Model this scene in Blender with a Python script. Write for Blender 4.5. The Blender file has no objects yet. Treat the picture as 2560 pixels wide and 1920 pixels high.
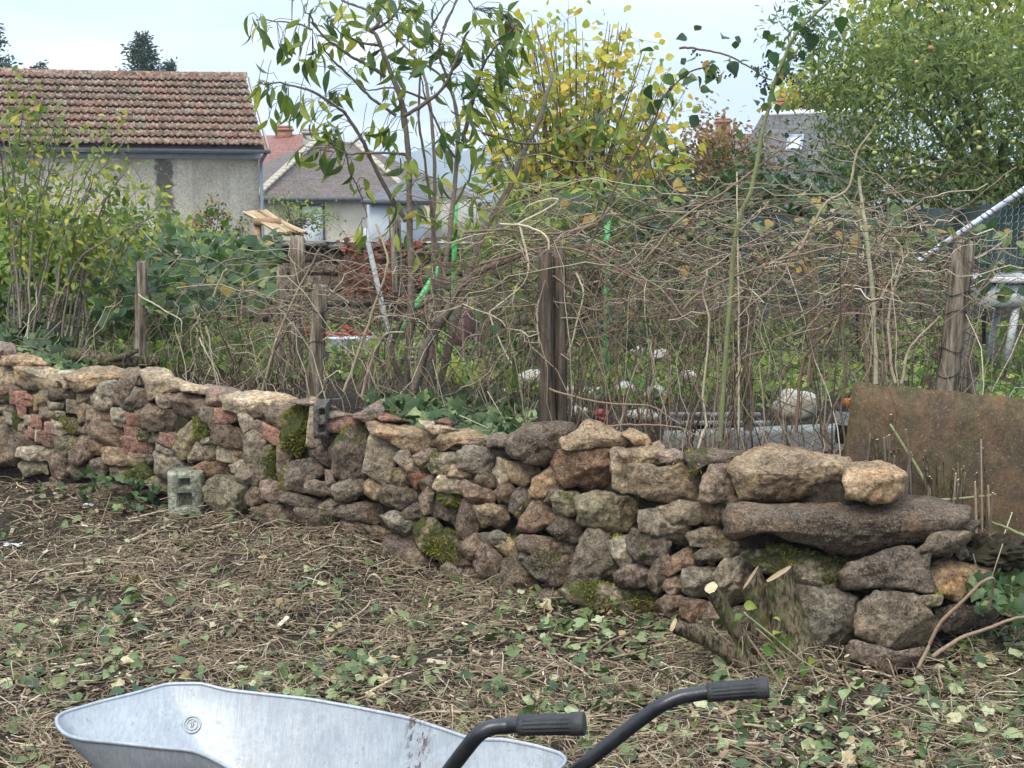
import bpy, math, random
import numpy as np
from mathutils import Vector, noise as mnoise

random.seed(7)
rng = np.random.default_rng(7)
scene = bpy.context.scene
COL = scene.collection

# ------------------------------------------------------------------ camera, sky, sun, exposure
CAM_H, FPX, HOR = 1.8, 3400.0, 500.0
PITCH = math.atan((960 - HOR) / FPX)
cam_d = bpy.data.cameras.new("camera")
cam = bpy.data.objects.new("camera", cam_d)
COL.objects.link(cam)
cam.location = (0, 0, CAM_H)
cam.rotation_euler = (math.radians(90) - PITCH, 0, 0)
cam_d.sensor_width = 36.0
cam_d.lens = 36.0 * FPX / 2560.0
cam_d.clip_start = 0.05
cam_d.clip_end = 6000.0
scene.camera = cam

SUN_EL, SUN_AZ = math.radians(50), math.radians(205)     # azimuth from +Y clockwise: behind the camera, a little to its left
world = bpy.data.worlds.new("World")
scene.world = world
world.use_nodes = True
wn, wl = world.node_tree.nodes, world.node_tree.links
wn.clear()
w_out = wn.new("ShaderNodeOutputWorld")
w_bg = wn.new("ShaderNodeBackground")
w_bg.inputs["Strength"].default_value = 0.1
w_sky = wn.new("ShaderNodeTexSky")
w_sky.sky_type = 'NISHITA'
w_sky.sun_disc = False
w_sky.sun_elevation = SUN_EL
w_sky.sun_rotation = SUN_AZ
w_tc = wn.new("ShaderNodeTexCoord")
w_sep = wn.new("ShaderNodeSeparateXYZ")
wl.new(w_tc.outputs["Generated"], w_sep.inputs[0])
def wmath(op, a, b):
    n = wn.new("ShaderNodeMath"); n.operation = op
    for i, v in enumerate((a, b)):
        if hasattr(v, "is_linked"): wl.new(v, n.inputs[i])
        else: n.inputs[i].default_value = v
    return n.outputs[0]
w_z = wmath('ADD', wmath('MAXIMUM', w_sep.outputs[2], 0.0), 0.16)
w_cmb = wn.new("ShaderNodeCombineXYZ")
wl.new(wmath('DIVIDE', w_sep.outputs[0], w_z), w_cmb.inputs[0])
wl.new(wmath('DIVIDE', w_sep.outputs[1], w_z), w_cmb.inputs[1])
w_map = wn.new("ShaderNodeMapping")
w_map.inputs["Location"].default_value = (3.1, 1.7, 0.0)
w_map.inputs["Scale"].default_value = (0.75, 1.0, 1.0)
wl.new(w_cmb.outputs[0], w_map.inputs[0])
w_noise = wn.new("ShaderNodeTexNoise")
w_noise.inputs["Scale"].default_value = 1.15
w_noise.inputs["Detail"].default_value = 7.0
w_noise.inputs["Roughness"].default_value = 0.5
wl.new(w_map.outputs[0], w_noise.inputs["Vector"])
w_ramp = wn.new("ShaderNodeValToRGB")
w_ramp.color_ramp.elements[0].position = 0.42
w_ramp.color_ramp.elements[0].color = (3.6, 4.4, 5.5, 1)
w_ramp.color_ramp.elements[1].position = 0.72
w_ramp.color_ramp.elements[1].color = (7.8, 7.9, 8.0, 1)
e = w_ramp.color_ramp.elements.new(0.55); e.color = (4.45, 5.2, 6.2, 1)
wl.new(w_noise.outputs[0], w_ramp.inputs[0])
w_mix = wn.new("ShaderNodeMixRGB")
w_mix.inputs[0].default_value = 0.94
wl.new(w_sky.outputs[0], w_mix.inputs[1])
wl.new(w_ramp.outputs[0], w_mix.inputs[2])
w_cie = wn.new("ShaderNodeCombineXYZ")        # overcast sky: luminance grows as 1 + 2 sin(elevation)
w_f = wmath('ADD', 1.0, wmath('MULTIPLY', wmath('MAXIMUM', w_sep.outputs[2], 0.0), 2.0))
for i in range(3): wl.new(w_f, w_cie.inputs[i])
w_mul = wn.new("ShaderNodeMixRGB"); w_mul.blend_type = 'MULTIPLY'; w_mul.inputs[0].default_value = 1.0
wl.new(w_mix.outputs[0], w_mul.inputs[1]); wl.new(w_cie.outputs[0], w_mul.inputs[2])
wl.new(w_mul.outputs[0], w_bg.inputs["Color"])
wl.new(w_bg.outputs[0], w_out.inputs[0])

sun_d = bpy.data.lights.new("sun", 'SUN')
sun_d.energy = 1.5
sun_d.angle = math.radians(22)
sun_d.color = (1.0, 0.93, 0.82)
sun = bpy.data.objects.new("sun", sun_d)
COL.objects.link(sun)
sun.rotation_euler = (math.radians(90) - SUN_EL, 0, math.pi - SUN_AZ)   # lamp shines down its -Z
scene.view_settings.view_transform = 'Standard'
scene.view_settings.look = 'None'
scene.view_settings.gamma = 1.0
scene.view_settings.use_curve_mapping = False
scene.view_settings.exposure = 0.9
scene.cycles.max_bounces = 6
scene.cycles.diffuse_bounces = 2
scene.cycles.transmission_bounces = 3
scene.cycles.volume_bounces = 0
scene.cycles.caustics_reflective = False
scene.cycles.caustics_refractive = False

# ------------------------------------------------------------------ measuring: photo pixel + distance -> place in the world
SP, CP = math.sin(PITCH), math.cos(PITCH)
def P(px, py, Y):
    dx = (np.asarray(px, float) - 1280.0) / FPX
    dy = (960.0 - np.asarray(py, float)) / FPX
    t = np.asarray(Y, float) / (CP + dy * SP)
    return np.stack([dx * t, np.broadcast_to(np.asarray(Y, float), np.shape(t)), CAM_H + t * (-SP + dy * CP)], -1)

# ------------------------------------------------------------------ mesh helpers
class MB:
    """collects vertices, triangles and quads; build() links them as ONE mesh object"""
    def __init__(self):
        self.v, self.f3, self.f4, self.t, self.n = [], [], [], [], 0
    def add(self, v, f3=None, f4=None, tint=0.5):
        v = np.asarray(v, float).reshape(-1, 3)
        self.v.append(v)
        tt = np.asarray(tint, float)
        self.t.append(np.full(len(v), float(tt)) if tt.ndim == 0 else tt.ravel())
        if f3 is not None and len(f3): self.f3.append(np.asarray(f3, int).reshape(-1, 3) + self.n)
        if f4 is not None and len(f4): self.f4.append(np.asarray(f4, int).reshape(-1, 4) + self.n)
        self.n += len(v)
        return self
    def box(self, c, s, R=None, tint=0.5):
        c = np.asarray(c, float); s = np.asarray(s, float) / 2
        q = np.array([[x, y, z] for z in (-1, 1) for y in (-1, 1) for x in (-1, 1)], float) * s
        if R is not None: q = q @ np.asarray(R).T
        return self.add(q + c, f4=[[0, 2, 3, 1], [4, 5, 7, 6], [0, 1, 5, 4], [2, 6, 7, 3], [0, 4, 6, 2], [1, 3, 7, 5]], tint=tint)
    def mesh(self, name, mat, smooth=False, origin=None):
        v = np.concatenate(self.v) if self.v else np.zeros((0, 3))
        if origin is not None: v = v - np.asarray(origin)
        f3 = np.concatenate(self.f3) if self.f3 else np.zeros((0, 3), int)
        f4 = np.concatenate(self.f4) if self.f4 else np.zeros((0, 4), int)
        me = bpy.data.meshes.new(name)
        me.vertices.add(len(v)); me.vertices.foreach_set("co", v.astype(np.float32).ravel())
        nl = f3.size + f4.size
        me.loops.add(nl)
        me.loops.foreach_set("vertex_index", np.concatenate([f3.ravel(), f4.ravel()]).astype(np.int32))
        npoly = len(f3) + len(f4)
        me.polygons.add(npoly)
        tot = np.concatenate([np.full(len(f3), 3), np.full(len(f4), 4)]).astype(np.int32)
        st = np.concatenate([[0], np.cumsum(tot)[:-1]]).astype(np.int32) if npoly else np.zeros(0, np.int32)
        me.polygons.foreach_set("loop_start", st)
        me.polygons.foreach_set("loop_total", tot)
        if smooth: me.polygons.foreach_set("use_smooth", np.ones(npoly, bool))
        at = me.attributes.new("tint", 'FLOAT', 'POINT')
        at.data.foreach_set("value", np.concatenate(self.t).astype(np.float32) if self.t else np.zeros(0, np.float32))
        me.update(calc_edges=True)
        for m in (mat if isinstance(mat, (list, tuple)) else [mat]): me.materials.append(m)
        return me
    def build(self, name, mat, parent=None, smooth=False, kind=None, origin=None):
        o = bpy.data.objects.new(name, self.mesh(name, mat, smooth, origin))
        COL.objects.link(o)
        if parent is not None:
            o.parent = parent
            if origin is not None: o.location = Vector(origin) - parent.location
            else: o.location = -parent.location
        elif origin is not None: o.location = origin
        if kind: o["kind"] = kind
        return o

def thing(name, label, cat, loc=(0, 0, 0), group=None):
    o = bpy.data.objects.new(name, None)
    o.empty_display_size = 0.1
    COL.objects.link(o)
    o.location = [float(q) for q in loc]
    o["label"] = label; o["category"] = cat; o["kind"] = "thing"
    if group: o["group"] = group
    return o
def tag(o, label, cat, group=None, kind=None):
    if kind: o["kind"] = kind
    if label: o["label"] = label
    if cat: o["category"] = cat
    if group: o["group"] = group
    return o
def inst(name, me, parent, M, color=None):
    """one object with shared mesh data, placed by a 4x4 world matrix, under its thing"""
    o = bpy.data.objects.new(name, me)
    COL.objects.link(o)
    o.parent = parent
    from mathutils import Matrix
    Mt = Matrix([list(map(float, r)) for r in M])
    Mt.translation = Mt.translation - parent.location
    o.matrix_basis = Mt
    if color is not None: o.color = color
    return o

def norm(a): return a / np.maximum(np.linalg.norm(a, axis=-1, keepdims=True), 1e-9)

def tubes(mb, pts, rad, sides=4, tint=0.5, cap=False):
    """pts (K,n,3), rad (K,n) or (n,)"""
    pts = np.asarray(pts, float)
    if pts.ndim == 2: pts = pts[None]
    K, n, _ = pts.shape
    rad = np.broadcast_to(np.asarray(rad, float), (K, n))
    tan = norm(np.gradient(pts, axis=1))
    ref = np.tile(np.array([0.31, 0.22, 0.92]), (K, 1))
    main = norm(pts[:, -1] - pts[:, 0])
    bad = np.abs((main * ref).sum(-1)) > 0.85
    ref[bad] = np.array([0.9, -0.3, 0.1])
    a = norm(np.cross(tan, ref[:, None, :]))
    b = np.cross(tan, a)
    ang = np.arange(sides) / sides * 2 * np.pi
    ring = a[:, :, None] * np.cos(ang)[None, None, :, None] + b[:, :, None] * np.sin(ang)[None, None, :, None]
    v = pts[:, :, None] + ring * rad[:, :, None, None]
    i = np.arange(n - 1)[:, None]; j = np.arange(sides)[None]
    q = np.stack([i * sides + j, i * sides + (j + 1) % sides, (i + 1) * sides + (j + 1) % sides, (i + 1) * sides + j], -1).reshape(-1, 4)
    F = (q[None] + (np.arange(K) * n * sides)[:, None, None]).reshape(-1, 4)
    tt = np.asarray(tint, float)
    if tt.ndim == 1 and len(tt) == K: tt = np.repeat(tt, n * sides)
    f3 = []
    if cap:
        for k in range(K):
            o = k * n * sides
            for j2 in range(1, sides - 1):
                f3.append([o, o + j2 + 1, o + j2]); e2 = o + (n - 1) * sides; f3.append([e2, e2 + j2, e2 + j2 + 1])
    mb.add(v.reshape(-1, 3), f3=f3, f4=F, tint=tt)
    return mb

def spline(pts, n):
    """Catmull-Rom through pts (m,d) -> (n,d)"""
    p = np.asarray(pts, float)
    if len(p) == 2: return p[0] + (p[1] - p[0]) * np.linspace(0, 1, n)[:, None]
    q = np.vstack([2 * p[0] - p[1], p, 2 * p[-1] - p[-2]])
    u = np.linspace(0, len(p) - 1 - 1e-6, n); k = u.astype(int); t = (u - k)[:, None]
    a, b, c, d = q[k], q[k + 1], q[k + 2], q[k + 3]
    return 0.5 * (2 * b + (c - a) * t + (2 * a - 5 * b + 4 * c - d) * t ** 2 + (3 * b - a - 3 * c + d) * t ** 3)

# leaf templates: x along the leaf (0..1), y across, z up; (verts, tris)
def leaf_strip(ws, fold=0.12, droop=0.25, wav=0.0):
    m = len(ws); xs = np.linspace(0, 1, m)
    v, f = [], []
    for x, w in zip(xs, ws):
        z = -droop * x * x
        v += [[x, 0, z], [x, w, z + fold * w + wav * math.sin(9 * x)], [x, -w, z + fold * w - wav * math.sin(7 * x)]]
    for i in range(m - 1):
        a = 3 * i; b = a + 3
        f += [[a, b, b + 1], [a, b + 1, a + 1], [a, b + 2, b], [a, a + 2, b + 2]]
    return np.array(v, float), np.array(f, int)
LANCE = leaf_strip([0.0, .11, .16, .145, .08, 0.0], .4, .45, .012)
LANCE_FLAT = leaf_strip([0.0, .15, .20, .15, 0.0], .25, .15)
OVATE = leaf_strip([0.0, .30, .38, .30, .16, 0.0], .3, .25, .02)
ROUND = leaf_strip([.12, .42, .46, .30, 0.0], .25, .2)
SMALL = leaf_strip([0.0, .26, .22, 0.0], .3, .2)
def ivy_leaf(curl=-.35):
    ang = np.radians([180, 140, 112, 95, 62, 40, 18, 0, -18, -40, -62, -95, -112, -140])
    r = np.array([.12, .44, .47, .44, .54, .47, .52, .74, .52, .47, .54, .44, .47, .44])
    v = [[.3, 0, .03]] + [[.3 + a * math.cos(t), a * math.sin(t), curl * (a * math.sin(t)) ** 2 - .30 * max(0, a * math.cos(t)) ** 2 + .05 * math.sin(5 * t)] for t, a in zip(ang, r)]
    n = len(ang)
    return np.array(v, float), np.array([[0, 1 + (i + 1) % n, 1 + i] for i in range(n)], int)
IVY, IVY_CUP = ivy_leaf(), ivy_leaf(.9)

def frames(d, up):
    """rotation matrices whose columns are (leaf axis, across, normal); (K,3,3)"""
    x = norm(d); y = norm(np.cross(up, x)); z = np.cross(x, y)
    return np.stack([x, y, z], -1)
def leaves(mb, tmpl, pos, d, up, size, tint):
    v, f = tmpl
    pos = np.asarray(pos, float); K = len(pos)
    if K == 0: return mb
    R = frames(d, up)
    w = np.einsum('kij,mj->kmi', R, v) * np.asarray(size, float).reshape(-1, 1, 1) + pos[:, None]
    F = (f[None] + (np.arange(K) * len(v))[:, None, None]).reshape(-1, 3)
    return mb.add(w.reshape(-1, 3), f3=F, tint=np.repeat(np.asarray(tint, float), len(v)))
_leaf_mesh = {}
def leaf_objects(name, key, tmpl, mats, parent, pos, d, up, size):
    """each leaf an object of its own (shared mesh data)"""
    R = frames(d, up)
    ms = _leaf_mesh.setdefault((name, key), [])
    if not ms:
        for m in (mats if isinstance(mats, list) else [mats]):
            mb = MB(); mb.add(tmpl[0], f3=tmpl[1]); ms.append(mb.mesh(name, m))
    for k in range(len(pos)):
        M = np.eye(4); M[:3, :3] = R[k] * size[k]; M[:3, 3] = pos[k]
        inst(name, ms[k % len(ms)], parent, M)

# ------------------------------------------------------------------ materials
def nodes_of(name):
    m = bpy.data.materials.new(name); m.use_nodes = True
    nt = m.node_tree; nt.nodes.clear()
    out = nt.nodes.new("ShaderNodeOutputMaterial")
    return m, nt, out
class NT:
    def __init__(self, nt): self.nt = nt
    def n(self, typ, **kw):
        q = self.nt.nodes.new(typ)
        for k, v in kw.items(): setattr(q, k, v)
        return q
    def link(self, a, b): self.nt.links.new(a, b)
    def set(self, sock, v):
        if hasattr(v, "is_linked"): self.link(v, sock)
        else: sock.default_value = v
    def noise(self, vec, scale, detail=4, rough=.55, dist=0.0):
        q = self.n("ShaderNodeTexNoise"); q.inputs["Scale"].default_value = scale; q.inputs["Detail"].default_value = detail
        q.inputs["Roughness"].default_value = rough; q.inputs["Distortion"].default_value = dist
        if vec is not None: self.link(vec, q.inputs["Vector"])
        return q.outputs[0]
    def math(self, op, a, b=0.0, clamp=False):
        q = self.n("ShaderNodeMath", operation=op, use_clamp=clamp)
        self.set(q.inputs[0], a); self.set(q.inputs[1], b)
        return q.outputs[0]
    def rng(self, v, a, b, c, d, smooth=False):
        q = self.n("ShaderNodeMapRange")
        if smooth: q.interpolation_type = 'SMOOTHSTEP'
        self.set(q.inputs[0], v)
        for i, x in enumerate((a, b, c, d)): self.set(q.inputs[1 + i], x)
        return q.outputs[0]
    def mix(self, fac, a, b, mode='MIX'):
        q = self.n("ShaderNodeMixRGB", blend_type=mode)
        self.set(q.inputs[0], fac)
        for s, v in ((q.inputs[1], a), (q.inputs[2], b)):
            if isinstance(v, tuple): v = (*v[:3], 1.0)
            self.set(s, v)
        return q.outputs[0]
    def ramp(self, fac, stops):
        q = self.n("ShaderNodeValToRGB"); cr = q.color_ramp
        while len(cr.elements) < len(stops): cr.elements.new(0.5)
        for el, (p, c) in zip(cr.elements, stops): el.position = p; el.color = (*c, 1)
        self.link(fac, q.inputs[0])
        return q.outputs[0]
    def scale(self, col, f):
        g = self.n("ShaderNodeCombineXYZ")
        for i in range(3): self.set(g.inputs[i], f)
        return self.mix(1.0, col, g.outputs[0], 'MULTIPLY')
    def bump(self, h, strength=.5, dist=.01, normal=None):
        q = self.n("ShaderNodeBump"); q.inputs["Strength"].default_value = strength; q.inputs["Distance"].default_value = dist
        self.link(h, q.inputs["Height"])
        if normal is not None: self.link(normal, q.inputs["Normal"])
        return q.outputs[0]
    def pbsdf(self, col, rough=.9, normal=None, metal=0.0, spec=.3):
        q = self.n("ShaderNodeBsdfPrincipled")
        if isinstance(col, tuple): col = (*col[:3], 1.0)
        self.set(q.inputs["Base Color"], col); self.set(q.inputs["Roughness"], rough); self.set(q.inputs["Metallic"], metal)
        self.set(q.inputs["Specular IOR Level"], spec)
        if normal is not None: self.link(normal, q.inputs["Normal"])
        return q.outputs[0]
    def obj(self): return self.n("ShaderNodeTexCoord").outputs["Object"]
    def geo(self): return self.n("ShaderNodeNewGeometry")
    def attr(self, name): return self.n("ShaderNodeAttribute", attribute_name=name).outputs["Fac"]
    def rand(self): return self.n("ShaderNodeObjectInfo").outputs["Random"]
    def offs(self, vec, r, k=37.0):
        a = self.n("ShaderNodeVectorMath", operation='ADD'); c = self.n("ShaderNodeCombineXYZ")
        for i, kk in enumerate((k, k * 1.7, k * .6)): self.link(self.math('MULTIPLY', r, kk), c.inputs[i])
        self.link(vec, a.inputs[0]); self.link(c.outputs[0], a.inputs[1])
        return a.outputs[0]

def mat_plain(name, col, rough=.8, metal=0.0, spec=.3, var=.25, scale=8.0, bump=.2, bscale=60, dirt=None, stretch=None):
    """a colour with soft mottling, fine relief and optional dirt"""
    m, nt, out = nodes_of(name); T = NT(nt)
    vec = T.obj()
    if stretch:
        mp = T.n("ShaderNodeMapping"); mp.inputs["Scale"].default_value = stretch; T.link(vec, mp.inputs[0]); vec = mp.outputs[0]
    n1 = T.noise(vec, scale, 5, .6); n2 = T.noise(vec, bscale, 4, .6)
    c = T.mix(1.0, (1, 1, 1), col, 'MULTIPLY')
    c = T.scale(c, T.rng(n1, .3, .7, 1 - var, 1 + var))
    c = T.scale(c, T.rng(n2, .3, .7, 1 - var * .5, 1 + var * .5))
    if dirt: c = T.mix(T.rng(T.noise(vec, scale * .6, 6, .65), .5, .72, 0, .8), c, dirt)
    T.link(T.pbsdf(c, rough, T.bump(n2, bump, .01), metal, spec), out.inputs[0])
    return m

def mat_leaf(name, stops, source='attr', rough=.5, transl=.42, spec=.35):
    """leaf colour picked per leaf from a ramp; thin, so part of the light passes through"""
    m, nt, out = nodes_of(name); T = NT(nt)
    v = T.attr("tint") if source == 'attr' else T.rand()
    vec = T.obj() if source == 'attr' else T.n("ShaderNodeTexCoord").outputs["Object"]
    n = T.noise(vec, 30.0 if source == 'attr' else 3.0, 3)
    v2 = T.math('ADD', v, T.rng(n, .3, .7, -.10, .10), True)
    c = T.ramp(v2, [(p_, tuple(min(.6, q * (1.22, 1.18, 1.1)[i]) for i, q in enumerate(c_))) for p_, c_ in stops])
    p = T.pbsdf(c, rough, None, 0, spec)
    tr = T.n("ShaderNodeBsdfTranslucent"); T.link(T.mix(1.0, c, (1.25, 1.3, .7), 'MULTIPLY'), tr.inputs[0])
    mx = T.n("ShaderNodeMixShader"); mx.inputs[0].default_value = transl
    T.link(p, mx.inputs[1]); T.link(tr.outputs[0], mx.inputs[2]); T.link(mx.outputs[0], out.inputs[0])
    return m
def leaf_pair(name, stops, **kw):
    return mat_leaf(name, stops, 'attr', **kw), mat_leaf(name + " single", stops, 'object', **kw)

def mat_ramp(name, stops, rough=.85, bump=.4, bscale=90, spec=.2, src='attr', mottle=.25):
    """per-piece colour from a ramp (twigs, bark, chips)"""
    m, nt, out = nodes_of(name); T = NT(nt)
    v = T.attr("tint") if src == 'attr' else T.rand()
    vec = T.obj()
    n = T.noise(vec, bscale, 4, .6)
    c = T.scale(T.ramp(v, stops), T.rng(n, .3, .7, 1 - mottle, 1 + mottle))
    T.link(T.pbsdf(c, rough, T.bump(n, bump, .004), 0, spec), out.inputs[0])
    return m

def mat_stone(name="dry stone", brick=False, fine=1.0):
    m, nt, out = nodes_of(name); T = NT(nt)
    oi = T.n("ShaderNodeObjectInfo")
    vec = T.offs(T.obj(), oi.outputs["Random"])
    n1 = T.noise(vec, 7 * fine, 6, .62, .4); n2 = T.noise(vec, 45 * fine, 5, .7); n3 = T.noise(vec, 130 * fine, 3, .7); n4 = T.noise(vec, 3.2 * fine, 3, .6, .6)
    c = T.scale(oi.outputs["Color"], T.rng(n1, .35, .65, .55, 1.45))
    if not brick:
        c = T.mix(T.rng(n4, .52, .68, 0, .5), c, T.mix(1, c, (1.35, 1.05, .72), 'MULTIPLY'))
    c = T.scale(c, T.rng(n2, .36, .64, .45, 1.5))
    c = T.mix(T.rng(n3, .54, .66, 0, .6), c, (.52, .46, .37))
    c = T.mix(T.rng(n3, .44, .33, 0, .6), c, (.045, .036, .028))
    lich = T.noise(T.offs(vec, oi.outputs["Random"], 11.0), 13 * fine, 5, .7)
    c = T.mix(T.rng(lich, .60, .70, 0, .42), c, (.43, .42, .33))
    geo = T.geo()
    sep = T.n("ShaderNodeSeparateXYZ"); T.link(geo.outputs["Normal"], sep.inputs[0])
    mv = T.math('ADD', T.noise(T.offs(vec, oi.outputs["Random"], 23.0), 5.5 * fine, 6, .68), T.math('MULTIPLY', oi.outputs["Alpha"], .35))
    mv = T.math('ADD', mv, T.math('MULTIPLY', sep.outputs[2], .05))
    mfac = T.rng(mv, .74, .84, 0, .92, True)
    mcol = T.ramp(T.noise(vec, 70 * fine, 4, .7), [(.3, (.018, .026, .006)), (.5, (.06, .075, .013)), (.72, (.17, .16, .03))])
    c = T.mix(mfac, c, mcol)
    h = T.math('ADD', T.math('MULTIPLY', n2, .6), T.math('MULTIPLY', n3, .35))
    b1 = T.bump(h, 1.0 if not brick else .6, .022)
    cr = T.noise(vec, 16 * fine, 7, .72)
    b2 = T.bump(cr, 1.0 if not brick else .4, .05, b1)
    T.link(T.pbsdf(c, .93, b2, 0, .18), out.inputs[0])
    return m
# ------------------------------------------------------------------ the lie of the land
FACE_PX = np.array([-900, -300, 0, 200, 500, 850, 1000, 1300, 1700, 2200, 2330, 2600])
FACE_D = np.array([9.6, 8.5, 8.05, 7.75, 7.3, 6.75, 6.45, 6.0, 5.55, 5.05, 5.12, 5.6])
def face_depth(px): return np.interp(px, FACE_PX, FACE_D)
FACE_X = (FACE_PX - 1280) / FPX * FACE_D * 1.02
def face_y(x): return np.interp(x, FACE_X, FACE_D)
TERR = 0.60
def terr_h(x): return TERR - .17 * sstep(-.6, .4, x) + .06 * sstep(1.5, 2.2, x)
def sstep(a, b, v):
    t = np.clip((v - a) / (b - a), 0, 1); return t * t * (3 - 2 * t)
def ground_z(x, y):
    """height of the ground: flat yard, a bank of earth against the wall, a terrace behind it, gardens beyond"""
    x = np.asarray(x, float); y = np.asarray(y, float)
    s = y - face_y(x)
    right = sstep(1.35, 1.75, x)
    edge0 = 0.16 * (1 - right) - 0.1 * right; edge1 = 0.5 * (1 - right) + 1.35 * right
    terr = terr_h(x) * sstep(edge0, edge1, s)
    bank = 0.06 * sstep(-1.0, 0.0, s) * sstep(0.2, -1.2, x) * (1 - sstep(0, .3, s))
    bank = bank + 0.03 * sstep(-.8, 0, s) * (1 - sstep(0, .3, s))
    wob = .025 * np.sin(2.1 * x + .7) * np.sin(1.7 * y) + .015 * np.sin(5.3 * x - 2 * y)
    far = 0.1 * sstep(9.5, 12, y) + 0.1 * sstep(30, 45, y)
    return terr - far * np.minimum(1, terr / .42) + bank + wob * (1 - sstep(20, 40, y))

m_soil, nt, out = nodes_of("earth"); T = NT(nt)
vec = T.obj(); a = T.noise(vec, 2.5, 6, .65); b = T.noise(vec, 28, 6, .7); c4 = T.noise(vec, 140, 4, .7)
col = T.ramp(b, [(.3, (.022, .017, .012)), (.5, (.058, .044, .030)), (.7, (.115, .088, .058))])
col = T.mix(T.rng(c4, .58, .72, 0, .6), col, (.23, .18, .115))
col = T.mix(T.rng(a, .5, .66, 0, .5), col, (.045, .05, .018))
T.link(T.pbsdf(col, .95, T.bump(T.math('ADD', b, T.math('MULTIPLY', c4, .5)), 1.0, .03), 0, .1), out.inputs[0])

def grid_sheet(xs, ys, zf):
    X, Y = np.meshgrid(xs, ys); Z = zf(X, Y)
    v = np.stack([X, Y, Z], -1).reshape(-1, 3); nx = len(xs)
    i = np.arange(len(ys) - 1)[:, None]; j = np.arange(nx - 1)[None]
    f = np.stack([i * nx + j, i * nx + j + 1, (i + 1) * nx + j + 1, (i + 1) * nx + j], -1).reshape(-1, 4)
    return MB().add(v, f4=f)
gx = np.concatenate([[-2500, -900, -300, -100, -40, -20, -10, -7], np.arange(-5, 4.01, .09), [5, 7, 10, 20, 40, 100, 300, 900, 2500]])
gy = np.concatenate([[-1500, -300, -60, -15, -4, 0, 2], np.arange(3.4, 9.2, .09), np.arange(9.5, 16, .6), [18, 22, 28, 36, 46, 70, 120, 300, 800, 2000, 4500]])
def zf(X, Y):
    near = (np.abs(X) < 5) & (Y > 3) & (Y < 9.3)
    lump = np.zeros_like(X)
    for (i, j) in np.argwhere(near):
        lump[i, j] = .035 * mnoise.noise((X[i, j] * 3.1, Y[i, j] * 3.1, .3)) + .02 * mnoise.noise((X[i, j] * 8, Y[i, j] * 8, 4.3))
    return ground_z(X, Y) + lump
ground = grid_sheet(gx, gy, zf).build("ground", m_soil, smooth=True, kind='structure')

# far wooded hills, a long way behind the houses
m_hill = mat_plain("hillside", (.055, .075, .04), .95, var=.5, scale=.02, bscale=.15)
hx = np.linspace(-1300, 1300, 160); hy = np.array([900, 1000, 1100, 1200, 1350, 1700])
def hz(X, Y):
    prof = 34 + 18 * np.sin(X / 190 + 2.2) * .5 + 9 * np.sin(X / 71 + 1) + 3 * np.sin(X / 17) + 2.0 * np.sin(X / 6.1)
    return prof * sstep(880, 1180, Y) * (1 - .3 * sstep(1300, 1700, Y)) + 1.0
tag(grid_sheet(hx, hy, hz).build("hills", m_hill, smooth=True, kind='structure'), None, None)

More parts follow.
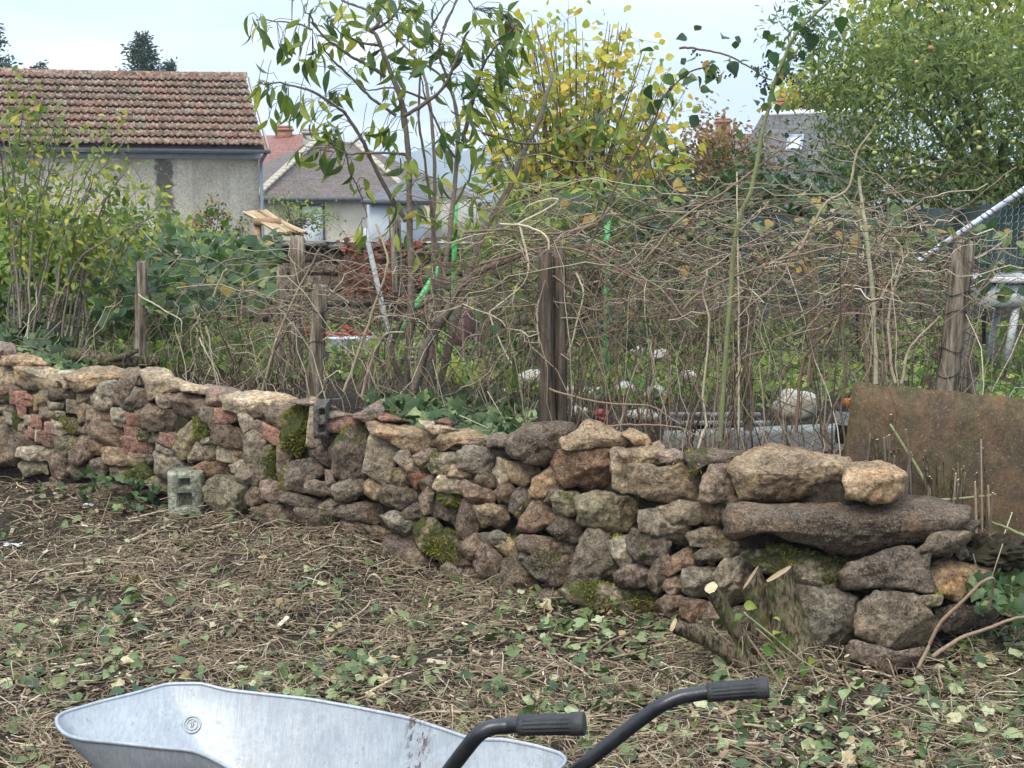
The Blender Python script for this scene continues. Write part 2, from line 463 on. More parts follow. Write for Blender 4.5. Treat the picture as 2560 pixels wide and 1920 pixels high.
# ------------------------------------------------------------------ the dry stone wall
TONE = dict(L=(.55, .44, .305), T=(.40, .285, .175), B=(.255, .187, .130), G=(.285, .236, .172), D=(.178, .138, .103), R=(.235, .122, .088),
            P=(.300, .220, .168), Y=(.29, .25, .16), W=(.42, .36, .27), O=(.29, .18, .11))
ZN = {1: (0, 840, 3.771), 2: (400, 880, 3.771), 3: (800, 960, 2.9615), 4: (1200, 1020, 2.9615), 5: (1600, 1080, 2.675), 6: (2040, 1080, 2.675), 0: (0, 0, 1)}
STONES = """
1 P 0 t 0,70 110,80 135,150 60,205 -60,200 -60,90
1 T 0 t 60,200 150,165 330,200 420,270 200,285 40,265
1 L .5 t -80,250 60,255 165,262 175,440 0,445 -80,440
1 L .2 t 165,262 420,295 560,345 600,495 480,500 240,490 178,430
1 L .4 t 565,350 690,335 745,505 605,498
1 T 0 t 650,385 800,310 1050,298 1165,335 1130,395 930,470 745,510
1 W 0 n 870,600 920,490 1000,435 1095,450 1105,560 1050,655 960,695 890,665
1 B .2 t 1100,450 1180,345 1280,310 1340,340 1255,480 1205,600 1120,645 1050,620
1 D .45 n 1270,505 1410,525 1400,650 1330,715 1220,725 1160,655 1235,545
1 L .25 t 1335,335 1440,315 1580,325 1640,395 1760,440 1750,495 1560,525 1420,600 1400,490
1 L 0 n 1480,570 1600,545 1615,660 1540,675 1490,635
1 L 0 t 1745,435 1960,495 1965,545 1720,520
1 P 0 t 1600,545 1720,510 1960,530 1965,660 1850,765 1760,765 1680,695 1620,645
1 B 0 n 1310,720 1400,640 1560,670 1700,710 1775,800 1685,925 1600,932 1500,892 1340,852
1 P .1 n 20,490 110,465 205,520 112,565 20,565
1 Y .9 n -20,540 102,540 106,614 -20,618
1 Y .5 n 380,510 482,520 525,600 400,605
1 D .1 n 480,505 742,510 725,575 560,590 490,575
1 G .1 n 740,515 885,512 892,590 852,645 740,625
1 R 0 b 105,532 240,530 235,600 182,642 105,632
1 R 0 b 187,595 242,547 327,590 292,652 190,672
1 Y .45 n 328,560 422,560 468,640 422,682 330,692
1 G .2 n -40,618 162,640 152,738 0,714 -40,700
1 W 0 n 463,625 592,640 582,690 470,682
1 G 0 b 637,610 747,620 742,722 640,712
1 T .3 n 745,640 832,650 822,792 745,802
1 G 0 b 832,662 966,690 948,802 826,782
1 R 0 b 968,700 1066,690 1058,800 974,782
1 W .1 n 1060,690 1200,700 1212,760 1172,852 1070,832
1 R 0 b 1210,738 1330,750 1342,852 1320,862 1212,832
1 R .1 b 158,655 242,688 240,772 178,762
1 G 0 n 383,690 440,678 542,700 532,782 400,792
1 W 0 n 528,710 612,720 602,772 540,762
1 W 0 n 228,758 298,750 298,836 236,832
1 R 0 b 300,748 382,758 388,862 300,842
1 W .2 n 38,730 112,740 112,842 50,832
1 Y 1 n 108,748 222,760 202,882 118,852
1 W 0 n 178,840 272,830 272,932 190,892
1 R 0 b 270,858 340,868 338,970 268,942
1 W 0 b 337,868 402,870 372,986 335,982
1 R 0 b 370,910 432,905 560,940 552,1032 450,1037 366,992
1 R 0 b 424,820 502,810 500,912 424,912
1 W .1 n 502,800 602,830 642,900 572,937 500,902
1 Y .85 n 602,780 772,800 782,932 682,902 622,862
1 P 0 n 768,870 842,820 892,830 882,942 770,902
1 B 0 n 870,820 940,798 1102,848 1192,888 1182,982 1132,1052 1040,1052 900,982
1 R .1 b 1178,850 1232,835 1322,880 1292,967 1190,942
1 Y .65 n 1320,868 1422,880 1452,992 1308,972
1 G .1 n 1440,910 1522,930 1512,1012 1450,992
1 R 0 b 1520,922 1642,945 1642,1032 1580,1042 1510,1002
1 R .1 b 1168,968 1212,950 1472,1010 1482,1112 1200,1092
1 G 0 n 1483,1020 1642,1100 1622,1142 1490,1082
1 B .1 n -120,770 60,830 130,920 202,1010 202,1150 150,1202 -120,1210
1 D .45 n 140,908 262,930 372,1000 340,1042 200,1052
1 W .2 n 200,1060 522,1038 482,1102 440,1162 300,1162 190,1132
1 Y .4 n 540,960 682,948 762,960 702,1062 622,1142 530,1082
1 B 0 n 668,1090 772,958 862,950 902,1032 892,1122 722,1222 670,1162
1 B 0 n 850,1000 922,978 1022,1040 962,1112 850,1102
1 T .15 n 1008,1070 1082,1058 1302,1110 1472,1140 1442,1212 1332,1232 1020,1192
1 Y .1 n 200,1210 302,1158 382,1180 392,1282 240,1312
1 G .1 n 388,1190 442,1198 452,1292 388,1282
1 P 0 n 460,1130 552,1118 682,1198 702,1282 540,1342 480,1252
1 P 0 n 860,1170 1002,1148 1042,1230 972,1312 870,1262
1 Y .85 n 1208,1280 1352,1198 1472,1198 1452,1322 1332,1382 1210,1372
1 D .1 n 258,1420 482,1388 702,1410 702,1482 500,1522 288,1502
1 D .3 n 718,1410 1002,1398 1252,1440 1202,1522 800,1532
1 Y .4 n 1378,1380 1462,1308 1562,1350 1572,1482 1450,1442
1 D .1 n 690,1230 800,1180 860,1230 840,1320 700,1330
1 G .1 n 1040,1240 1200,1240 1210,1330 1060,1320
1 G .35 n 1460,1108 1502,1088 1642,1150 1812,1220 1802,1282 1560,1332 1480,1302
1 D .2 n 1380,1120 1470,1130 1470,1200 1400,1200
2 Y .1 n 88,900 202,740 322,640 372,800 332,862 270,982 200,1002 108,962
2 P 0 t 440,335 470,318 640,345 742,378 640,410 630,522 580,532 450,492
2 L .15 t 630,430 720,395 900,378 1130,405 1255,460 1200,505 1000,510 962,602 862,612 760,572 650,542
2 D 0 t 990,560 1010,495 1300,495 1400,525 1252,570 1172,702 1112,722 1040,652
2 P 0 t 1250,475 1450,438 1640,525 1655,555 1440,508 1380,508
2 Y 1 n 1138,800 1180,640 1242,570 1432,530 1402,862 1302,952 1170,932
2 G 0 b 1430,512 1572,540 1572,792 1542,852 1440,882 1392,852
2 G 0 t 1560,560 1700,570 1850,602 1700,612 1570,655
2 R 0 b 1560,682 1622,620 1750,600 1902,650 1892,692 1720,742 1565,747
2 D 0 b 378,600 410,522 542,550 542,652 510,702 400,642
2 R 0 b 540,542 682,538 747,570 742,632 662,662 540,662
2 G 0 b 743,600 802,588 872,640 852,702 790,747 760,682
2 B 0 b 858,680 912,648 1012,680 982,772 870,722
2 R 0 b 990,690 1142,750 1142,832 1080,867 990,802
2 Y 1 n 328,650 392,638 502,700 492,792 360,802
2 B .45 n 490,698 602,688 802,740 782,852 752,922 620,882 500,852
2 G 0 n 800,790 872,743 962,760 1012,840 1002,952 992,1062 900,1062 810,1002
2 W 0 n 388,808 502,798 512,862 400,862
2 W .1 n 278,1000 342,878 402,850 442,980 432,1022 300,1022
2 G .1 n 400,908 472,878 562,890 562,1002 430,1002
2 G .25 b 568,898 642,888 772,940 782,1022 700,1037 560,1012
2 O 0 n 300,1110 482,1028 612,1028 662,1100 652,1152 420,1167 320,1152
2 L 0 n 668,1070 762,1028 842,1040 822,1082 700,1132
2 G .15 n 728,1180 782,1068 902,1058 992,1090 1022,1170 962,1232 810,1252 730,1222
2 Y .85 n 988,930 1062,878 1112,900 1112,1182 1010,1152 980,1052
2 P 0 n 1110,888 1162,888 1232,980 1222,1082 1172,1212 1120,1182
2 D .5 n 1200,1098 1252,1038 1442,1008 1542,1050 1552,1132 1482,1202 1382,1312 1170,1282
2 D .35 n 1450,930 1592,868 1642,950 1622,1082 1530,1052 1450,992
2 D 0 n 1548,750 1722,738 1702,862 1550,872
2 D .55 n 1640,898 1742,740 1962,690 1992,800 1962,1102 1932,1172 1760,1192 1650,1152
2 Y .1 n 418,1290 532,1178 652,1168 772,1210 842,1270 802,1390 902,1480 892,1592 700,1612 560,1562 430,1392
2 D .1 n 808,1340 872,1258 962,1258 982,1370 962,1432 830,1432
2 P 0 n 958,1250 1032,1198 1132,1250 1182,1310 1080,1412 980,1382
2 D 0 n 1158,1400 1222,1332 1382,1370 1552,1430 1542,1492 1380,1472 1250,1442
2 P 0 n 1378,1240 1452,1218 1592,1240 1642,1330 1500,1342 1410,1322
2 G .2 n 1638,1270 1752,1208 1902,1198 1945,1180 1902,1332 1820,1392 1680,1382
2 B .25 n 898,1480 1062,1448 1292,1480 1312,1592 1150,1622 1000,1602 910,1562
2 D .5 n 1308,1490 1432,1488 1682,1530 1702,1602 1600,1642 1400,1642
2 P 0 n 1560,1120 1640,1130 1650,1230 1570,1240
2 G .1 n 308,1570 422,1498 532,1540 562,1602 450,1642 320,1622
3 D 0 n 108,960 202,908 332,888 482,908 532,960 402,1022 250,1002
3 P 0 t 250,240 420,150 458,195 452,245 380,275 320,268
3 T 0 t 372,292 420,278 700,318 820,358 882,402 862,462 690,512 610,472 510,412 400,372
3 R 0 t 440,248 480,218 632,275 450,268
3 L 0 t 758,278 850,288 1002,338 882,365 820,355
3 R 0 t 860,288 930,255 992,292 962,322
3 T 0 t 885,432 920,368 1000,348 1100,338 1202,388 1262,415 1110,445 1000,445 922,495
3 P 0 t 1108,440 1162,402 1212,442 1182,472 1120,462
3 G 0 b 328,642 372,388 442,398 572,458 637,490 562,542 552,747 470,732
3 W 0 n 568,560 600,508 662,508 692,568 762,580 772,662 730,672 620,622
3 P .3 n 698,540 802,488 882,500 872,622 800,652 720,592
3 W .7 n 818,600 862,520 982,510 1042,530 1002,622 920,672 830,642
3 G .1 n 1038,620 1052,508 1112,472 1302,480 1422,520 1432,562 1300,582 1252,642 1120,642
3 G .1 t 1268,392 1342,365 1412,405 1402,452 1250,462
3 T 0 n 338,740 382,703 472,740 452,842 380,842 340,802
3 G .2 n 448,830 482,758 602,770 742,800 722,862 580,922 480,872
3 Y .4 n 548,640 622,628 672,680 652,752 580,762 550,702
3 R .1 n 658,690 702,668 792,680 752,772 700,762
3 D 0 n 758,720 852,658 912,690 892,792 820,822 750,782
3 L 0 n 888,720 922,688 1062,700 1142,708 1132,742 1060,792 920,802 880,772
3 T 0 n 958,680 1012,598 1062,650 1172,650 1162,692 1050,692
3 D 0 n 1158,690 1202,643 1292,640 1332,750 1200,762 1160,742
3 D 0 n 598,960 732,878 812,970 690,1002 610,992
3 G .3 n 738,850 792,783 842,820 832,942 770,942
3 D .1 n 818,850 892,848 1022,920 1012,1052 940,1022 830,962
3 Y .9 n 898,780 1002,828 1082,850 1052,892 930,862
3 P 0 n 1048,780 1082,718 1172,760 1292,800 1262,892 1160,882 1080,832
3 P 0 n 1328,770 1402,748 1452,790 1392,872 1320,842
3 D 0 n 1028,950 1072,878 1132,888 1182,1000 1152,1102 1100,1152 1030,1112
3 T 0 n 1158,920 1242,898 1382,910 1392,1002 1340,1052 1220,1042
3 G .1 n 468,990 562,943 702,1010 722,1082 702,1192 620,1152 520,1052
3 B 1 n 698,1110 762,1008 852,1000 922,1070 1082,1170 1122,1302 1060,1372 960,1342 920,1292 760,1232
3 D .1 n 328,1050 452,1068 542,1100 520,1152 420,1142
3 P 0 n 148,1030 202,988 292,1020 342,1082 200,1087
3 P .1 n 458,1240 492,1138 602,1128 722,1200 662,1302 590,1352 520,1312
3 B 0 n 598,1360 662,1238 762,1238 812,1350 700,1392
3 B 0 n 1058,1180 1152,1118 1242,1180 1232,1262 1130,1292 1060,1232
3 G .3 n 1198,1120 1322,1088 1402,1150 1342,1212 1220,1182
3 G 0 n 918,1360 962,1328 1082,1400 1052,1462 960,1452
3 D 0 n 1028,1450 1082,1368 1172,1400 1252,1480 1222,1592 1120,1542 1040,1512
3 G 0 n 708,1480 802,1428 892,1428 962,1520 942,1562 780,1552
3 P 0 n 1148,1340 1192,1188 1242,1198 1332,1290 1292,1432 1200,1432
3 Y .5 n 1308,1210 1382,1148 1472,1170 1482,1272 1380,1292
3 D .1 n 218,1110 382,1130 362,1182 240,1182
3 D .1 n 60,1070 150,1090 220,1170 100,1180
4 B .25 n 118,1330 182,1128 282,1118 372,1230 442,1300 372,1402 200,1402
4 D 0 t 218,330 230,220 340,135 560,105 660,130 692,205 632,312 562,352 492,422 400,402 260,372
4 T .35 t 628,225 720,180 800,100 880,115 1040,200 1132,278 1050,285 870,278 740,315 640,295
4 O 0 n 548,400 602,318 762,308 902,253 1062,290 992,350 1002,502 952,582 820,612 640,572 560,492
4 T 0 t 1068,198 1130,162 1220,200 1252,255 1150,265
4 L 0 n 978,350 1052,320 1102,330 1112,562 1060,602 990,562
4 T 0 t 1058,320 1310,258 1342,312 1352,432 1110,432
4 P 0 t 1340,310 1470,320 1532,385 1360,395
4 T 0 n 1108,430 1162,413 1342,445 1492,413 1562,450 1622,520 1592,682 1450,682 1300,672 1130,622
4 L 0 n 108,480 132,388 202,408 232,540 150,572
4 T 0 n 200,408 402,408 432,470 330,562 250,542
4 T 0 n 378,600 402,528 502,448 572,448 582,540 530,602 440,662 380,642
4 D .1 n 488,680 532,558 602,540 622,600 560,682 530,722
4 Y .3 n 538,670 582,618 722,640 722,762 680,802 560,762
4 Y .05 n 718,660 852,618 1002,648 1202,660 1192,802 1130,882 960,947 850,892 740,852
4 P 0 n 298,830 402,688 492,688 592,770 522,862 370,922 300,882
4 D .5 n 218,640 332,568 442,640 392,702 300,812 220,762
4 D .3 n 518,900 602,798 682,820 742,850 772,900 730,982 640,982 550,952
4 B 0 n 118,620 202,568 252,600 222,702 150,702
4 B .45 n 298,970 342,948 522,968 722,1000 702,1112 560,1112 310,1052
4 D .55 n 318,1150 422,1088 682,1108 692,1292 560,1312 420,1252
4 G .45 n 678,1260 722,1058 802,908 882,898 962,960 1002,1120 1042,1200 992,1302 830,1312 700,1282
4 W .5 n 938,1000 1012,968 1122,958 1112,1062 1142,1152 1060,1172 990,1102
4 D .5 n 1098,980 1142,913 1272,930 1392,1000 1382,1082 1270,1162 1160,1122 1110,1062
4 P 0 n 1013,1230 1082,1168 1182,1158 1242,1210 1232,1322 1120,1322 1020,1292
4 B 0 n 1248,1220 1292,1148 1382,1108 1412,1180 1382,1292 1330,1362 1260,1312
4 G 0 n 283,1090 310,1068 352,1070 330,1142 290,1132
4 P 0 n 388,1390 452,1348 622,1348 692,1480 640,1532 440,1492
4 W .8 n 618,1350 702,1298 902,1308 1202,1370 1362,1400 1362,1562 1200,1542 900,1492 700,1442
4 P 0 n 638,1560 702,1508 862,1570 852,1612 700,1612
4 D 0 n 868,1530 1002,1508 1162,1590 1100,1652 880,1612
4 G .1 n 1108,1640 1192,1568 1332,1590 1272,1657
4 B 0 n 20,740 120,730 180,760 160,870 40,860
4 D 0 n 180,1390 380,1400 400,1470 220,1480
5 D .6 t 328,150 430,122 690,140 702,195 620,225 460,215 370,265
5 B 0 n 400,470 422,298 482,208 622,218 662,300 642,420 702,472 540,477
5 D 0 n 428,498 642,478 622,622 440,612
5 W .05 n -2,600 12,538 152,508 182,528 322,640 342,752 190,722 20,662
5 G 0 n 148,508 262,468 432,478 432,582 340,612 220,602
5 G 0 n 338,680 422,638 602,628 632,772 350,752
5 P 0 n 158,900 232,828 362,768 392,820 432,882 330,902 190,962
5 G .2 n 388,820 432,788 622,783 692,800 640,852 400,847
5 B 0 n 53,1000 92,878 172,828 202,960 100,1062
5 P .1 n 158,1030 202,968 302,968 302,1087 210,1097
5 W .5 n 298,930 342,908 482,918 512,970 480,1092 360,1102 300,1052
5 W 0 n 498,960 562,858 702,848 742,900 722,1102 600,1162 530,1082
5 W .75 n 708,830 762,788 1002,788 1352,850 1382,952 1350,1042 1180,1042 1030,1002 830,932
5 P 0 n 118,1150 172,1098 282,1098 282,1252 180,1232
5 P 0 n 278,1130 332,1108 452,1140 442,1232 380,1282 280,1232
5 G 0 n 428,1260 462,1148 532,1160 602,1310 560,1322 440,1292
5 B 0 n 120,1390 222,1368 302,1400 282,1452 150,1442
5 D 0 n 640,1180 800,1150 1040,1060 1040,1380 700,1400 600,1330
5 D 0 n 300,1300 430,1290 560,1340 700,1420 520,1440 330,1400
0 T 0 t 1829,1170 1843,1148 1884,1128 1936,1114 2011,1132 2071,1139 2112,1146 2126,1174 2118,1230 2064,1238 2040,1240 1974,1252 1918,1259 1869,1245 1847,1215
6 T 0 t 198,330 240,222 420,208 530,238 592,288 572,392 522,452 390,467 220,432
0 D 0 t 1832,1289 1843,1263 1869,1256 1936,1264 2040,1260 2150,1250 2250,1242 2302,1245 2358,1264 2406,1268 2408,1297 2369,1323 2302,1353 2219,1372 2133,1390 2077,1375 2040,1364 1990,1350 1940,1328 1905,1330 1850,1352 1835,1330
0 G .1 n 1985,1469 2040,1471 2100,1480 2145,1495 2140,1545 2135,1600 2115,1620 2040,1618 2010,1610 2000,1530
6 D .1 n 178,950 242,878 602,768 642,800 792,1060 640,1062 430,1032 220,1047
6 G .1 n 268,1230 302,1138 402,1078 602,1078 702,1138 822,1290 702,1402 560,1452 420,1442 280,1352
6 P 0 n 228,1450 282,1398 532,1468 702,1438 662,1502 560,1562 490,1612 250,1512
6 G .1 n 688,790 802,678 1002,678 1012,720 900,812 720,822
6 D 0 t 890,650 1002,592 1082,605 1010,685 900,675
6 D 0 n 678,840 762,828 752,942 700,902
6 T .45 t 748,940 782,815 852,808 1212,918 1222,1002 1100,1032 960,1132 830,1082
6 Y .5 n 678,1110 832,1088 832,1152 740,1172
6 D 0 n 808,1190 952,1158 1062,1180 1052,1292 900,1342 820,1282
6 R 0 b 1178,1090 1242,1073 1312,1110 1312,1172 1190,1182
6 D 0 n 928,800 992,778 1022,830 970,852
6 D .1 n 1040,1200 1180,1180 1200,1250 1060,1290
"""
m_stone = mat_stone("dry stone")
m_brick = mat_stone("old brick", brick=True)

def chaikin(p, k=.22):
    q = np.roll(p, -1, 0)
    return np.stack([p * (1 - k) + q * k, p * k + q * (1 - k)], 1).reshape(-1, 2)
def resample(p, n):
    c = np.vstack([p, p[:1]]); d = np.r_[0, np.cumsum(np.linalg.norm(np.diff(c, axis=0), axis=1))]
    u = np.linspace(0, d[-1], n, endpoint=False)
    return np.stack([np.interp(u, d, c[:, 0]), np.interp(u, d, c[:, 1])], -1)
def fbm(p, s, seed, octs=3):
    out = np.empty(len(p))
    for i, q in enumerate(p):
        out[i] = mnoise.fractal((q[0] * s + seed, q[1] * s - seed * 2.3, q[2] * s + seed * .7), 1.0, 2.1, octs)
    return out

def make_stone(poly, D0, flag, seed, parent, tone, moss, back=None, thick=None):
    r = random.Random(seed)
    brick = flag == 'b'; top = flag == 't'
    poly = np.asarray(poly, float)
    ext = poly.max(0) - poly.min(0)
    c = poly.mean(0)
    poly = c + (poly - c) * (1 + 11.0 / max(40.0, ext.min()))        # stones press against each other
    per = np.linalg.norm(np.roll(poly, -1, 0) - poly, axis=1).sum()
    if not brick: poly = chaikin(poly, .03)
    M = int(np.clip(per / 9, 20, 90)); p = resample(poly, M)
    rr = np.array([mnoise.noise((math.cos(2 * math.pi * i / M) * 2.2, math.sin(2 * math.pi * i / M) * 2.2, seed * 1.7)) for i in range(M)])
    if not brick: p = poly.mean(0) + (p - poly.mean(0)) * (1 + .03 * rr + .02 * np.array([mnoise.noise((i * .9, seed * 3.1, 1.0)) for i in range(M)]))[:, None]
    c = p.mean(0)
    small = min(ext)
    nr = int(np.clip(small / 11, 4, 13))
    wpx = D0 / FPX
    b = small * wpx * (.08 if brick else .24)
    th = thick or (.17 if brick else min(.34, .12 + .9 * small * wpx))
    S = np.r_[np.linspace(.12, .955, nr), 1.0]
    rows, offs = [], []
    for s in S: rows.append(s); offs.append(-b * (1 - s ** (9 if brick else 9.0)))
    for s, o in ((1.0 if brick else 1.02, .3 * th), (.98, .62 * th), (.80, th)): rows.append(s); offs.append(o)
    V = []
    yc, yt = c[1], p[:, 1].min()
    slant = (.55 if top else .14) * small * wpx * (0 if brick else 1)
    slant = slant + (.10 if top and not brick else 0)
    tx, ty = r.uniform(-.10, .10), r.uniform(-.05, .05)
    for s, o in zip(rows, offs):
        q = c + s * (p - c)
        up = np.clip((yc - q[:, 1]) / max(yc - yt, 1), 0, 1)
        d = D0 + o + slant * up ** 1.3 + wpx * (tx * (q[:, 0] - c[0]) + ty * (q[:, 1] - c[1]))
        V.append(P(q[:, 0], q[:, 1], d))
    cen_f = P(c[0], c[1], D0 - b)[None]; cen_b = P(c[0], c[1], D0 + th * 1.02)[None]
    V = np.concatenate(V + [cen_f, cen_b])
    nR = len(rows)
    i = np.arange(nR - 1)[:, None]; j = np.arange(M)[None]
    f4 = np.stack([i * M + j, (i + 1) * M + j, (i + 1) * M + (j + 1) % M, i * M + (j + 1) % M], -1).reshape(-1, 4)
    j = np.arange(M); cf, cb = nR * M, nR * M + 1
    f3 = np.concatenate([np.stack([np.full(M, cf), j, (j + 1) % M], -1),
                         np.stack([np.full(M, cb), (nR - 1) * M + (j + 1) % M, (nR - 1) * M + j], -1)])
    C0 = P(c[0], c[1], D0 + .4 * th)
    # break the pillow into flat faces
    if not brick:
        for _ in range(r.randint(5, 8)):
            ax_ = min(1.0, ext[1] / ext[0]); az_ = min(1.0, ext[0] / ext[1]); n = np.array([r.gauss(0, .40) * ax_, -1.0, r.gauss(.15, .45) * az_]); n /= np.linalg.norm(n)
            h = (V - C0) @ n; lim = np.quantile(h[:nr * M], r.uniform(.62, .93) if max(ext) < 2.4 * min(ext) else r.uniform(.86, .97))
            ex = np.maximum(h - lim, 0); V = V - ex[:, None] * n
    sz = small * wpx
    dirn = norm(V - C0)
    amp = (.018 if brick else .048) * min(sz, .16)
    V = V + dirn * (fbm(V, 7.0 if brick else 6.5 / max(sz, .1) * .16, seed * 1.37, 3) * amp * 1.2)[:, None]
    V = V + dirn * (fbm(V, 26.0, seed * .77, 4) * (.0035 if brick else .016))[:, None]
    mb = MB().add(V, f3=f3, f4=f4)
    nm = "brick" if brick else "stone"
    o = mb.build(nm, m_brick if brick else m_stone, parent, smooth=False, origin=C0)
    k = r.uniform(.82, 1.18); hue = r.uniform(-.05, .05)
    t = TONE[tone]
    o.color = (t[0] * k * (1.05 + hue), t[1] * k, t[2] * k * (.93 - hue), moss)
    return o, V, f4

wall = thing("dry_stone_wall", "long low dry stone wall of mixed rough stones, bricks and mossy blocks across the yard", "wall", (0, 6.2, 0))
MOSSY = []
for k, ln in enumerate(l for l in STONES.strip().splitlines()):
    a = ln.split(); z = int(a[0]); ox, oy, s = ZN[z]
    poly = np.array([[float(q) for q in t.split(',')] for t in a[4:]]) / s + np.array([ox, oy])
    cx, cy = poly.mean(0)
    D = float(face_depth(cx))
    rel = np.clip((1300 - cy) / 400, -1, 1)
    D += .10 * rel + random.uniform(-.03, .03)
    if a[1] == 'D' and a[3] == 'n' and k % 3 == 0: D += .03
    o, V, F = make_stone(poly, D, a[3], 100 + k, wall, a[1], float(a[2]))
    if float(a[2]) >= .44: MOSSY.append((V, F, float(a[2]), k))

# small packing stones set back in the joints
for k in range(78):
    px = rng.uniform(-20, 2230); ty_ = np.interp(px, [0, 250, 700, 1000, 1300, 1850, 2230], [985, 1000, 1075, 1130, 1190, 1290, 1390]); by_ = np.interp(px, [0, 400, 850, 1000, 1300, 1700, 2230], [1200, 1270, 1330, 1400, 1470, 1560, 1600])
    py = rng.uniform(ty_, by_); w_, h_ = rng.uniform(14, 34), rng.uniform(9, 22)
    a = np.sort(rng.uniform(0, 2 * np.pi, 7)); poly = np.stack([px + np.cos(a) * w_, py + np.sin(a) * h_], -1)
    make_stone(poly, float(face_depth(px)) + .10 * np.clip((1300 - py) / 400, -1, 1) + .055, 'n', 700 + k, wall, rng.choice(list('GPBTD')), 0.0, thick=.09)

# the pale block with square sockets cut in it, set near the foot of the wall
def socket_block(px, py, w, h, D, holes, tone, moss):
    c0 = P(px, py, D)
    k = D / FPX * 1.01
    W, H, TH = w * k, h * k, .22
    nx, nz = 34, 44
    X = np.linspace(-W / 2, W / 2, nx); Z = np.linspace(-H / 2, H / 2, nz)
    gx_, gz_ = np.meshgrid(X, Z)
    y = np.zeros_like(gx_)
    for (hx0, hx1, hz0, hz1, dp) in holes:
        ins = (gx_ > hx0 * W) & (gx_ < hx1 * W) & (gz_ > hz0 * H) & (gz_ < hz1 * H)
        y[ins] = dp
    rnd = np.maximum(np.abs(gx_) / (W / 2), np.abs(gz_) / (H / 2)) ** 10 * .03
    front = np.stack([gx_, y + rnd, gz_], -1).reshape(-1, 3)
    i = np.arange(nz - 1)[:, None]; j = np.arange(nx - 1)[None]
    f = np.stack([i * nx + j, i * nx + j + 1, (i + 1) * nx + j + 1, (i + 1) * nx + j], -1).reshape(-1, 4)
    edge = np.r_[np.arange(nx), np.arange(1, nz) * nx + nx - 1, (nz - 1) * nx + np.arange(nx - 2, -1, -1), np.arange(nz - 2, 0, -1) * nx]
    bk = front[edge] * np.array([.96, 0, .96]) + np.array([0, TH, 0])
    n0 = len(front); m = len(edge)
    sd = np.stack([edge, n0 + np.arange(m), n0 + (np.arange(m) + 1) % m, np.roll(edge, -1)], -1)
    V = np.concatenate([front, bk, [[0, TH, 0]]])
    bf = np.stack([n0 + np.arange(m), np.full(m, n0 + m), n0 + (np.arange(m) + 1) % m], -1)
    V = V + np.stack([fbm(V, 9, 3.3, 2), fbm(V, 9, 9.3, 2), fbm(V, 9, 5.3, 2)], -1) * .006
    mb = MB().add(V + c0, f3=bf, f4=np.concatenate([f, sd]))
    o = mb.build("socket_stone", m_stone, wall, origin=c0)
    o["label"] = "pale lichened block with square sockets cut in its face"
    o.color = (*tone, moss)
socket_block(461, 1243, 90, 128, 7.22, [(-.22, .18, -.20, .07, .075), (-.14, .14, .20, .38, .06)], (.36, .36, .26), .22)
socket_block(798, 1056, 34, 88, 6.72, [(-.05, .40, .18, .38, .04), (-.05, .40, -.32, -.10, .04)], (.17, .15, .13), 0)

# earth and rubble heart of the wall: fills the joints with dark soil
TOPX = np.array([-900, -300, 0, 250, 420, 520, 700, 850, 1000, 1270, 1600, 1850, 2110, 2260, 2400])
TOPY = np.array([880, 905, 925, 935, 960, 1000, 1035, 1055, 1085, 1115, 1150, 1165, 1180, 1260, 1390])
pxs = np.linspace(-900, 2380, 120); zs = np.linspace(0, 1, 7)
V = []
for layer, d0 in ((0, .13), (1, .50)):
    for px in pxs:
        D = float(face_depth(px)) + d0
        ty = np.interp(px, TOPX, TOPY)
        zt = P(px, ty, D)[2] - .05
        for z in zs:
            zz = -.12 + (zt + .12) * z
            q = P(px, 1200, D); V.append([q[0], D + .02 * mnoise.noise((px * .03, z * 9, layer)), zz])
V = np.array(V); n1, n2 = len(pxs), len(zs); F = []
for i in range(n1 - 1):
    for j in range(n2 - 1):
        a_ = i * n2 + j; F.append([a_, a_ + n2, a_ + n2 + 1, a_ + 1])
        b_ = a_ + n1 * n2; F.append([b_, b_ + 1, b_ + n2 + 1, b_ + n2])
    a_ = i * n2 + n2 - 1; b_ = a_ + n1 * n2
    F.append([a_, a_ + n2, b_ + n2, b_])
MB().add(V, f4=F).build("earth_core", m_soil, wall)

# cushions of moss: many short blades rising from the mossiest stones
m_moss = mat_leaf("moss", [(0, (.045, .06, .012)), (.5, (.12, .135, .025)), (1, (.30, .26, .055))], transl=.2, rough=.9, spec=.05)
mb = MB()
for V, F, ms, sd in MOSSY:
    A, B, Cc, Dd = (V[F[:, i]] for i in range(4))
    nrm = norm(np.cross(Dd - A, B - A)); cen = (A + B + Cc + Dd) / 4
    body = V.mean(0); sgn = np.sign(((cen - body) * nrm).sum(-1)); nrm *= sgn[:, None]
    area = np.linalg.norm(np.cross(Dd - A, B - A), axis=1)
    keep = (cen[:, 1] < body[1] + .05)
    nf = np.array([mnoise.noise((q[0] * 7, q[1] * 7, q[2] * 7 + sd)) for q in cen])
    keep &= nf > (.80 - .95 * ms)
    for i in np.flatnonzero(keep):
        n = max(1, int(area[i] * 26000 * ms))
        u, w = rng.random((2, n, 1))
        p = (A[i] * (1 - u) + B[i] * u) * (1 - w) + (Dd[i] * (1 - u) + Cc[i] * u) * w
        d = nrm[i] + rng.normal(0, .55, (n, 3)) + np.array([0, 0, .25])
        leaves(mb, (np.array([[0, -.25, 0], [0, .25, 0], [1, 0, 0]], float), np.array([[0, 1, 2]])), p, d, rng.normal(0, 1, (n, 3)),
               rng.uniform(.008, .02, n), np.clip(rng.normal(.35 + .28 * (sd % 3 == 1), .2, n), 0, 1))
mb.build("moss", m_moss, wall, kind='stuff')
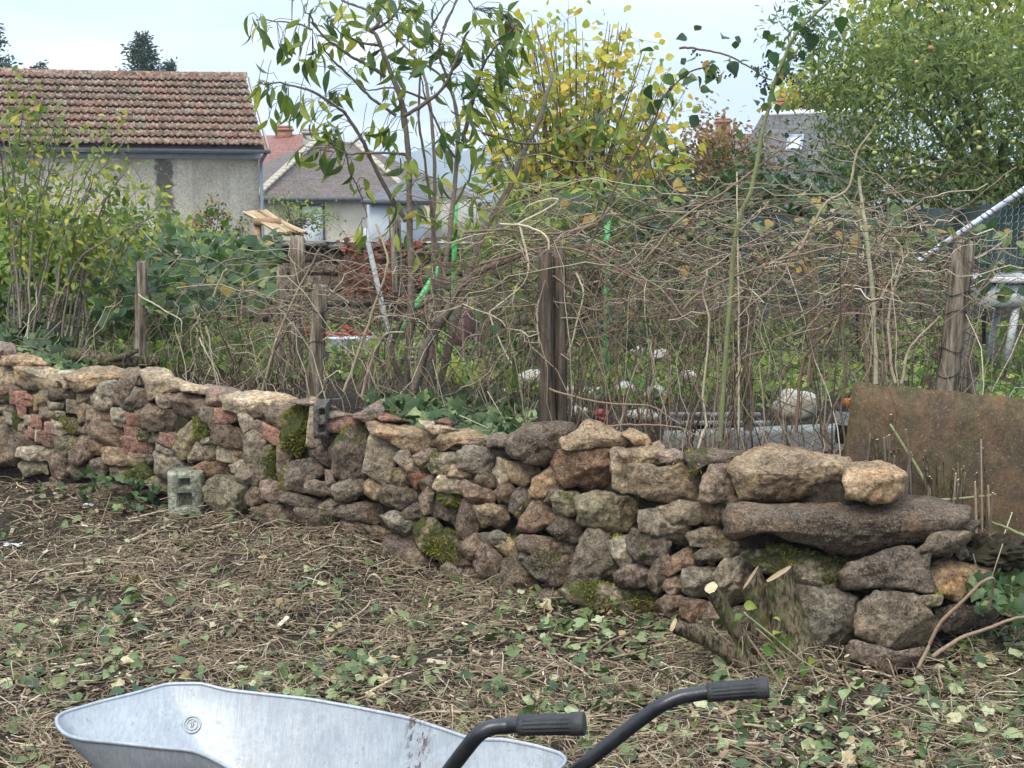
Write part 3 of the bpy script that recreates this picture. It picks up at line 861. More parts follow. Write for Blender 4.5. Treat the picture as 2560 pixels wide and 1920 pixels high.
# ------------------------------------------------------------------ houses and gardens beyond the fence
def quadsheet(mb, a, b, c, d, tint=.5): return mb.add(np.array([a, b, c, d]), f4=[[0, 1, 2, 3]], tint=tint)
def slab(mb, corners, t, tint=.5):
    """a quad given thickness t along its normal, backwards"""
    q = np.asarray(corners, float); n = norm(np.cross(q[1] - q[0], q[3] - q[0]))
    v = np.concatenate([q, q - n * t])
    return mb.add(v, f4=[[0, 1, 2, 3], [7, 6, 5, 4], [0, 4, 5, 1], [1, 5, 6, 2], [2, 6, 7, 3], [3, 7, 4, 0]], tint=tint)

# -- the outbuilding with the mossy red tile roof
B_ = P(655, 372, 29.0)
hu = np.array([.954, .30, 0]); hn = np.array([-.30, .954, 0]); HL = 8.6
eave_z = B_[2]
run, rise = 3.15, 1.72
barn = thing("tiled_outbuilding", "low rendered outbuilding with mossy red clay tile roof and zinc gutter", "outbuilding", (B_[0], B_[1], 0.3))
m_render, nt, out = nodes_of("stained render"); T = NT(nt)
vec = T.obj(); n1 = T.noise(vec, 1.1, 6, .6); n2 = T.noise(vec, 22, 5, .75); n3 = T.noise(vec, 60, 3, .7)
sp = T.n("ShaderNodeSeparateXYZ"); T.link(vec, sp.inputs[0])
c = T.mix(T.rng(n1, .35, .65, 0, 1), (.62, .54, .41), (.80, .71, .55))
c = T.scale(c, T.rng(n2, .35, .65, .72, 1.22))
mp = T.n("ShaderNodeMapping"); mp.inputs["Scale"].default_value = (3.2, 3.2, .22); T.link(vec, mp.inputs[0])
streak = T.noise(mp.outputs[0], 1.0, 5, .7)
c = T.mix(T.rng(streak, .54, .68, 0, .38), c, (.27, .24, .195))
# the black leak stain under the gutter: a ragged vertical band of its own
sx = T.math('ABSOLUTE', T.math('ADD', sp.outputs[0], 1.86))
st = T.math('ADD', T.rng(sx, .08, .30, 1.0, 0.0, True), T.rng(T.noise(vec, 7, 6, .8), .35, .65, -.55, .35))
c = T.mix(T.rng(st, .35, .8, 0, .82), c, (.055, .05, .042))
T.link(T.pbsdf(c, .95, T.bump(T.math('ADD', n2, n3), .8, .02), 0, .1), out.inputs[0])
base_z = .3
wc = [B_ + hn * .25 - hu * .05]
A_ = wc[0] - hu * HL
def atz(p, z): return np.array([p[0], p[1], z])
mb = MB()
back = hn * (2 * run - .4)
fz = eave_z - .20
p0, p1 = wc[0], A_
apex = lambda p: atz(p + hn * (run - .2), eave_z + rise - .12)
V = [atz(p1, base_z), atz(p0, base_z), atz(p0, fz + .14), atz(p1, fz + .14),
     atz(p1 + back, base_z), atz(p0 + back, base_z), atz(p0 + back, fz + .14), atz(p1 + back, fz + .14), apex(p0), apex(p1)]
mb.add(V, f4=[[0, 1, 2, 3], [1, 5, 6, 2], [5, 4, 7, 6], [4, 0, 3, 7]], f3=[[2, 6, 8], [3, 9, 7]])
mb.build("wall", m_render, barn, origin=atz(wc[0], base_z))
m_zinc = mat_plain("zinc", (.30, .34, .39), .45, .6, .5, .15, 6, .1, 30)
m_white = mat_plain("white painted wood", (.74, .75, .74), .6, var=.08)
mb = MB(); slab(mb, [atz(p1 - hn * .03, fz - .02), atz(p0 - hn * .03 + hu * .06, fz - .02), atz(p0 - hn * .03 + hu * .06, fz + .12), atz(p1 - hn * .03, fz + .12)], .05)
mb.build("fascia_board", mat_plain("painted fascia", (.52, .56, .60), .6, var=.1), barn)
mb = MB(); ang = np.linspace(math.pi, 2 * math.pi, 8)
ga, gb = atz(B_ - hu * HL - hn * .10, eave_z - .03), atz(B_ + hu * .16 - hn * .10, eave_z - .03)
ring = np.stack([np.cos(ang), np.sin(ang)], -1) * .075
vv = np.concatenate([[e_ - hn * 0 + hn * r_[0] + np.array([0, 0, r_[1]]) for r_ in ring] for e_ in (ga, gb)])
vv2 = np.concatenate([[e_ + hn * r_[0] * .9 + np.array([0, 0, r_[1] * .9 + .004]) for r_ in ring] for e_ in (ga, gb)])
mb.add(vv, f4=[[i, i + 1, i + 9, i + 8] for i in range(7)]).add(vv2, f4=[[i, i + 8, i + 9, i + 1] for i in range(7)])
for k in range(9):
    e_ = gb - hu * (.5 + k * .95); tubes(mb, np.array([e_ + hn * r_[0] * 1.06 + np.array([0, 0, r_[1] * 1.06]) for r_ in ring]), .012, 4)
mb.build("gutter", m_zinc, barn, smooth=True)
mb = MB(); dp = atz(p0 + hu * .05 - hn * .02, 0); tubes(mb, [atz(gb - hu * .1, eave_z - .1), atz(dp, eave_z - .26), atz(dp, eave_z - .5), atz(dp, base_z)], .04, 8)
mb.build("downpipe", m_zinc, barn, smooth=True)
# tiles one by one: rolled interlocking profile
m_tile, nt, out = nodes_of("weathered clay tile"); T = NT(nt)
oi = T.n("ShaderNodeObjectInfo"); vec = T.offs(T.obj(), oi.outputs["Random"], 91.0)
n1 = T.noise(vec, 9, 5, .7); n2 = T.noise(vec, 34, 4, .75)
c = T.ramp(oi.outputs["Random"], [(0, (.115, .062, .043)), (.3, (.18, .080, .052)), (.6, (.215, .092, .060)), (.85, (.15, .09, .063)), (1, (.20, .15, .11))])
c = T.scale(c, T.rng(n1, .3, .7, .6, 1.35))
c = T.mix(T.rng(n1, .50, .60, 0, .75), c, (.36, .31, .22))
c = T.mix(T.rng(n2, .55, .63, 0, .8), c, (.50, .45, .34))
c = T.mix(T.rng(T.noise(vec, 5, 5, .7), .52, .66, 0, .85), c, (.055, .045, .028))
T.link(T.pbsdf(c, .92, T.bump(n2, .5, .01), 0, .15), out.inputs[0])
NC, NRW, TW = 31, 10, 0.262
sl = math.hypot(run, rise); cs, sn = run / sl, rise / sl
row = sl / NRW
dirr = hn * cs + np.array([0, 0, sn]); nn = -hn * sn + np.array([0, 0, cs])
xs_ = np.array([0, .04, .10, .16, .24, .42, .50, .56, .62, .70, .80, .94, 1.0]); zs_ = np.array([.012, .035, .045, .03, .006, .006, .02, .036, .036, .018, .006, .008, .012])
tv = np.concatenate([np.stack([xs_ * TW, np.full(13, 0.0), zs_ + .062], -1), np.stack([xs_ * TW, np.full(13, row * 1.10), zs_], -1), np.stack([xs_ * TW, np.full(13, 0.004), zs_ + .042], -1)])
tf = [[i, i + 1, 14 + i, 13 + i] for i in range(12)] + [[26 + i, 27 + i, i + 1, i] for i in range(12)]
tile_me = MB().add(tv, f4=tf).mesh("tile", m_tile, smooth=False)
roof = bpy.data.objects.new("roof", None); COL.objects.link(roof); roof.parent = barn
roof_o = B_ + hu * .05 - np.array([0, 0, .0])
roof.location = Vector(roof_o) - barn.location
rm = MB()
slab(rm, [roof_o - hu * HL, roof_o, roof_o + dirr * sl, roof_o + dirr * sl - hu * HL], .05)
back_dir = hn * cs - np.array([0, 0, sn])
rt = roof_o + dirr * sl
slab(rm, [rt, rt + back_dir * sl, rt + back_dir * sl - hu * HL, rt - hu * HL], .05)
o = rm.build("roof_deck", mat_plain("shade-dark roof deck", (.045, .03, .024), .9), None); o.parent = roof; o.location = -Vector(roof_o)  # deck coloured near black: shade put into the gaps under the tile rows
stuff_t = MB(); cnt = 0
Rt = np.stack([hu, dirr, nn], -1)
for j in range(NRW):
    for i in range(NC + 2):
        sag = -.035 * math.sin(math.pi * (i / NC)) * (j / NRW) + random.uniform(-.006, .006)
        q = roof_o - hu * (TW * (i + 1) + (.0 if j % 2 else .0)) + dirr * (row * j) + nn * (.03 + sag)
        tilt = random.gauss(0, .012)
        Rz = Rt @ np.array([[math.cos(tilt), -math.sin(tilt), 0], [math.sin(tilt), math.cos(tilt), 0], [0, 0, 1]])
        if i < 30:
            M = np.eye(4); M[:3, :3] = Rz; M[:3, 3] = q - roof_o
            t = bpy.data.objects.new("tile", tile_me); COL.objects.link(t); t.parent = roof
            from mathutils import Matrix
            t.matrix_basis = Matrix([list(map(float, r_)) for r_ in M])
        else: stuff_t.add((tv @ Rz.T) + q - roof_o, f4=tf)
o = stuff_t.build("tiles_beyond", m_tile, None, kind='stuff'); o.parent = roof
ang = np.linspace(-.2, math.pi + .2, 9)
rv = np.concatenate([np.stack([np.full(9, x), np.cos(ang) * r_, np.sin(ang) * r_], -1) for x, r_ in ((0, .135), (.07, .125), (.40, .115))])
rf_ = [[k * 9 + i, k * 9 + i + 1, k * 9 + 10 + i, k * 9 + 9 + i] for k in range(2) for i in range(8)]
ridge_me = MB().add(rv, f4=rf_).mesh("ridge_tile", m_tile)
for k in range(23):
    M = np.eye(4); M[:3, :3] = np.stack([-hu, -hn, np.array([0, 0, 1])], -1)
    M[:3, 3] = rt + nn * 0 + hu * .04 - hu * (k * .38) + np.array([0, 0, .01 - .05 * math.sin(math.pi * k / 22)]) - roof_o
    t = bpy.data.objects.new("ridge_tile", ridge_me); COL.objects.link(t); t.parent = roof; t.matrix_basis = Matrix([list(map(float, r_)) for r_ in M])
mb = MB(); slab(mb, [roof_o + hu * .07 - nn * .06, roof_o + hu * .07 + nn * .03, rt + hu * .07 + nn * .03, rt + hu * .07 - nn * .06], .03)
o = mb.build("verge", mat_plain("verge mortar", (.42, .38, .32), .9), None); o.parent = roof; o.location = -Vector(roof_o)

# -- the hipped slate house
def mat_slate(name, c1, c2, lichen, sx=2.2, sy=7.0):
    m, nt, out = nodes_of(name); T = NT(nt)
    vec = T.n("ShaderNodeTexCoord").outputs["UV"]
    br = T.n("ShaderNodeTexBrick"); T.link(vec, br.inputs["Vector"])
    br.inputs["Scale"].default_value = 1.0; br.inputs["Brick Width"].default_value = 1 / sx; br.inputs["Row Height"].default_value = 1 / sy
    br.inputs["Mortar Size"].default_value = .012; br.inputs["Color1"].default_value = (*c1, 1); br.inputs["Color2"].default_value = (*c2, 1)
    br.inputs["Mortar"].default_value = (c1[0] * .35, c1[1] * .35, c1[2] * .35, 1); br.inputs["Bias"].default_value = 0.0
    ob = T.obj(); n1 = T.noise(ob, 3.5, 6, .75); n2 = T.noise(ob, 12, 5, .8)
    c = T.scale(br.outputs["Color"], T.rng(n1, .3, .7, .7, 1.3))
    c = T.mix(T.rng(n2, .56, .66, 0, .75), c, lichen)
    T.link(T.pbsdf(c, .75, T.bump(br.outputs["Fac"], -.6, .02), 0, .25), out.inputs[0])
    return m
def roof_face(mb_name, corners, mat, parent, t=.06, name="roof"):
    """a roof slope of real thickness; UVs in metres across / up the slope"""
    q = np.asarray(corners, float); n = norm(np.cross(q[1] - q[0], q[-1] - q[0]))
    k = len(q); v = np.concatenate([q, q - n * t])
    me = bpy.data.meshes.new(name)
    F = [list(range(k)), list(range(2 * k - 1, k - 1, -1))] + [[i, i + k, (i + 1) % k + k, (i + 1) % k] for i in range(k)]
    me.from_pydata([tuple(x) for x in v], [], F)
    ux = norm(q[1] - q[0]); uy = np.cross(n, ux); uv = me.uv_layers.new()
    for l in me.loops:
        p = v[l.vertex_index] - q[0]; uv.data[l.index].uv = (float(p @ ux), float(p @ uy))
    me.materials.append(mat)
    o = bpy.data.objects.new(name, me); COL.objects.link(o); o.parent = parent; o.location = -parent.location
    return o
m_slate = mat_slate("lichened slate", (.108, .079, .063), (.148, .110, .088), (.33, .29, .22))
m_cream = mat_plain("cream render", (.66, .58, .45), .9, var=.10, scale=1.5, dirt=(.40, .34, .25))
hC, hR, hA, hB, hL = P(640, 492, 44), P(1035, 499, 49), P(792, 352, 50.5), P(884, 356, 52.5), P(470, 478, 52)
house = thing("slate_roof_house", "cream house with steep hipped slate roof, pale hip tiles and closed white shutter", "house", (hC[0], hC[1], 0.3))
ez = hC[2]; hR[2] = ez; hL[2] = ez + .1
roof_face("", [hC, hR, hB, hA], m_slate, house)
roof_face("", [hL, hC, hA], m_slate, house)
farR = hR + np.array([2.2, 6.5, 0]); farL = hL + np.array([2.2, 6.5, 0])
roof_face("", [hR, farR, hB], m_slate, house)
roof_face("", [farR, farL, hA, hB], m_slate, house)
fu = norm((hR - hC) * np.array([1, 1, 0])); fn = np.array([-fu[1], fu[0], 0])
lu = norm((hL - hC) * np.array([1, 1, 0]))
ins = .3
wC = hC + fn * ins + fu * ins; wR = hR + fn * ins - fu * ins; wL = hL + fu * ins
mb = MB()
V = [atz(wL, .0), atz(wC, .0), atz(wR, .0), atz(wL, ez - .06), atz(wC, ez - .06), atz(wR, ez - .06)]
mb.add(V, f4=[[0, 1, 4, 3], [1, 2, 5, 4]])
slab(mb, [atz(wR, 0), atz(farR, 0), atz(farR, ez - .06), atz(wR, ez - .06)], .2)
mb.build("wall", m_cream, house)
mb = MB(); slab(mb, [hC - fn * .03 - np.array([0, 0, .14]), hR - fn * .03 - np.array([0, 0, .14]), hR - fn * .03, hC - fn * .03], .12)
mb.build("gutter", mat_plain("dark gutter", (.10, .105, .11), .5), house)
m_dk = mat_plain("dark frame", (.05, .055, .06), .5)
wa, wb = P(758, 511, 45.5), P(816, 511, 46.3)
s0 = float((wa - wC) @ fu); s1 = float((wb - wC) @ fu); zt_ = wa[2] + .02
def on(s, z, d): return atz(wC + fu * s - fn * d, z)
wz0 = zt_ - 2.1
mb = MB()
for (a0, a1, z0, z1) in ((s0, s0 + .08, wz0, zt_), (s1 - .08, s1, wz0, zt_), (s0 + .08, s1 - .08, zt_ - .09, zt_)):
    slab(mb, [on(a0, z0, .05), on(a1, z0, .05), on(a1, z1, .05), on(a0, z1, .05)], .09)
wf = mb.build("window_frame", m_dk, house)
mb = MB()
ns = 1
for k in range(ns):
    z0 = wz0 + (zt_ - .09 - wz0) * k / ns; z1 = wz0 + (zt_ - .09 - wz0) * (k + 1.0) / ns
    slab(mb, [on(s0 + .08, z0, .03), on(s1 - .08, z0, .03), on(s1 - .08, z1, .03), on(s0 + .08, z1, .03)], .02)
mb.build("roller_shutter", m_white, house)
m_hip = mat_plain("pale hip tile", (.40, .35, .26), .9, var=.3, scale=5)
hip_me = MB().box((0, 0, 0), (.36, .24, .10)).mesh("hip_tile", m_hip)
for (a0, a1, n_) in ((hC, hA, 17), (hR, hB, 13)):
    d_ = norm(a1 - a0)
    for k in range(n_):
        q = a0 + (a1 - a0) * (k + .5) / n_
        y_ = norm(np.cross([0, 0, 1], d_)); M = np.eye(4); M[:3, :3] = np.stack([d_, y_, np.cross(d_, y_)], -1); M[:3, 3] = q + np.array([0, 0, .05])
        inst("hip_tile", hip_me, house, M)

# -- lean-to with a grey roof and pale blue wall
lt = [P(905, 500, 41), P(1075, 502, 42.2), P(1075, 448, 45.2), P(1015, 448, 45)]
lean = thing("lean_to_house", "pale blue walled annexe under a plain grey slate roof", "house", (lt[0][0], lt[0][1], .2))
m_slate2 = mat_slate("plain slate", (.10, .10, .105), (.13, .128, .13), (.19, .185, .17))
roof_face("", lt, m_slate2, lean)
mb = MB(); q0, q1 = lt[0] + np.array([.25, .3, 0]), lt[1] + np.array([-.2, .3, 0])
slab(mb, [atz(q0, 0), atz(q1, 0), atz(q1, q1[2] + .02), atz(q0, q0[2] + .02)], .25)
mb.build("wall", mat_plain("pale blue render", (.50, .53, .54), .9, var=.06, scale=2), lean)
mb = MB(); slab(mb, [lt[0] - np.array([0, .04, .13]), lt[1] - np.array([0, .04, .13]), lt[1] - np.array([0, .04, 0]), lt[0] - np.array([0, .04, 0])], .1); mb.build("gutter", m_dk, lean)

# -- red roof behind with brick chimney
rr0 = thing("red_roof_house", "distant house with orange red tile roof and two chimneys", "house", tuple(P(700, 420, 62) * np.array([1, 1, 0])))
m_red = mat_slate("red tiles", (.20, .088, .062), (.25, .11, .078), (.14, .08, .06), 2.2, 2.6)
roof_face("", [P(560, 420, 60), P(800, 420, 60), P(775, 334, 64), P(693, 338, 64)], m_red, rr0)
roof_face("", [P(480, 420, 66), P(560, 420, 60), P(693, 338, 64), P(660, 338, 68)], m_red, rr0)
mb = MB(); slab(mb, [atz(P(570, 420, 60.6), 0), atz(P(798, 420, 60.6), 0), P(798, 418, 60.6), P(570, 418, 60.6)], .3); mb.build("wall", m_cream, rr0)
m_bk = mat_plain("chimney brick", (.36, .16, .09), .9, var=.3, scale=6)
def chimney(px0, px1, py0, py1, Y, mat, parent, d=.7):
    a, b = P(px0, py1, Y), P(px1, py0, Y)
    mb = MB().box(((a[0] + b[0]) / 2, Y + d / 2, (a[2] + b[2]) / 2), (b[0] - a[0], d, b[2] - a[2]))
    w = b[0] - a[0]
    mb.box(((a[0] + b[0]) / 2, Y + d / 2, b[2] + .05), (w * 1.18, d * 1.18, .12)); mb.box(((a[0] + b[0]) / 2, Y + d / 2, b[2] + .17), (w * 1.05, d * 1.05, .10))
    return mb.build("chimney", mat, parent)
chimney(688, 725, 326, 350, 63.6, m_bk, rr0)
chimney(758, 790, 334, 385, 59.2, mat_plain("grey chimney render", (.33, .30, .26), .9, var=.25, scale=4), rr0)
# -- slate roof at the other side with a skylight
sr = [P(1800, 475, 34), P(2190, 465, 33), P(2190, 278, 37.5), P(1905, 287, 38)]
shed = thing("skylight_house", "house with dark slate roof, white ridge strip and small skylight", "house", tuple(sr[0] * np.array([1, 1, 0])))
m_slate3 = mat_slate("dark slate", (.078, .072, .068), (.108, .10, .092), (.19, .17, .14), 3.0, 3.4)
roof_face("", sr, m_slate3, shed)
mb = MB(); slab(mb, [sr[3] + np.array([0, -.06, -.02]), sr[2] + np.array([0, -.06, -.02]), sr[2] + np.array([0, -.02, .10]), sr[3] + np.array([0, -.02, .10])], .1)
mb.build("ridge_strip", m_white, shed)
mb = MB(); w0, w1 = atz(sr[0] + np.array([.3, .4, 0]), 0), atz(sr[1] + np.array([0, .4, 0]), 0)
slab(mb, [w0, w1, atz(w1, sr[1][2]), atz(w0, sr[0][2])], .3); mb.build("wall", m_cream, shed)
sU = norm(sr[1] - sr[0]); sN = norm(np.cross(sU, sr[2] - sr[1])); sV = np.cross(sN, sU)
kc = P(1987, 344, 36.0)
kc = kc - sN * float((kc - sr[0]) @ sN)
m_glass = mat_plain("bright skylight glass", (.55, .60, .62), .35, spec=.4, var=.03)
mb = MB()
for (u0, u1, v0, v1) in ((-.21, -.16, -.50, .50), (.16, .21, -.50, .50), (-.16, .16, -.50, -.44), (-.16, .16, .44, .50)):
    slab(mb, [kc + sU * u0 + sV * v0 + sN * .09, kc + sU * u1 + sV * v0 + sN * .09, kc + sU * u1 + sV * v1 + sN * .09, kc + sU * u0 + sV * v1 + sN * .09], .1)
sk = mb.build("skylight", m_zinc, shed)
mb = MB(); slab(mb, [kc + sU * a_ + sV * b_ + sN * .06 for a_, b_ in ((-.16, -.44), (.16, -.44), (.16, .44), (-.16, .44))], .02)
g_ = mb.build("pane", m_glass, None); g_.parent = sk
chimney(1948, 1961, 266, 300, 38.2, m_bk, shed, .35)
far_h = thing("chimney_house", "far red brick chimney stack above a low brown roof", "house", tuple(P(1790, 400, 70) * np.array([1, 1, 0])))
roof_face("", [P(1730, 400, 70), P(1880, 400, 70), P(1870, 334, 75), P(1760, 334, 75)], mat_slate("brown tiles", (.16, .10, .075), (.2, .12, .09), (.2, .15, .1)), far_h)
mb = MB(); slab(mb, [atz(P(1735, 400, 70.5), 0), atz(P(1878, 400, 70.5), 0), P(1878, 396, 70.5), P(1735, 396, 70.5)], .3); mb.build("wall", m_cream, far_h)
chimney(1794, 1826, 306, 345, 73, m_bk, far_h, .9)
# -- television aerial over the slate house
aer = thing("tv_aerial", "thin grey television aerial with short cross bars against the sky", "aerial", tuple(P(1113, 330, 50)))
mb = MB(); a0, a1 = P(1112, 420, 50), P(1112, 303, 50); tubes(mb, [a0, a1], .02, 4); mb.build("mast", m_zinc, aer)
mb = MB(); b0, b1 = P(1096, 306, 50), P(1132, 304, 50); tubes(mb, [b0, b1], .015, 4)
for k in range(6):
    q = b0 + (b1 - b0) * k / 5; tubes(mb, [q - np.array([.0, .25, .14]), q + np.array([0, .25, .14])], .01, 3)
mb.build("crossbar", m_zinc, aer)

# -- old garden wall of rough stone with coping slabs and a red creeper
gw0, gw1 = P(560, 600, 14.2), P(1240, 600, 13.4)
gw0[2] = gw1[2] = 0
gwall = thing("garden_wall", "old grey rubble garden wall with flat coping slabs and creeper on it", "wall", (gw0[0], gw0[1], .4))
gu = norm(gw1 - gw0); gl = float(np.linalg.norm(gw1 - gw0)); gn = np.array([-gu[1], gu[0], 0])
TOPZ = P(700, 612, 14)[2]
MB().box(((gw0 + gw1)[0] / 2, (gw0 + gw1)[1] / 2 + .2, (TOPZ + .3) / 2), (gl + .2, .28, TOPZ - .34), np.stack([gu, gn, [0, 0, 1]], -1)).build("mortar_core", mat_plain("lime mortar", (.20, .17, .13), .95, var=.35), gwall)
gs_me = []
for k in range(7):
    r = random.Random(900 + k)
    g = np.array([[x, y, z] for z in (-.5, -.17, .17, .5) for y in (0,) for x in (-.5, -.25, 0, .25, .5)], float)
    fr = g.copy(); ed = np.maximum(np.abs(g[:, 0]), np.abs(g[:, 2])) > .49
    fr[:, 1] = np.where(ed, 0.0, -.09 - .05 * np.array([r.random() for _ in g])); fr[:, 0] += np.where(ed, 1, 0) * np.array([r.gauss(0, .03) for _ in g]); fr[:, 2] += np.where(ed, 1, 0) * np.array([r.gauss(0, .05) for _ in g])
    bk = fr[[0, 4, 19, 15]] * np.array([.95, 0, .95]) + np.array([0, .5, 0])
    f4 = [[i * 5 + j, i * 5 + j + 1, i * 5 + j + 6, i * 5 + j + 5] for i in range(3) for j in range(4)]
    mm = MB().add(np.concatenate([fr, bk]), f4=f4, f3=[[0, 20, 1], [1, 20, 2], [2, 20, 21], [2, 21, 3], [3, 21, 4], [15, 16, 23], [16, 17, 23], [17, 22, 23], [17, 18, 22], [18, 19, 22], [0, 5, 20], [5, 10, 20], [10, 23, 20], [10, 15, 23], [4, 21, 9], [9, 21, 14], [14, 21, 22], [14, 22, 19]])
    gs_me.append(mm.mesh("stone", m_stone))
z = .42; rw = 0
while z < TOPZ - .08:
    h = random.uniform(.11, .17); s = random.uniform(-.2, 0)
    while s < gl:
        w = random.uniform(.17, .42)
        M = np.eye(4); M[:3, :3] = np.stack([gu * w * .95, gn * .3, np.array([0, 0, h * .92])], -1)
        M[:3, 3] = gw0 + gu * (s + w / 2) + np.array([0, 0, z + h / 2]) + gn * .045
        t = random.choice([TONE['G'], TONE['B'], TONE['P'], TONE['G'], TONE['T']]); kk = random.uniform(.7, 1.1)
        inst("stone", random.choice(gs_me), gwall, M, (t[0] * kk, t[1] * kk, t[2] * kk, .15))
        s += w
    z += h
s = -.1
while s < gl - .2:
    w = random.uniform(.35, .7); zt2 = TOPZ + random.uniform(-.02, .02)
    M = np.eye(4); M[:3, :3] = np.stack([gu * w * .97, gn * .5, np.array([0, 0, .07])], -1); M[:3, 3] = gw0 + gu * (s + w / 2) + np.array([0, 0, zt2]) - gn * .05
    inst("coping_slab", random.choice(gs_me), gwall, M, (.25, .235, .20, .2)); s += w
mb = MB(); quadsheet(mb, *[gw0 + gu * a_ + gn * b_ + np.array([0, 0, TOPZ + .035]) for a_, b_ in ((-.1, -.06), (gl, -.06), (gl, .42), (-.1, .42))])
mb.build("coping_bed", mat_plain("coping top", (.30, .28, .24), .95, var=.3), gwall)
# -- reed mat roof on a small timber frame
rm0 = thing("reed_shelter", "slanting reed mat roof on a small wooden frame behind the garden wall", "shelter", tuple(P(690, 590, 18) * np.array([1, 1, 0])))
ra, rb, rc, rd = P(612, 532, 18.6), P(660, 527, 18.9), P(762, 582, 17.6), P(700, 584, 17.2)
m_reed = mat_ramp("dry reed", [(0, (.20, .125, .07)), (.5, (.36, .25, .14)), (1, (.50, .38, .23))])
mb = MB(); n = 60
u = np.linspace(0, 1, n)[:, None]
s_, e_ = ra + (rb - ra) * u, rd + (rc - rd) * u
j_ = rng.normal(0, .04, (n, 3))
tubes(mb, np.stack([s_ + j_ * np.array([1, 1, .3]), (s_ + e_) / 2, e_ + j_ * np.array([1, 1, .3])], 1), .014, 4, rng.random(n))
mb.build("reed_mat", m_reed, rm0)
m_plank = mat_plain("raw timber", (.36, .22, .125), .85, var=.25, scale=4)
for k, (px, py) in enumerate(((643, 556), (692, 560))):
    q = P(px, py, 18.0); MB().box((q[0], q[1], q[2] / 2 + .1), (.09, .09, q[2] - .1)).build("post", m_plank, rm0)
a0, a1 = P(634, 552, 17.95), P(702, 556, 17.95)
MB().box((a0 + a1) / 2, (np.linalg.norm(a1 - a0), .07, .09)).build("rail", m_plank, rm0)
# ------------------------------------------------------------------ trees, shrubs, brambles and the wire fence
m_bark = mat_ramp("bark", [(0, (.06, .046, .035)), (.5, (.16, .125, .093)), (1, (.34, .285, .22))], bump=.8, bscale=45)
m_cane = mat_ramp("dry cane", [(0, (.085, .05, .036)), (.3, (.21, .14, .092)), (.6, (.38, .295, .20)), (.85, (.58, .49, .35)), (1, (.17, .19, .075))], rough=.8)
m_leaf_a, m_leaf_a1 = leaf_pair("broad green leaf", [(0, (.035, .068, .024)), (.3, (.07, .115, .030)), (.65, (.15, .195, .040)), (.92, (.25, .285, .055)), (1, (.38, .32, .06))])
m_leaf_y, m_leaf_y1 = leaf_pair("yellowing leaf", [(0, (.15, .20, .04)), (.35, (.27, .295, .06)), (.65, (.40, .37, .06)), (.88, (.50, .37, .045)), (1, (.45, .25, .05))])
m_leaf_d, m_leaf_d1 = leaf_pair("dark glossy leaf", [(0, (.012, .030, .016)), (.5, (.03, .062, .028)), (.85, (.07, .115, .045)), (1, (.16, .19, .06))], rough=.38, spec=.5)
m_leaf_l, m_leaf_l1 = leaf_pair("fresh green leaf", [(0, (.045, .095, .020)), (.5, (.115, .19, .035)), (1, (.27, .31, .06))])
m_leaf_p, m_leaf_p1 = leaf_pair("apple leaf", [(0, (.032, .062, .020)), (.45, (.085, .13, .036)), (.8, (.18, .22, .065)), (1, (.32, .32, .10))], rough=.5, spec=.3)
m_leaf_r, m_leaf_r1 = leaf_pair("reddened leaf", [(0, (.10, .085, .04)), (.35, (.17, .11, .055)), (.7, (.27, .17, .075)), (.9, (.20, .19, .06)), (1, (.30, .06, .04))])
m_needle, _ = leaf_pair("dark needles", [(0, (.02, .042, .030)), (.6, (.045, .075, .05)), (1, (.08, .11, .065))], transl=.2)

def rand_dirs(n, down=0.0, spread=1.0):
    d = rng.normal(0, 1, (n, 3)) * spread; d[:, 2] -= down
    return norm(d)
def wiggle(p, a, n):
    q = spline(p, n); w = np.cumsum(rng.normal(0, 1, q.shape), 0); w -= np.linspace(0, 1, n)[:, None] * w[-1]
    return q + w * a / math.sqrt(n)

def along(paths, t0, t1, n):
    """n random stations along the given polylines between fractions t0..t1: positions and directions"""
    L = np.array([np.linalg.norm(np.diff(p, axis=0), axis=1).sum() for p in paths]); L = L / L.sum()
    k = rng.choice(len(paths), n, p=L); u = rng.uniform(t0, t1, n)
    pos, dr = np.empty((n, 3)), np.empty((n, 3))
    for i in range(n):
        p = paths[k[i]]; x = u[i] * (len(p) - 1.001); j = int(x); f = x - j
        pos[i] = p[j] * (1 - f) + p[j + 1] * f; dr[i] = p[j + 1] - p[j]
    return pos, norm(dr)

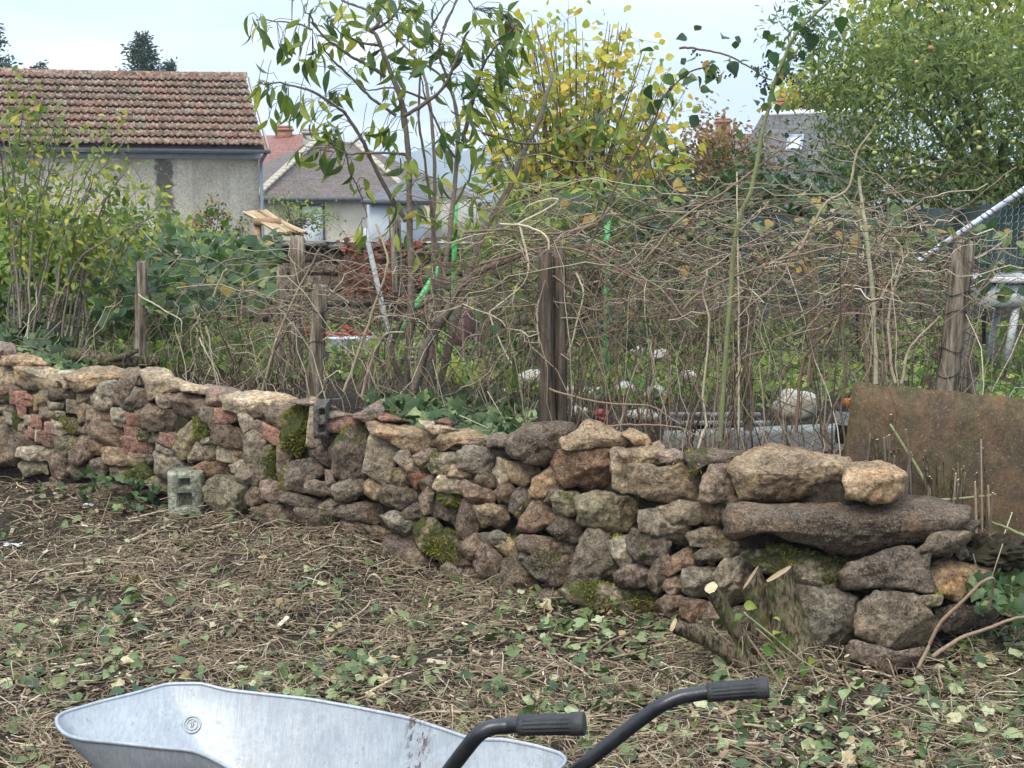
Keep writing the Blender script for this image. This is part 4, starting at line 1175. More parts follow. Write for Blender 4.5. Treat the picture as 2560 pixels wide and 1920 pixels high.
# -- multi-stemmed shrub with big drooping leaves, in the middle
def Q(pts, Y, dY=0.0):
    a = np.array(pts, float); n = len(a)
    return P(a[:, 0], a[:, 1], Y + np.linspace(0, dY, n))
Z2 = lambda s: [(600 + float(a.split(',')[0]) / 2.766, float(a.split(',')[1]) / 2.766) for a in s.split()]
shr_base = P(1030, 985, 7.9)
shrub = thing("broadleaf_shrub", "tall multi-stemmed shrub with large drooping green leaves rising above the wire fence", "shrub", shr_base)
stems = [  # (path in photo pixels, start radius, end radius, distance, drift)
    ([(1012, 1000), (1022, 850), (1027, 700)] + Z2("1170,1659 1165,1350 1160,1060 1130,800 1090,640 1040,500 1000,400 970,320 930,230 900,210 960,150 880,70 800,40 700,0"), .020, .006, 7.75, -.15),
    ([(1075, 985), (1094, 800), (1100, 640)] + Z2("1350,1640 1320,1400 1270,1050 1240,800 1240,600 1255,430"), .013, .005, 7.8, .2),
    ([(1060, 985), (1080, 780), (1086, 620)] + Z2("1345,1500 1350,1300 1340,950 1310,700 1280,550 1190,380 1000,180 900,60"), .017, .006, 8.1, .3),
    ([(1062, 985), (1100, 730), (1118, 610)] + Z2("1470,1400 1500,1000 1495,850 1460,660 1400,570 1330,480 1180,380"), .018, .006, 7.85, .1),
    ([(1030, 990), (1055, 900), (1075, 850), (1125, 770), (1140, 730), (1190, 680), (1290, 640), (1380, 600), (1500, 560)], .030, .012, 7.6, -.1),
    ([(1095, 985), (1150, 760), (1195, 620), (1222, 557), (1272, 470), (1308, 380), (1345, 307), (1366, 235), (1377, 195), (1370, 163), (1352, 116), (1337, 65)], .024, .006, 7.9, .4),
    (Z2("1150,1530 1050,1370 980,1220 900,1060 850,950 760,820 700,750 600,680 500,620 330,580 270,570 190,580"), .014, .004, 7.75, -.35),
    (Z2("1080,800 950,710 860,640 760,540 680,460 600,370 570,300"), .010, .004, 7.7, -.2),
    (Z2("1160,1065 1000,1055 850,1050 720,1050 620,1010 500,1020"), .009, .003, 7.7, -.3),
    (Z2("1135,800 1300,700 1420,590 1480,450 1560,250 1580,220"), .012, .005, 7.65, -.2),
    (Z2("1010,530 870,450 780,380 690,310 600,240 530,160 500,110 440,90"), .011, .003, 7.7, -.2),
    (Z2("1290,690 1130,635 1000,610 880,620 810,580"), .007, .003, 7.9, 0),
    (Z2("970,320 850,300 740,250 680,215 600,100"), .008, .003, 7.7, -.1),
    (Z2("1490,1420 1600,1200 1620,1060"), .008, .004, 7.8, 0),
    (Z2("1540,980 1600,750 1640,600 1680,470 1750,350 1830,250 1900,180"), .012, .004, 7.75, -.15),
    (Z2("500,210 400,165 300,160 230,160 150,140 110,140"), .006, .003, 7.65, -.1),
    (Z2("900,210 1000,150 1080,50 1110,-40"), .009, .004, 7.7, 0),
    (Z2("1320,190 1370,110 1430,20 1480,-60"), .008, .003, 7.9, 0),
    (Z2("1405,200 1440,130 1500,0 1530,-60"), .009, .004, 7.8, 0),
    (Z2("1450,570 1380,330 1500,0 1600,20 1620,60"), .008, .003, 7.8, 0),
    (Z2("730,1050 760,1200 800,1270 850,1400 880,1500"), .006, .003, 7.7, 0),
    (Z2("1490,1090 1420,980 1300,740 1260,560"), .009, .004, 7.8, 0),
    ([(1210, 970), (1290, 890), (1370, 780), (1480, 640), (1560, 590)], .010, .004, 8.0, .2),
    ([(1205, 330), (1330, 358), (1430, 320), (1520, 270), (1590, 215)], .008, .004, 7.9, 0),
    ([(1000, 1000), (945, 880), (985, 820)], .012, .006, 7.8, 0), ([(1025, 990), (985, 890), (1010, 800), (1090, 740)], .018, .01, 7.75, 0),
]
paths = []
for pts, r0, r1, Y, dY in stems:
    n = max(14, len(pts) * 4); p = wiggle(Q(pts, Y, dY), .012, n); paths.append(p)
    mb = MB(); tubes(mb, p, np.linspace(r0, r1, n) * (1 + .12 * rng.normal(0, 1, n).clip(-1, 1)), 7, np.clip(.45 + (.3 if r0 > .015 else -.25) * (rng.random() - .2), 0, 1)); mb.build("stem" if r0 > .0119 else "branch", m_bark, shrub, smooth=True)
spots = []   # (px, py, spread px, n leaves, distance)
for (zx, zy, sp, n) in [(130, 180, 60, 9), (300, 300, 60, 7), (390, 260, 40, 4), (400, 430, 55, 4), (510, 350, 60, 7), (560, 430, 50, 5), (480, 150, 60, 7), (670, 120, 60, 7), (720, 90, 40, 4), (690, 290, 60, 6), (780, 220, 70, 8),
                        (890, 370, 60, 6), (980, 400, 50, 4), (800, 500, 50, 4), (660, 620, 55, 4), (720, 620, 30, 2), (150, 600, 80, 12), (300, 640, 50, 5), (330, 740, 60, 6), (430, 720, 60, 5), (540, 700, 40, 3), (200, 800, 40, 2),
                        (530, 860, 80, 8), (640, 850, 60, 6), (600, 960, 80, 9), (700, 980, 60, 6), (560, 1080, 70, 7), (640, 1130, 50, 4), (420, 1040, 40, 3), (800, 1100, 30, 2), (840, 1290, 60, 6), (870, 900, 60, 6), (1000, 900, 70, 8),
                        (1040, 690, 60, 5), (1100, 740, 60, 3), (1140, 520, 70, 7), (1080, 450, 60, 5), (1250, 420, 80, 10), (1300, 260, 80, 12), (1380, 300, 60, 8), (1180, 240, 60, 5), (1100, 170, 60, 6), (1060, 80, 70, 7), (930, 60, 60, 6),
                        (1000, 20, 60, 6), (1200, 60, 60, 6), (1290, 40, 60, 6), (1250, 130, 40, 3), (1540, 300, 60, 6), (1570, 430, 70, 8), (1620, 150, 50, 3), (1690, 260, 40, 3), (1510, 560, 70, 7), (1560, 650, 70, 6), (1660, 650, 60, 5),
                        (1540, 780, 60, 5), (1350, 600, 50, 3), (1190, 850, 50, 3), (1420, 920, 70, 6), (1380, 970, 60, 4), (1430, 1010, 50, 3), (1530, 1000, 60, 4), (1600, 900, 60, 4), (1710, 1000, 70, 5), (1760, 1180, 60, 4), (1100, 1120, 70, 5),
                        (1150, 1280, 60, 5), (1120, 1400, 60, 4), (1210, 1440, 50, 3), (1260, 1480, 50, 3), (1400, 1250, 60, 4), (1640, 1280, 60, 4), (1630, 1420, 50, 4), (1800, 130, 60, 8), (1880, 90, 50, 7), (1770, 330, 60, 7), (1880, 330, 60, 6),
                        (1830, 430, 60, 6), (1770, 560, 60, 5), (1880, 620, 50, 4), (1930, 250, 50, 5), (380, 0, 50, 4), (520, 20, 50, 4), (850, 1560, 50, 3), (1100, 1600, 60, 3), (1080, 1050, 60, 3)]:
    spots.append((600 + zx / 2.766, zy / 2.766, sp / 2.766 * 1.25, n))
for (px, py, sp, n) in [(1245, 35, 22, 9), (1280, 60, 25, 7), (1225, 120, 30, 7), (1295, 110, 22, 5), (1265, 150, 25, 5), (1250, 200, 30, 6), (1225, 240, 30, 5), (1340, 250, 25, 3), (1330, 330, 30, 5), (1400, 330, 35, 7), (1470, 300, 35, 9), (1510, 330, 35, 8), (1545, 300, 25, 4), (1640, 340, 30, 6), (1570, 420, 35, 8), (1530, 480, 35, 6), (1480, 420, 30, 5), (1240, 420, 40, 6), (1320, 420, 30, 4), (1215, 360, 30, 4), (1060, 640, 25, 3), (1040, 690, 20, 2)]:
    spots.append((px, py, sp, n))
pos = []; lit = []
for (px, py, sp, n) in spots:
    a = rng.normal(0, .55, (n, 2)) * sp
    pos.append(P(px + a[:, 0], py + a[:, 1], 7.7 + rng.normal(0, .16, n))); lit.append(np.full(n, .25 if py < 150 else .55))
pos = np.concatenate(pos); N = len(pos)
# leaves hang from the nearest twig: short stalks
allp = np.concatenate(paths); stalk = []
for q in pos:
    k = np.argmin(((allp - q) ** 2).sum(1)); stalk.append(allp[k])
stalk = np.array(stalk); dv = pos - stalk; ln = np.linalg.norm(dv, axis=1)
far_ = ln > .16; stalk[far_] = pos[far_] - dv[far_] / ln[far_][:, None] * .16
mid = (stalk + pos) / 2 + np.array([0, 0, .02])
mb = MB(); tubes(mb, np.stack([stalk, mid, pos], 1), .0022, 3, .25); mb.build("leaf_stalks", m_bark, shrub, kind='stuff')
d = norm(rng.normal(0, .55, (N, 3)) + norm(pos - stalk) * .5 + np.array([0, 0, -.65])); up = rng.normal(0, 1, (N, 3)) + np.array([0, -.6, .5])
size = rng.uniform(.08, .145, N)
k = min(300, N)
order = np.argsort(-size)
leaf_objects("leaf", "shrub", LANCE, m_leaf_a1, shrub, pos[order[:k]], d[order[:k]], up[order[:k]], size[order[:k]])
mb = MB(); r_ = order[k:]; leaves(mb, LANCE, pos[r_], d[r_], up[r_], size[r_], rng.random(len(r_))); mb.build("small_leaves", m_leaf_a, shrub, kind='stuff')

def bush(name, label, cat, base, tips, leaf_mats, tmpl, lsize, n_leaf, n_obj=0, t0=.3, down=.4, r0=.016, r1=.003, spread=.06, bow=.15, bark=None, tint=None, group=None, stem='stem', scat=None, bt=(.2, .9)):
    """stems from a base to tips (world points), leaves along them"""
    th = thing(name, label, cat, base, group)
    pth = []
    for tp in tips:
        b = np.array(base) + rng.normal(0, .08, 3) * np.array([1, 1, 0])
        midp = (b + tp) / 2 + np.array([0, 0, bow * np.linalg.norm(tp - b) * rng.uniform(.3, 1)]) - (np.array(tp) - b) * np.array([.12, .12, 0])
        pth.append(wiggle([b, midp, tp], .03, 14))
    if isinstance(stem, str):
        for p in pth:
            mb = MB(); tubes(mb, p, np.linspace(r0, r1, 14), 5, rng.uniform(*bt)); mb.build(stem, bark or m_bark, th, smooth=True)
    pos, dr = along(pth, t0, 1.0, n_leaf)
    off = rng.normal(0, spread, (n_leaf, 3)); pos = pos + off
    tw = MB(); kk = np.arange(0, n_leaf, 3); tubes(tw, np.stack([pos[kk] - off[kk], pos[kk]], 1), .0018, 3, .4); tw.build("twigs", bark or m_bark, th, kind='stuff')
    d = norm(dr * .4 + norm(off) * .5 + rng.normal(0, .45, (n_leaf, 3)) + np.array([0, 0, -down]))
    up = rng.normal(0, .8, (n_leaf, 3)) + np.array([0, -.5, .7])
    sz = rng.uniform(.65, 1.25, n_leaf) * lsize
    tn = np.clip((tint if tint is not None else .5) + rng.normal(0, .24, n_leaf), 0, 1)
    o_ = np.argsort(pos[:, 1]); a_, b_ = o_[:n_obj], o_[n_obj:]
    if n_obj: leaf_objects("leaf", name + label[:9], tmpl, leaf_mats[1], th, pos[a_], d[a_], up[a_], sz[a_])
    mb = MB(); leaves(mb, tmpl, pos[b_], d[b_], up[b_], sz[b_], tn[b_]); mb.build("leaves", leaf_mats[0], th, kind='stuff')
    return th, pth

# -- left-hand shrubs, yellowing, in front of the outbuilding
def tipset(lst, Y, jit=.25): return [P(px, py, Y + rng.normal(0, jit)) for px, py in lst]
m_leaf_e = leaf_pair("elder leaf", [(0, (.05, .095, .025)), (.4, (.125, .18, .038)), (.75, (.25, .285, .05)), (1, (.42, .37, .06))])
bush("elder_shrub", "bushy yellow-green shrub with slender leaves in front of the rendered outbuilding", "shrub", P(70, 905, 9.3),
     tipset([(20, 205), (60, 215), (110, 235), (150, 260), (70, 300), (10, 330), (170, 300), (130, 350), (200, 330), (30, 420), (110, 420), (210, 400), (-30, 260), (-40, 400), (160, 460), (60, 520)], 9.2), m_leaf_e, LANCE_FLAT, .064, 900, 220, t0=.35, down=.6, r0=.010, bt=(.5, 1))
bush("elder_shrub", "leaning yellow-green shrub whose long twigs reach toward the black wall stain", "shrub", P(150, 900, 9.0),
     tipset([(280, 310), (335, 320), (260, 360), (330, 400), (300, 440), (235, 440), (350, 470), (390, 455), (430, 470), (440, 520), (380, 540), (310, 520), (250, 560), (200, 540), (330, 600)], 8.9), m_leaf_e, LANCE_FLAT, .064, 760, 220, t0=.4, down=.5, r0=.010, bt=(.5, 1))
# bare grey poles standing among them
for k, (pts, r) in enumerate([([(45, 760), (25, 600), (15, 480), (0, 360)], .02), ([(80, 770), (62, 640), (40, 520), (25, 400), (20, 250)], .025), ([(195, 830), (205, 740), (235, 660), (290, 590), (350, 540), (420, 510)], .02), ([(0, 560), (60, 562), (130, 570), (200, 640)], .008), ([(150, 690), (170, 560), (200, 470), (250, 380)], .011), ([(100, 700), (120, 600), (180, 520), (240, 470)], .012)]):
    pass
# -- yellow tree behind
ytips = []
for px in np.linspace(1175, 1730, 56):
    x = (px - 1445) / 300; topy = 20 + 210 * max(0, abs(x) - .25) ** 1.5 * 1.6
    for _ in range(2): ytips.append((px + rng.normal(0, 12), topy + abs(rng.normal(0, 55)) + rng.choice([0, 70, 150, 230])))
bush("yellow_tree", "small upright tree with round yellowing leaves showing sky between its twigs", "tree", P(1430, 900, 14.5), tipset(ytips, 14.2, .5), (m_leaf_y, m_leaf_y1), ROUND, .080, 4000, 290, t0=.45, down=.55, r0=.02, r1=.004, spread=.12, bow=.02, tint=.52)
bush("green_shrub", "loose green shrub with pointed leaves below the yellow tree", "shrub", P(1330, 930, 11.0), tipset([(1180 + 28 * k + rng.normal(0, 10), 420 + abs(rng.normal(0, 80))) for k in range(18)], 10.8, .4), (m_leaf_l, m_leaf_l1), LANCE, .13, 640, 120, t0=.3, down=.5, spread=.10, r0=.012)
bush("green_shrub", "pale green leafy shrub close beside the bright green pole", "shrub", P(1200, 930, 9.6), tipset([(1120 + 22 * k + rng.normal(0, 10), 480 + abs(rng.normal(0, 90))) for k in range(14)], 9.8, .3), (m_leaf_l, m_leaf_l1), LANCE, .11, 380, 80, t0=.4, down=.6, spread=.1, r0=.010)

def crown_tree(name, label, base, lobes, leaf_mats, tmpl, lsize, n_leaf, n_obj=0, tint=.5, trunk_r=.12, n_br=26, shell=.55, down=.25, fruit=None, clump=.16, needle=False):
    """a trunk with limbs running into the lobes of the crown (ellipsoids: centre, radii), leaves in clumps through their volume"""
    th = thing(name, label, "tree", base)
    lobes = [(np.array(c), np.array(r)) for c, r in lobes]
    w = np.array([r.prod() ** .67 for c, r in lobes]); w /= w.sum()
    hub = np.array([base[0], base[1], min(c[2] - r[2] * .6 for c, r in lobes)])
    mb = MB(); tubes(mb, wiggle([base, (np.array(base) + hub) / 2 + rng.normal(0, .05, 3), hub], .03, 10), np.linspace(trunk_r, trunk_r * .7, 10), 9, .25); mb.build("trunk", m_bark, th, smooth=True)
    for _ in range(n_br):
        c, r = lobes[rng.choice(len(lobes), p=w)]
        tip = c + norm(rng.normal(0, 1, 3)) * r * rng.uniform(.5, .95)
        mb = MB(); tubes(mb, wiggle([hub + rng.normal(0, .05, 3), hub * .5 + tip * .5 + np.array([0, 0, .12 * np.linalg.norm(tip - hub)]), tip], .05, 12), np.linspace(trunk_r * .42, .006, 12), 5, rng.uniform(.1, .5)); mb.build("limb", m_bark, th, smooth=True)
    nc = max(20, n_leaf // 16)
    k = rng.choice(len(lobes), nc, p=w)
    u = norm(rng.normal(0, 1, (nc, 3))) * (shell + (1.04 - shell) * rng.random((nc, 1)) ** .7)
    cen = np.array([lobes[i][0] for i in k]) + u * np.array([lobes[i][1] for i in k])
    ci = rng.integers(0, nc, n_leaf)
    off = rng.normal(0, clump, (n_leaf, 3)); pos = cen[ci] + off
    ctint = np.clip(rng.normal(tint, .18, nc), 0, 1)
    tn = np.clip(ctint[ci] + rng.normal(0, .16, n_leaf), 0, 1)
    outw = norm(u)[ci]
    d = norm(outw * .5 + rng.normal(0, .6, (n_leaf, 3)) - np.array([0, 0, down])); up = outw + rng.normal(0, .5, (n_leaf, 3)) + np.array([0, 0, .6])
    sz = lsize * rng.uniform(.6, 1.25, n_leaf)
    o_ = np.argsort(((pos - np.array(cam.location)) ** 2).sum(1)); a_, b_ = o_[:n_obj], o_[n_obj:]
    if n_obj: leaf_objects("leaf", name + label[:9], tmpl, leaf_mats[1], th, pos[a_], d[a_], up[a_], sz[a_])
    mb = MB(); leaves(mb, tmpl, pos[b_], d[b_], up[b_], sz[b_], tn[b_]); mb.build("foliage", leaf_mats[0], th, kind='stuff')
    if fruit:
        me, n = fruit
        vis = np.argsort(cen[:, 1] + rng.normal(0, .25, nc))[:n]
        for i in vis:
            M = np.eye(4); M[:3, :3] *= rng.uniform(.024, .034); M[:3, 3] = cen[i] + rng.normal(0, .10, 3) + np.array([0, -.12, 0])
            inst("apple", me, th, M)
    return th
def ball(n=8, m=6):
    mb = MB(); v = [[0, 0, -.85]]; 
    for i in range(1, m):
        a = math.pi * i / m
        for j in range(n): v.append([math.sin(a) * math.cos(2 * math.pi * j / n), math.sin(a) * math.sin(2 * math.pi * j / n), -math.cos(a) * .92])
    v.append([0, 0, .78]); f3, f4 = [], []
    for j in range(n):
        f3 += [[0, 1 + (j + 1) % n, 1 + j], [len(v) - 1, 1 + (m - 2) * n + j, 1 + (m - 2) * n + (j + 1) % n]]
        for i in range(m - 2): f4.append([1 + i * n + j, 1 + i * n + (j + 1) % n, 1 + (i + 1) * n + (j + 1) % n, 1 + (i + 1) * n + j])
    return mb.add(v, f3=f3, f4=f4)
m_apple, nt, out = nodes_of("apple skin"); T = NT(nt)
c = T.ramp(T.rand(), [(0, (.26, .32, .07)), (.7, (.42, .42, .10)), (.93, (.46, .36, .12)), (1, (.42, .18, .08))]); T.link(T.pbsdf(c, .35, None, 0, .5), out.inputs[0])
apple_me = ball().mesh("apple", m_apple, smooth=True)
def E(px, py, Y, rx, ry, rz): return (P(px, py, Y), (rx, ry, rz))
crown_tree("apple_tree", "spreading apple tree with dense green leaves and small yellow apples behind the green netting", P(2480, 860, 16),
           [E(2400, 300, 15.5, 1.5, 1.6, 1.05), E(2200, 190, 15.2, .85, 1.0, .75), E(2540, 230, 15.5, 1.3, 1.4, .95), E(2180, 400, 15.0, .55, .8, .45), E(2330, 150, 16.0, 1.0, 1.2, .75), E(2660, 330, 15.5, 1.2, 1.4, 1.2), E(2020, 60, 15.6, .32, .6, .38), E(2075, 160, 15.4, .35, .5, .35), E(2260, 450, 15.0, .95, .8, .5), E(2130, 300, 15.2, .5, .7, .5), E(2500, 480, 15.4, 1.1, 1.0, .4)],
           (m_leaf_p, m_leaf_p1), LANCE, .086, 22000, 220, tint=.54, shell=.35, trunk_r=.13, fruit=(apple_me, 34))
crown_tree("autumn_tree", "tall yellow-green autumn tree rising behind the apple tree", P(2420, 800, 26), [E(2420, 40, 26, 2.2, 2, 1.6), E(2250, 20, 26, 1.2, 1.2, 1.1), E(2600, 60, 26, 1.8, 1.5, 1.5)], (m_leaf_y, m_leaf_y1), ROUND, .13, 6000, 0, tint=.18, clump=.24)
crown_tree("autumn_tree", "yellow autumn tree standing behind the skylight house roof", P(2060, 800, 42), [E(2060, 235, 42, 1.3, 1.3, .8), E(1985, 250, 42, .6, .8, .5), E(2130, 210, 42, 1.0, 1.0, 1.0)], (m_leaf_y, m_leaf_y1), ROUND, .16, 1500, 0, tint=.42, clump=.2)
crown_tree("russet_bush", "rust brown autumn bush with red berries beside the slate roof", P(1790, 800, 15), [E(1800, 400, 15, .55, .6, .42), E(1900, 440, 14.8, .45, .5, .3), E(1700, 420, 15.2, .4, .5, .3), E(1740, 345, 15.4, .35, .4, .26), E(1820, 350, 15.4, .3, .4, .2), E(1640, 430, 15.2, .4, .5, .3)], (m_leaf_r, m_leaf_r1), OVATE, .055, 2600, 0, tint=.4, trunk_r=.03, clump=.16, shell=.1, n_br=44)
crown_tree("evergreen_hedge", "dark evergreen bush in shade behind the bramble tangle", P(1700, 900, 13), [E(1640, 540, 13, .55, .5, .35), E(1780, 560, 13, .6, .5, .4), E(1900, 500, 13.2, .6, .5, .42), E(2040, 490, 13.4, .5, .5, .36), E(1500, 600, 13.2, .6, .5, .4), E(1350, 620, 13.4, .6, .5, .35)], (m_leaf_d, m_leaf_d1), OVATE, .075, 4600, 0, tint=.55, trunk_r=.04, clump=.1, shell=.3)
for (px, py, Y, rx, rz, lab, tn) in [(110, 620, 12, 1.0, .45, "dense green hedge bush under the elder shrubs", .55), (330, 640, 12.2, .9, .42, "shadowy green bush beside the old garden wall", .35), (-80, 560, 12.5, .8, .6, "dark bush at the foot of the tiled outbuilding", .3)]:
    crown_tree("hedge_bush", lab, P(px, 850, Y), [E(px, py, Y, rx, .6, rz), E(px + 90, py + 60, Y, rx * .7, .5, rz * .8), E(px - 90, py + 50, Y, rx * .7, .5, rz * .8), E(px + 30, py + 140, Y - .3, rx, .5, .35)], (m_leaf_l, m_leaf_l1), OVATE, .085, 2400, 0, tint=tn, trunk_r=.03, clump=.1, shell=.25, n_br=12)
crown_tree("willow_bush", "thin pale willow-like bush in front of the white shutter", P(735, 700, 20), [E(745, 540, 20, .42, .4, .28), E(700, 520, 20, .25, .3, .22), E(800, 545, 20, .35, .3, .15)], (m_leaf_l, m_leaf_l1), LANCE_FLAT, .07, 420, 0, tint=.75, trunk_r=.02, clump=.12, shell=.1, n_br=26)

def conifer(label, px, top, bottom, Y, half, n, lean=0):
    b, t = P(px, bottom, Y), P(px + lean, top, Y)
    th = thing("conifer", label, "tree", (b[0], b[1], .3))
    mb = MB(); tubes(mb, [np.array([b[0], b[1], .3]), b, t], [.16, .10, .015], 7, .15); mb.build("trunk", m_bark, th, smooth=True)
    H = t[2] - b[2]; pos, d = [], []; br = MB()
    for _ in range(n):
        u = rng.random() ** .8; a = rng.uniform(0, 2 * math.pi); L = half * (1 - u) ** .8 * rng.uniform(.35, 1.1) + .05
        o = b + (t - b) * u; dv = np.array([math.cos(a), math.sin(a), rng.uniform(-.1, .35)])
        e_ = o + dv * L; tubes(br, np.stack([o, (o + e_) / 2 + np.array([0, 0, -.05 * L]), e_]), [.02, .012, .004], 3, .1)
        m = int(10 + 26 * L); s = rng.random(m) ** .7
        pos.append(o + (e_ - o) * s[:, None] + rng.normal(0, .05 + .05 * L, (m, 3))); d.append(dv + rng.normal(0, .7, (m, 3)) - np.array([0, 0, .3]))
    br.build("boughs", m_bark, th, kind='stuff')
    pos, d = np.concatenate(pos), norm(np.concatenate(d))
    mb = MB(); leaves(mb, LANCE_FLAT, pos, d, rng.normal(0, 1, (len(pos), 3)), rng.uniform(.08, .17, len(pos)), rng.random(len(pos))); mb.build("needles", m_needle, th, kind='stuff')
conifer("dark conifer poking up behind the middle of the tiled roof", 355, 84, 260, 44, 1.15, 150)
conifer("small dark conifer next to the taller one behind the roof", 420, 160, 250, 44, .75, 60, 8)
conifer("big dark conifer beyond the far end of the tiled roof", -45, 15, 300, 40, 1.5, 190, 4)
conifer("low flat topped cedar just showing over the roof ridge", 100, 158, 240, 46, .75, 26)

# -- tall weeds in front of the outbuilding wall
m_weed = leaf_pair("seed spike", [(0, (.03, .04, .025)), (.45, (.09, .09, .04)), (.75, (.30, .24, .05)), (1, (.42, .28, .05))])
for k, (px, top, lab) in enumerate([(528, 490, "tallest dark seed spike by the outbuilding wall"), (547, 508, "second dark seed spike by the outbuilding wall"), (498, 522, "yellowing weed below the black stain"), (566, 520, "short seed spike near the reed mat"), (480, 540, "yellow weed tuft left of the seed spikes"), (455, 545, "low yellow weed tuft farthest from the seed spikes"), (612, 545, "lone thin weed beside the reed mat post")]):
    th, pth = bush("tall_weed", lab, "weed", P(px, 640, 16.5), [P(px + dx, top + abs(dx) * 1.2, 16.5 + rng.normal(0, .1)) for dx in (0, -9, 10)], m_weed, OVATE, .045, 110, 0, t0=.25, down=.2, r0=.006, r1=.002, spread=.022, bow=.02, tint=.75 if k in (2, 4, 5) else .4)

# -- ivy, bramble leaves, ground cover behind the fence
m_ivy = leaf_pair("ivy leaf", [(0, (.018, .036, .014)), (.5, (.042, .075, .026)), (.8, (.095, .14, .05)), (1, (.22, .26, .12))], rough=.5, spec=.3, transl=.2)
def patch(name, label, cat, quad_px, Y0, Y1, tmpl, mats, size, n, n_obj, tint, up=(0, -.5, .8), zj=.05):
    """a mat of leaves hugging sloping ground or a bank"""
    q = np.array(quad_px, float); u, v = rng.random(n), rng.random(n)
    a = q[0] * (1 - u)[:, None] + q[1] * u[:, None]; b = q[3] * (1 - u)[:, None] + q[2] * u[:, None]
    p = a * (1 - v)[:, None] + b * v[:, None]
    pos = P(p[:, 0], p[:, 1], Y0 + (Y1 - Y0) * v + rng.normal(0, zj, n))
    th = thing(name, label, cat, pos.mean(0))
    d = norm(rng.normal(0, 1, (n, 3)) + np.array([0, -.4, -.3])); upv = np.array(up) + rng.normal(0, .35, (n, 3)); sz = size * rng.uniform(.6, 1.3, n)
    tn = np.clip(rng.normal(tint, .22, n), 0, 1); o_ = np.argsort(pos[:, 1]); a_, b_ = o_[:n_obj], o_[n_obj:]
    mb = MB(); k = np.arange(0, n - 7, 5); tubes(mb, np.stack([pos[k], (pos[k] + pos[k + 1] ) / 2 * np.array([1, 1, 1]) * .5 + pos[k] * .5 - np.array([0, 0, .02]), pos[k] + rng.normal(0, .10, (len(k), 3))], 1), .0025, 3, rng.random(len(k))); mb.build("runners", m_cane, th, kind='stuff')
    if n_obj:
        h_ = len(a_) // 2
        leaf_objects("leaf", name + label[:9], tmpl, mats[1], th, pos[a_[:h_]], d[a_[:h_]], upv[a_[:h_]], sz[a_[:h_]])
        t2 = IVY_CUP if tmpl is IVY else tmpl
        leaf_objects("leaf", name + label[:9] + "2", t2, mats[1], th, pos[a_[h_:]], d[a_[h_:]], upv[a_[h_:]], sz[a_[h_:]])
    mb = MB(); leaves(mb, tmpl, pos[b_], d[b_], upv[b_], sz[b_], tn[b_]); mb.build("leaves", mats[0], th, kind='stuff')
    return th
patch("ivy", "dark ivy patch on the terrace behind the middle of the stone wall", "ivy", [(930, 975), (1330, 1000), (1345, 1075), (960, 1045)], 7.7, 6.75, IVY, m_ivy, .075, 420, 120, .5)
patch("ivy", "bluish ivy tuft beside the big dark boulder on the wall", "ivy", [(1200, 1035), (1330, 1030), (1345, 1085), (1225, 1090)], 6.9, 6.5, IVY, m_ivy, .06, 90, 60, .8)
patch("ivy", "dark ivy heap by the rotten stump at the end of the wall", "ivy", [(-60, 800), (150, 815), (170, 885), (-60, 880)], 9.4, 8.5, IVY, m_ivy, .085, 330, 100, .35)
patch("ivy", "ivy sprig below the log lying behind the wall", "ivy", [(110, 890), (240, 905), (235, 930), (120, 915)], 8.4, 8.2, IVY, m_ivy, .06, 46, 20, .6)
patch("ivy", "ivy trailing over the earth mound beside the rusty sheet", "ivy", [(2400, 1345), (2600, 1380), (2600, 1560), (2440, 1520)], 5.55, 4.95, IVY, m_ivy, .07, 120, 60, .6, zj=.02)
patch("ivy", "ivy creeping at the foot of the wall near the socket stone", "ivy", [(190, 1175), (420, 1200), (400, 1275), (200, 1255)], 7.5, 7.35, IVY, m_ivy, .055, 60, 40, .55, zj=.03)
m_br = leaf_pair("bramble leaf", [(0, (.02, .045, .02)), (.45, (.045, .09, .032)), (.8, (.10, .15, .05)), (.94, (.22, .24, .09)), (1, (.36, .20, .05))])
patch("bramble_bush", "leafy bramble bush draped along the garden wall behind the fence posts", "bramble", [(270, 585), (700, 580), (690, 740), (300, 800)], 11.4, 9.4, OVATE, m_br, .105, 640, 200, .45, zj=.25)
patch("bramble_bush", "leafy bramble spilling over the fence post near the outbuilding", "bramble", [(230, 640), (420, 640), (380, 790), (250, 790)], 9.4, 8.8, OVATE, m_br, .10, 120, 60, .55, zj=.2)
patch("bramble_bush", "ragged bramble foliage crowning the tangle of dry canes", "bramble", [(1380, 490), (1700, 470), (1690, 640), (1400, 680)], 8.6, 8.0, OVATE, m_br, .095, 150, 90, .55, zj=.25)
patch("bramble_bush", "pale curled bramble leaves hanging below the white pipe", "bramble", [(1980, 480), (2330, 540), (2300, 720), (2000, 650)], 7.6, 7.2, OVATE, m_br, .09, 90, 60, .72, zj=.25)
patch("bramble_bush", "yellow green bramble leaves behind the concrete post by the rusty sheet", "bramble", [(2330, 560), (2600, 560), (2600, 760), (2350, 740)], 7.6, 7.2, OVATE, m_br, .09, 70, 50, .75, zj=.25)
patch("bramble_bush", "pale bramble leaves scattered through the canes before the shade netting", "bramble", [(1680, 540), (2350, 560), (2330, 740), (1700, 720)], 8.4, 7.6, OVATE, m_br, .075, 300, 120, .7, zj=.3)
patch("bramble_bush", "small green bramble leaves low among the canes by the split post", "bramble", [(1180, 640), (1700, 640), (1700, 860), (1180, 880)], 8.2, 7.6, OVATE, m_br, .065, 260, 80, .62, zj=.3)
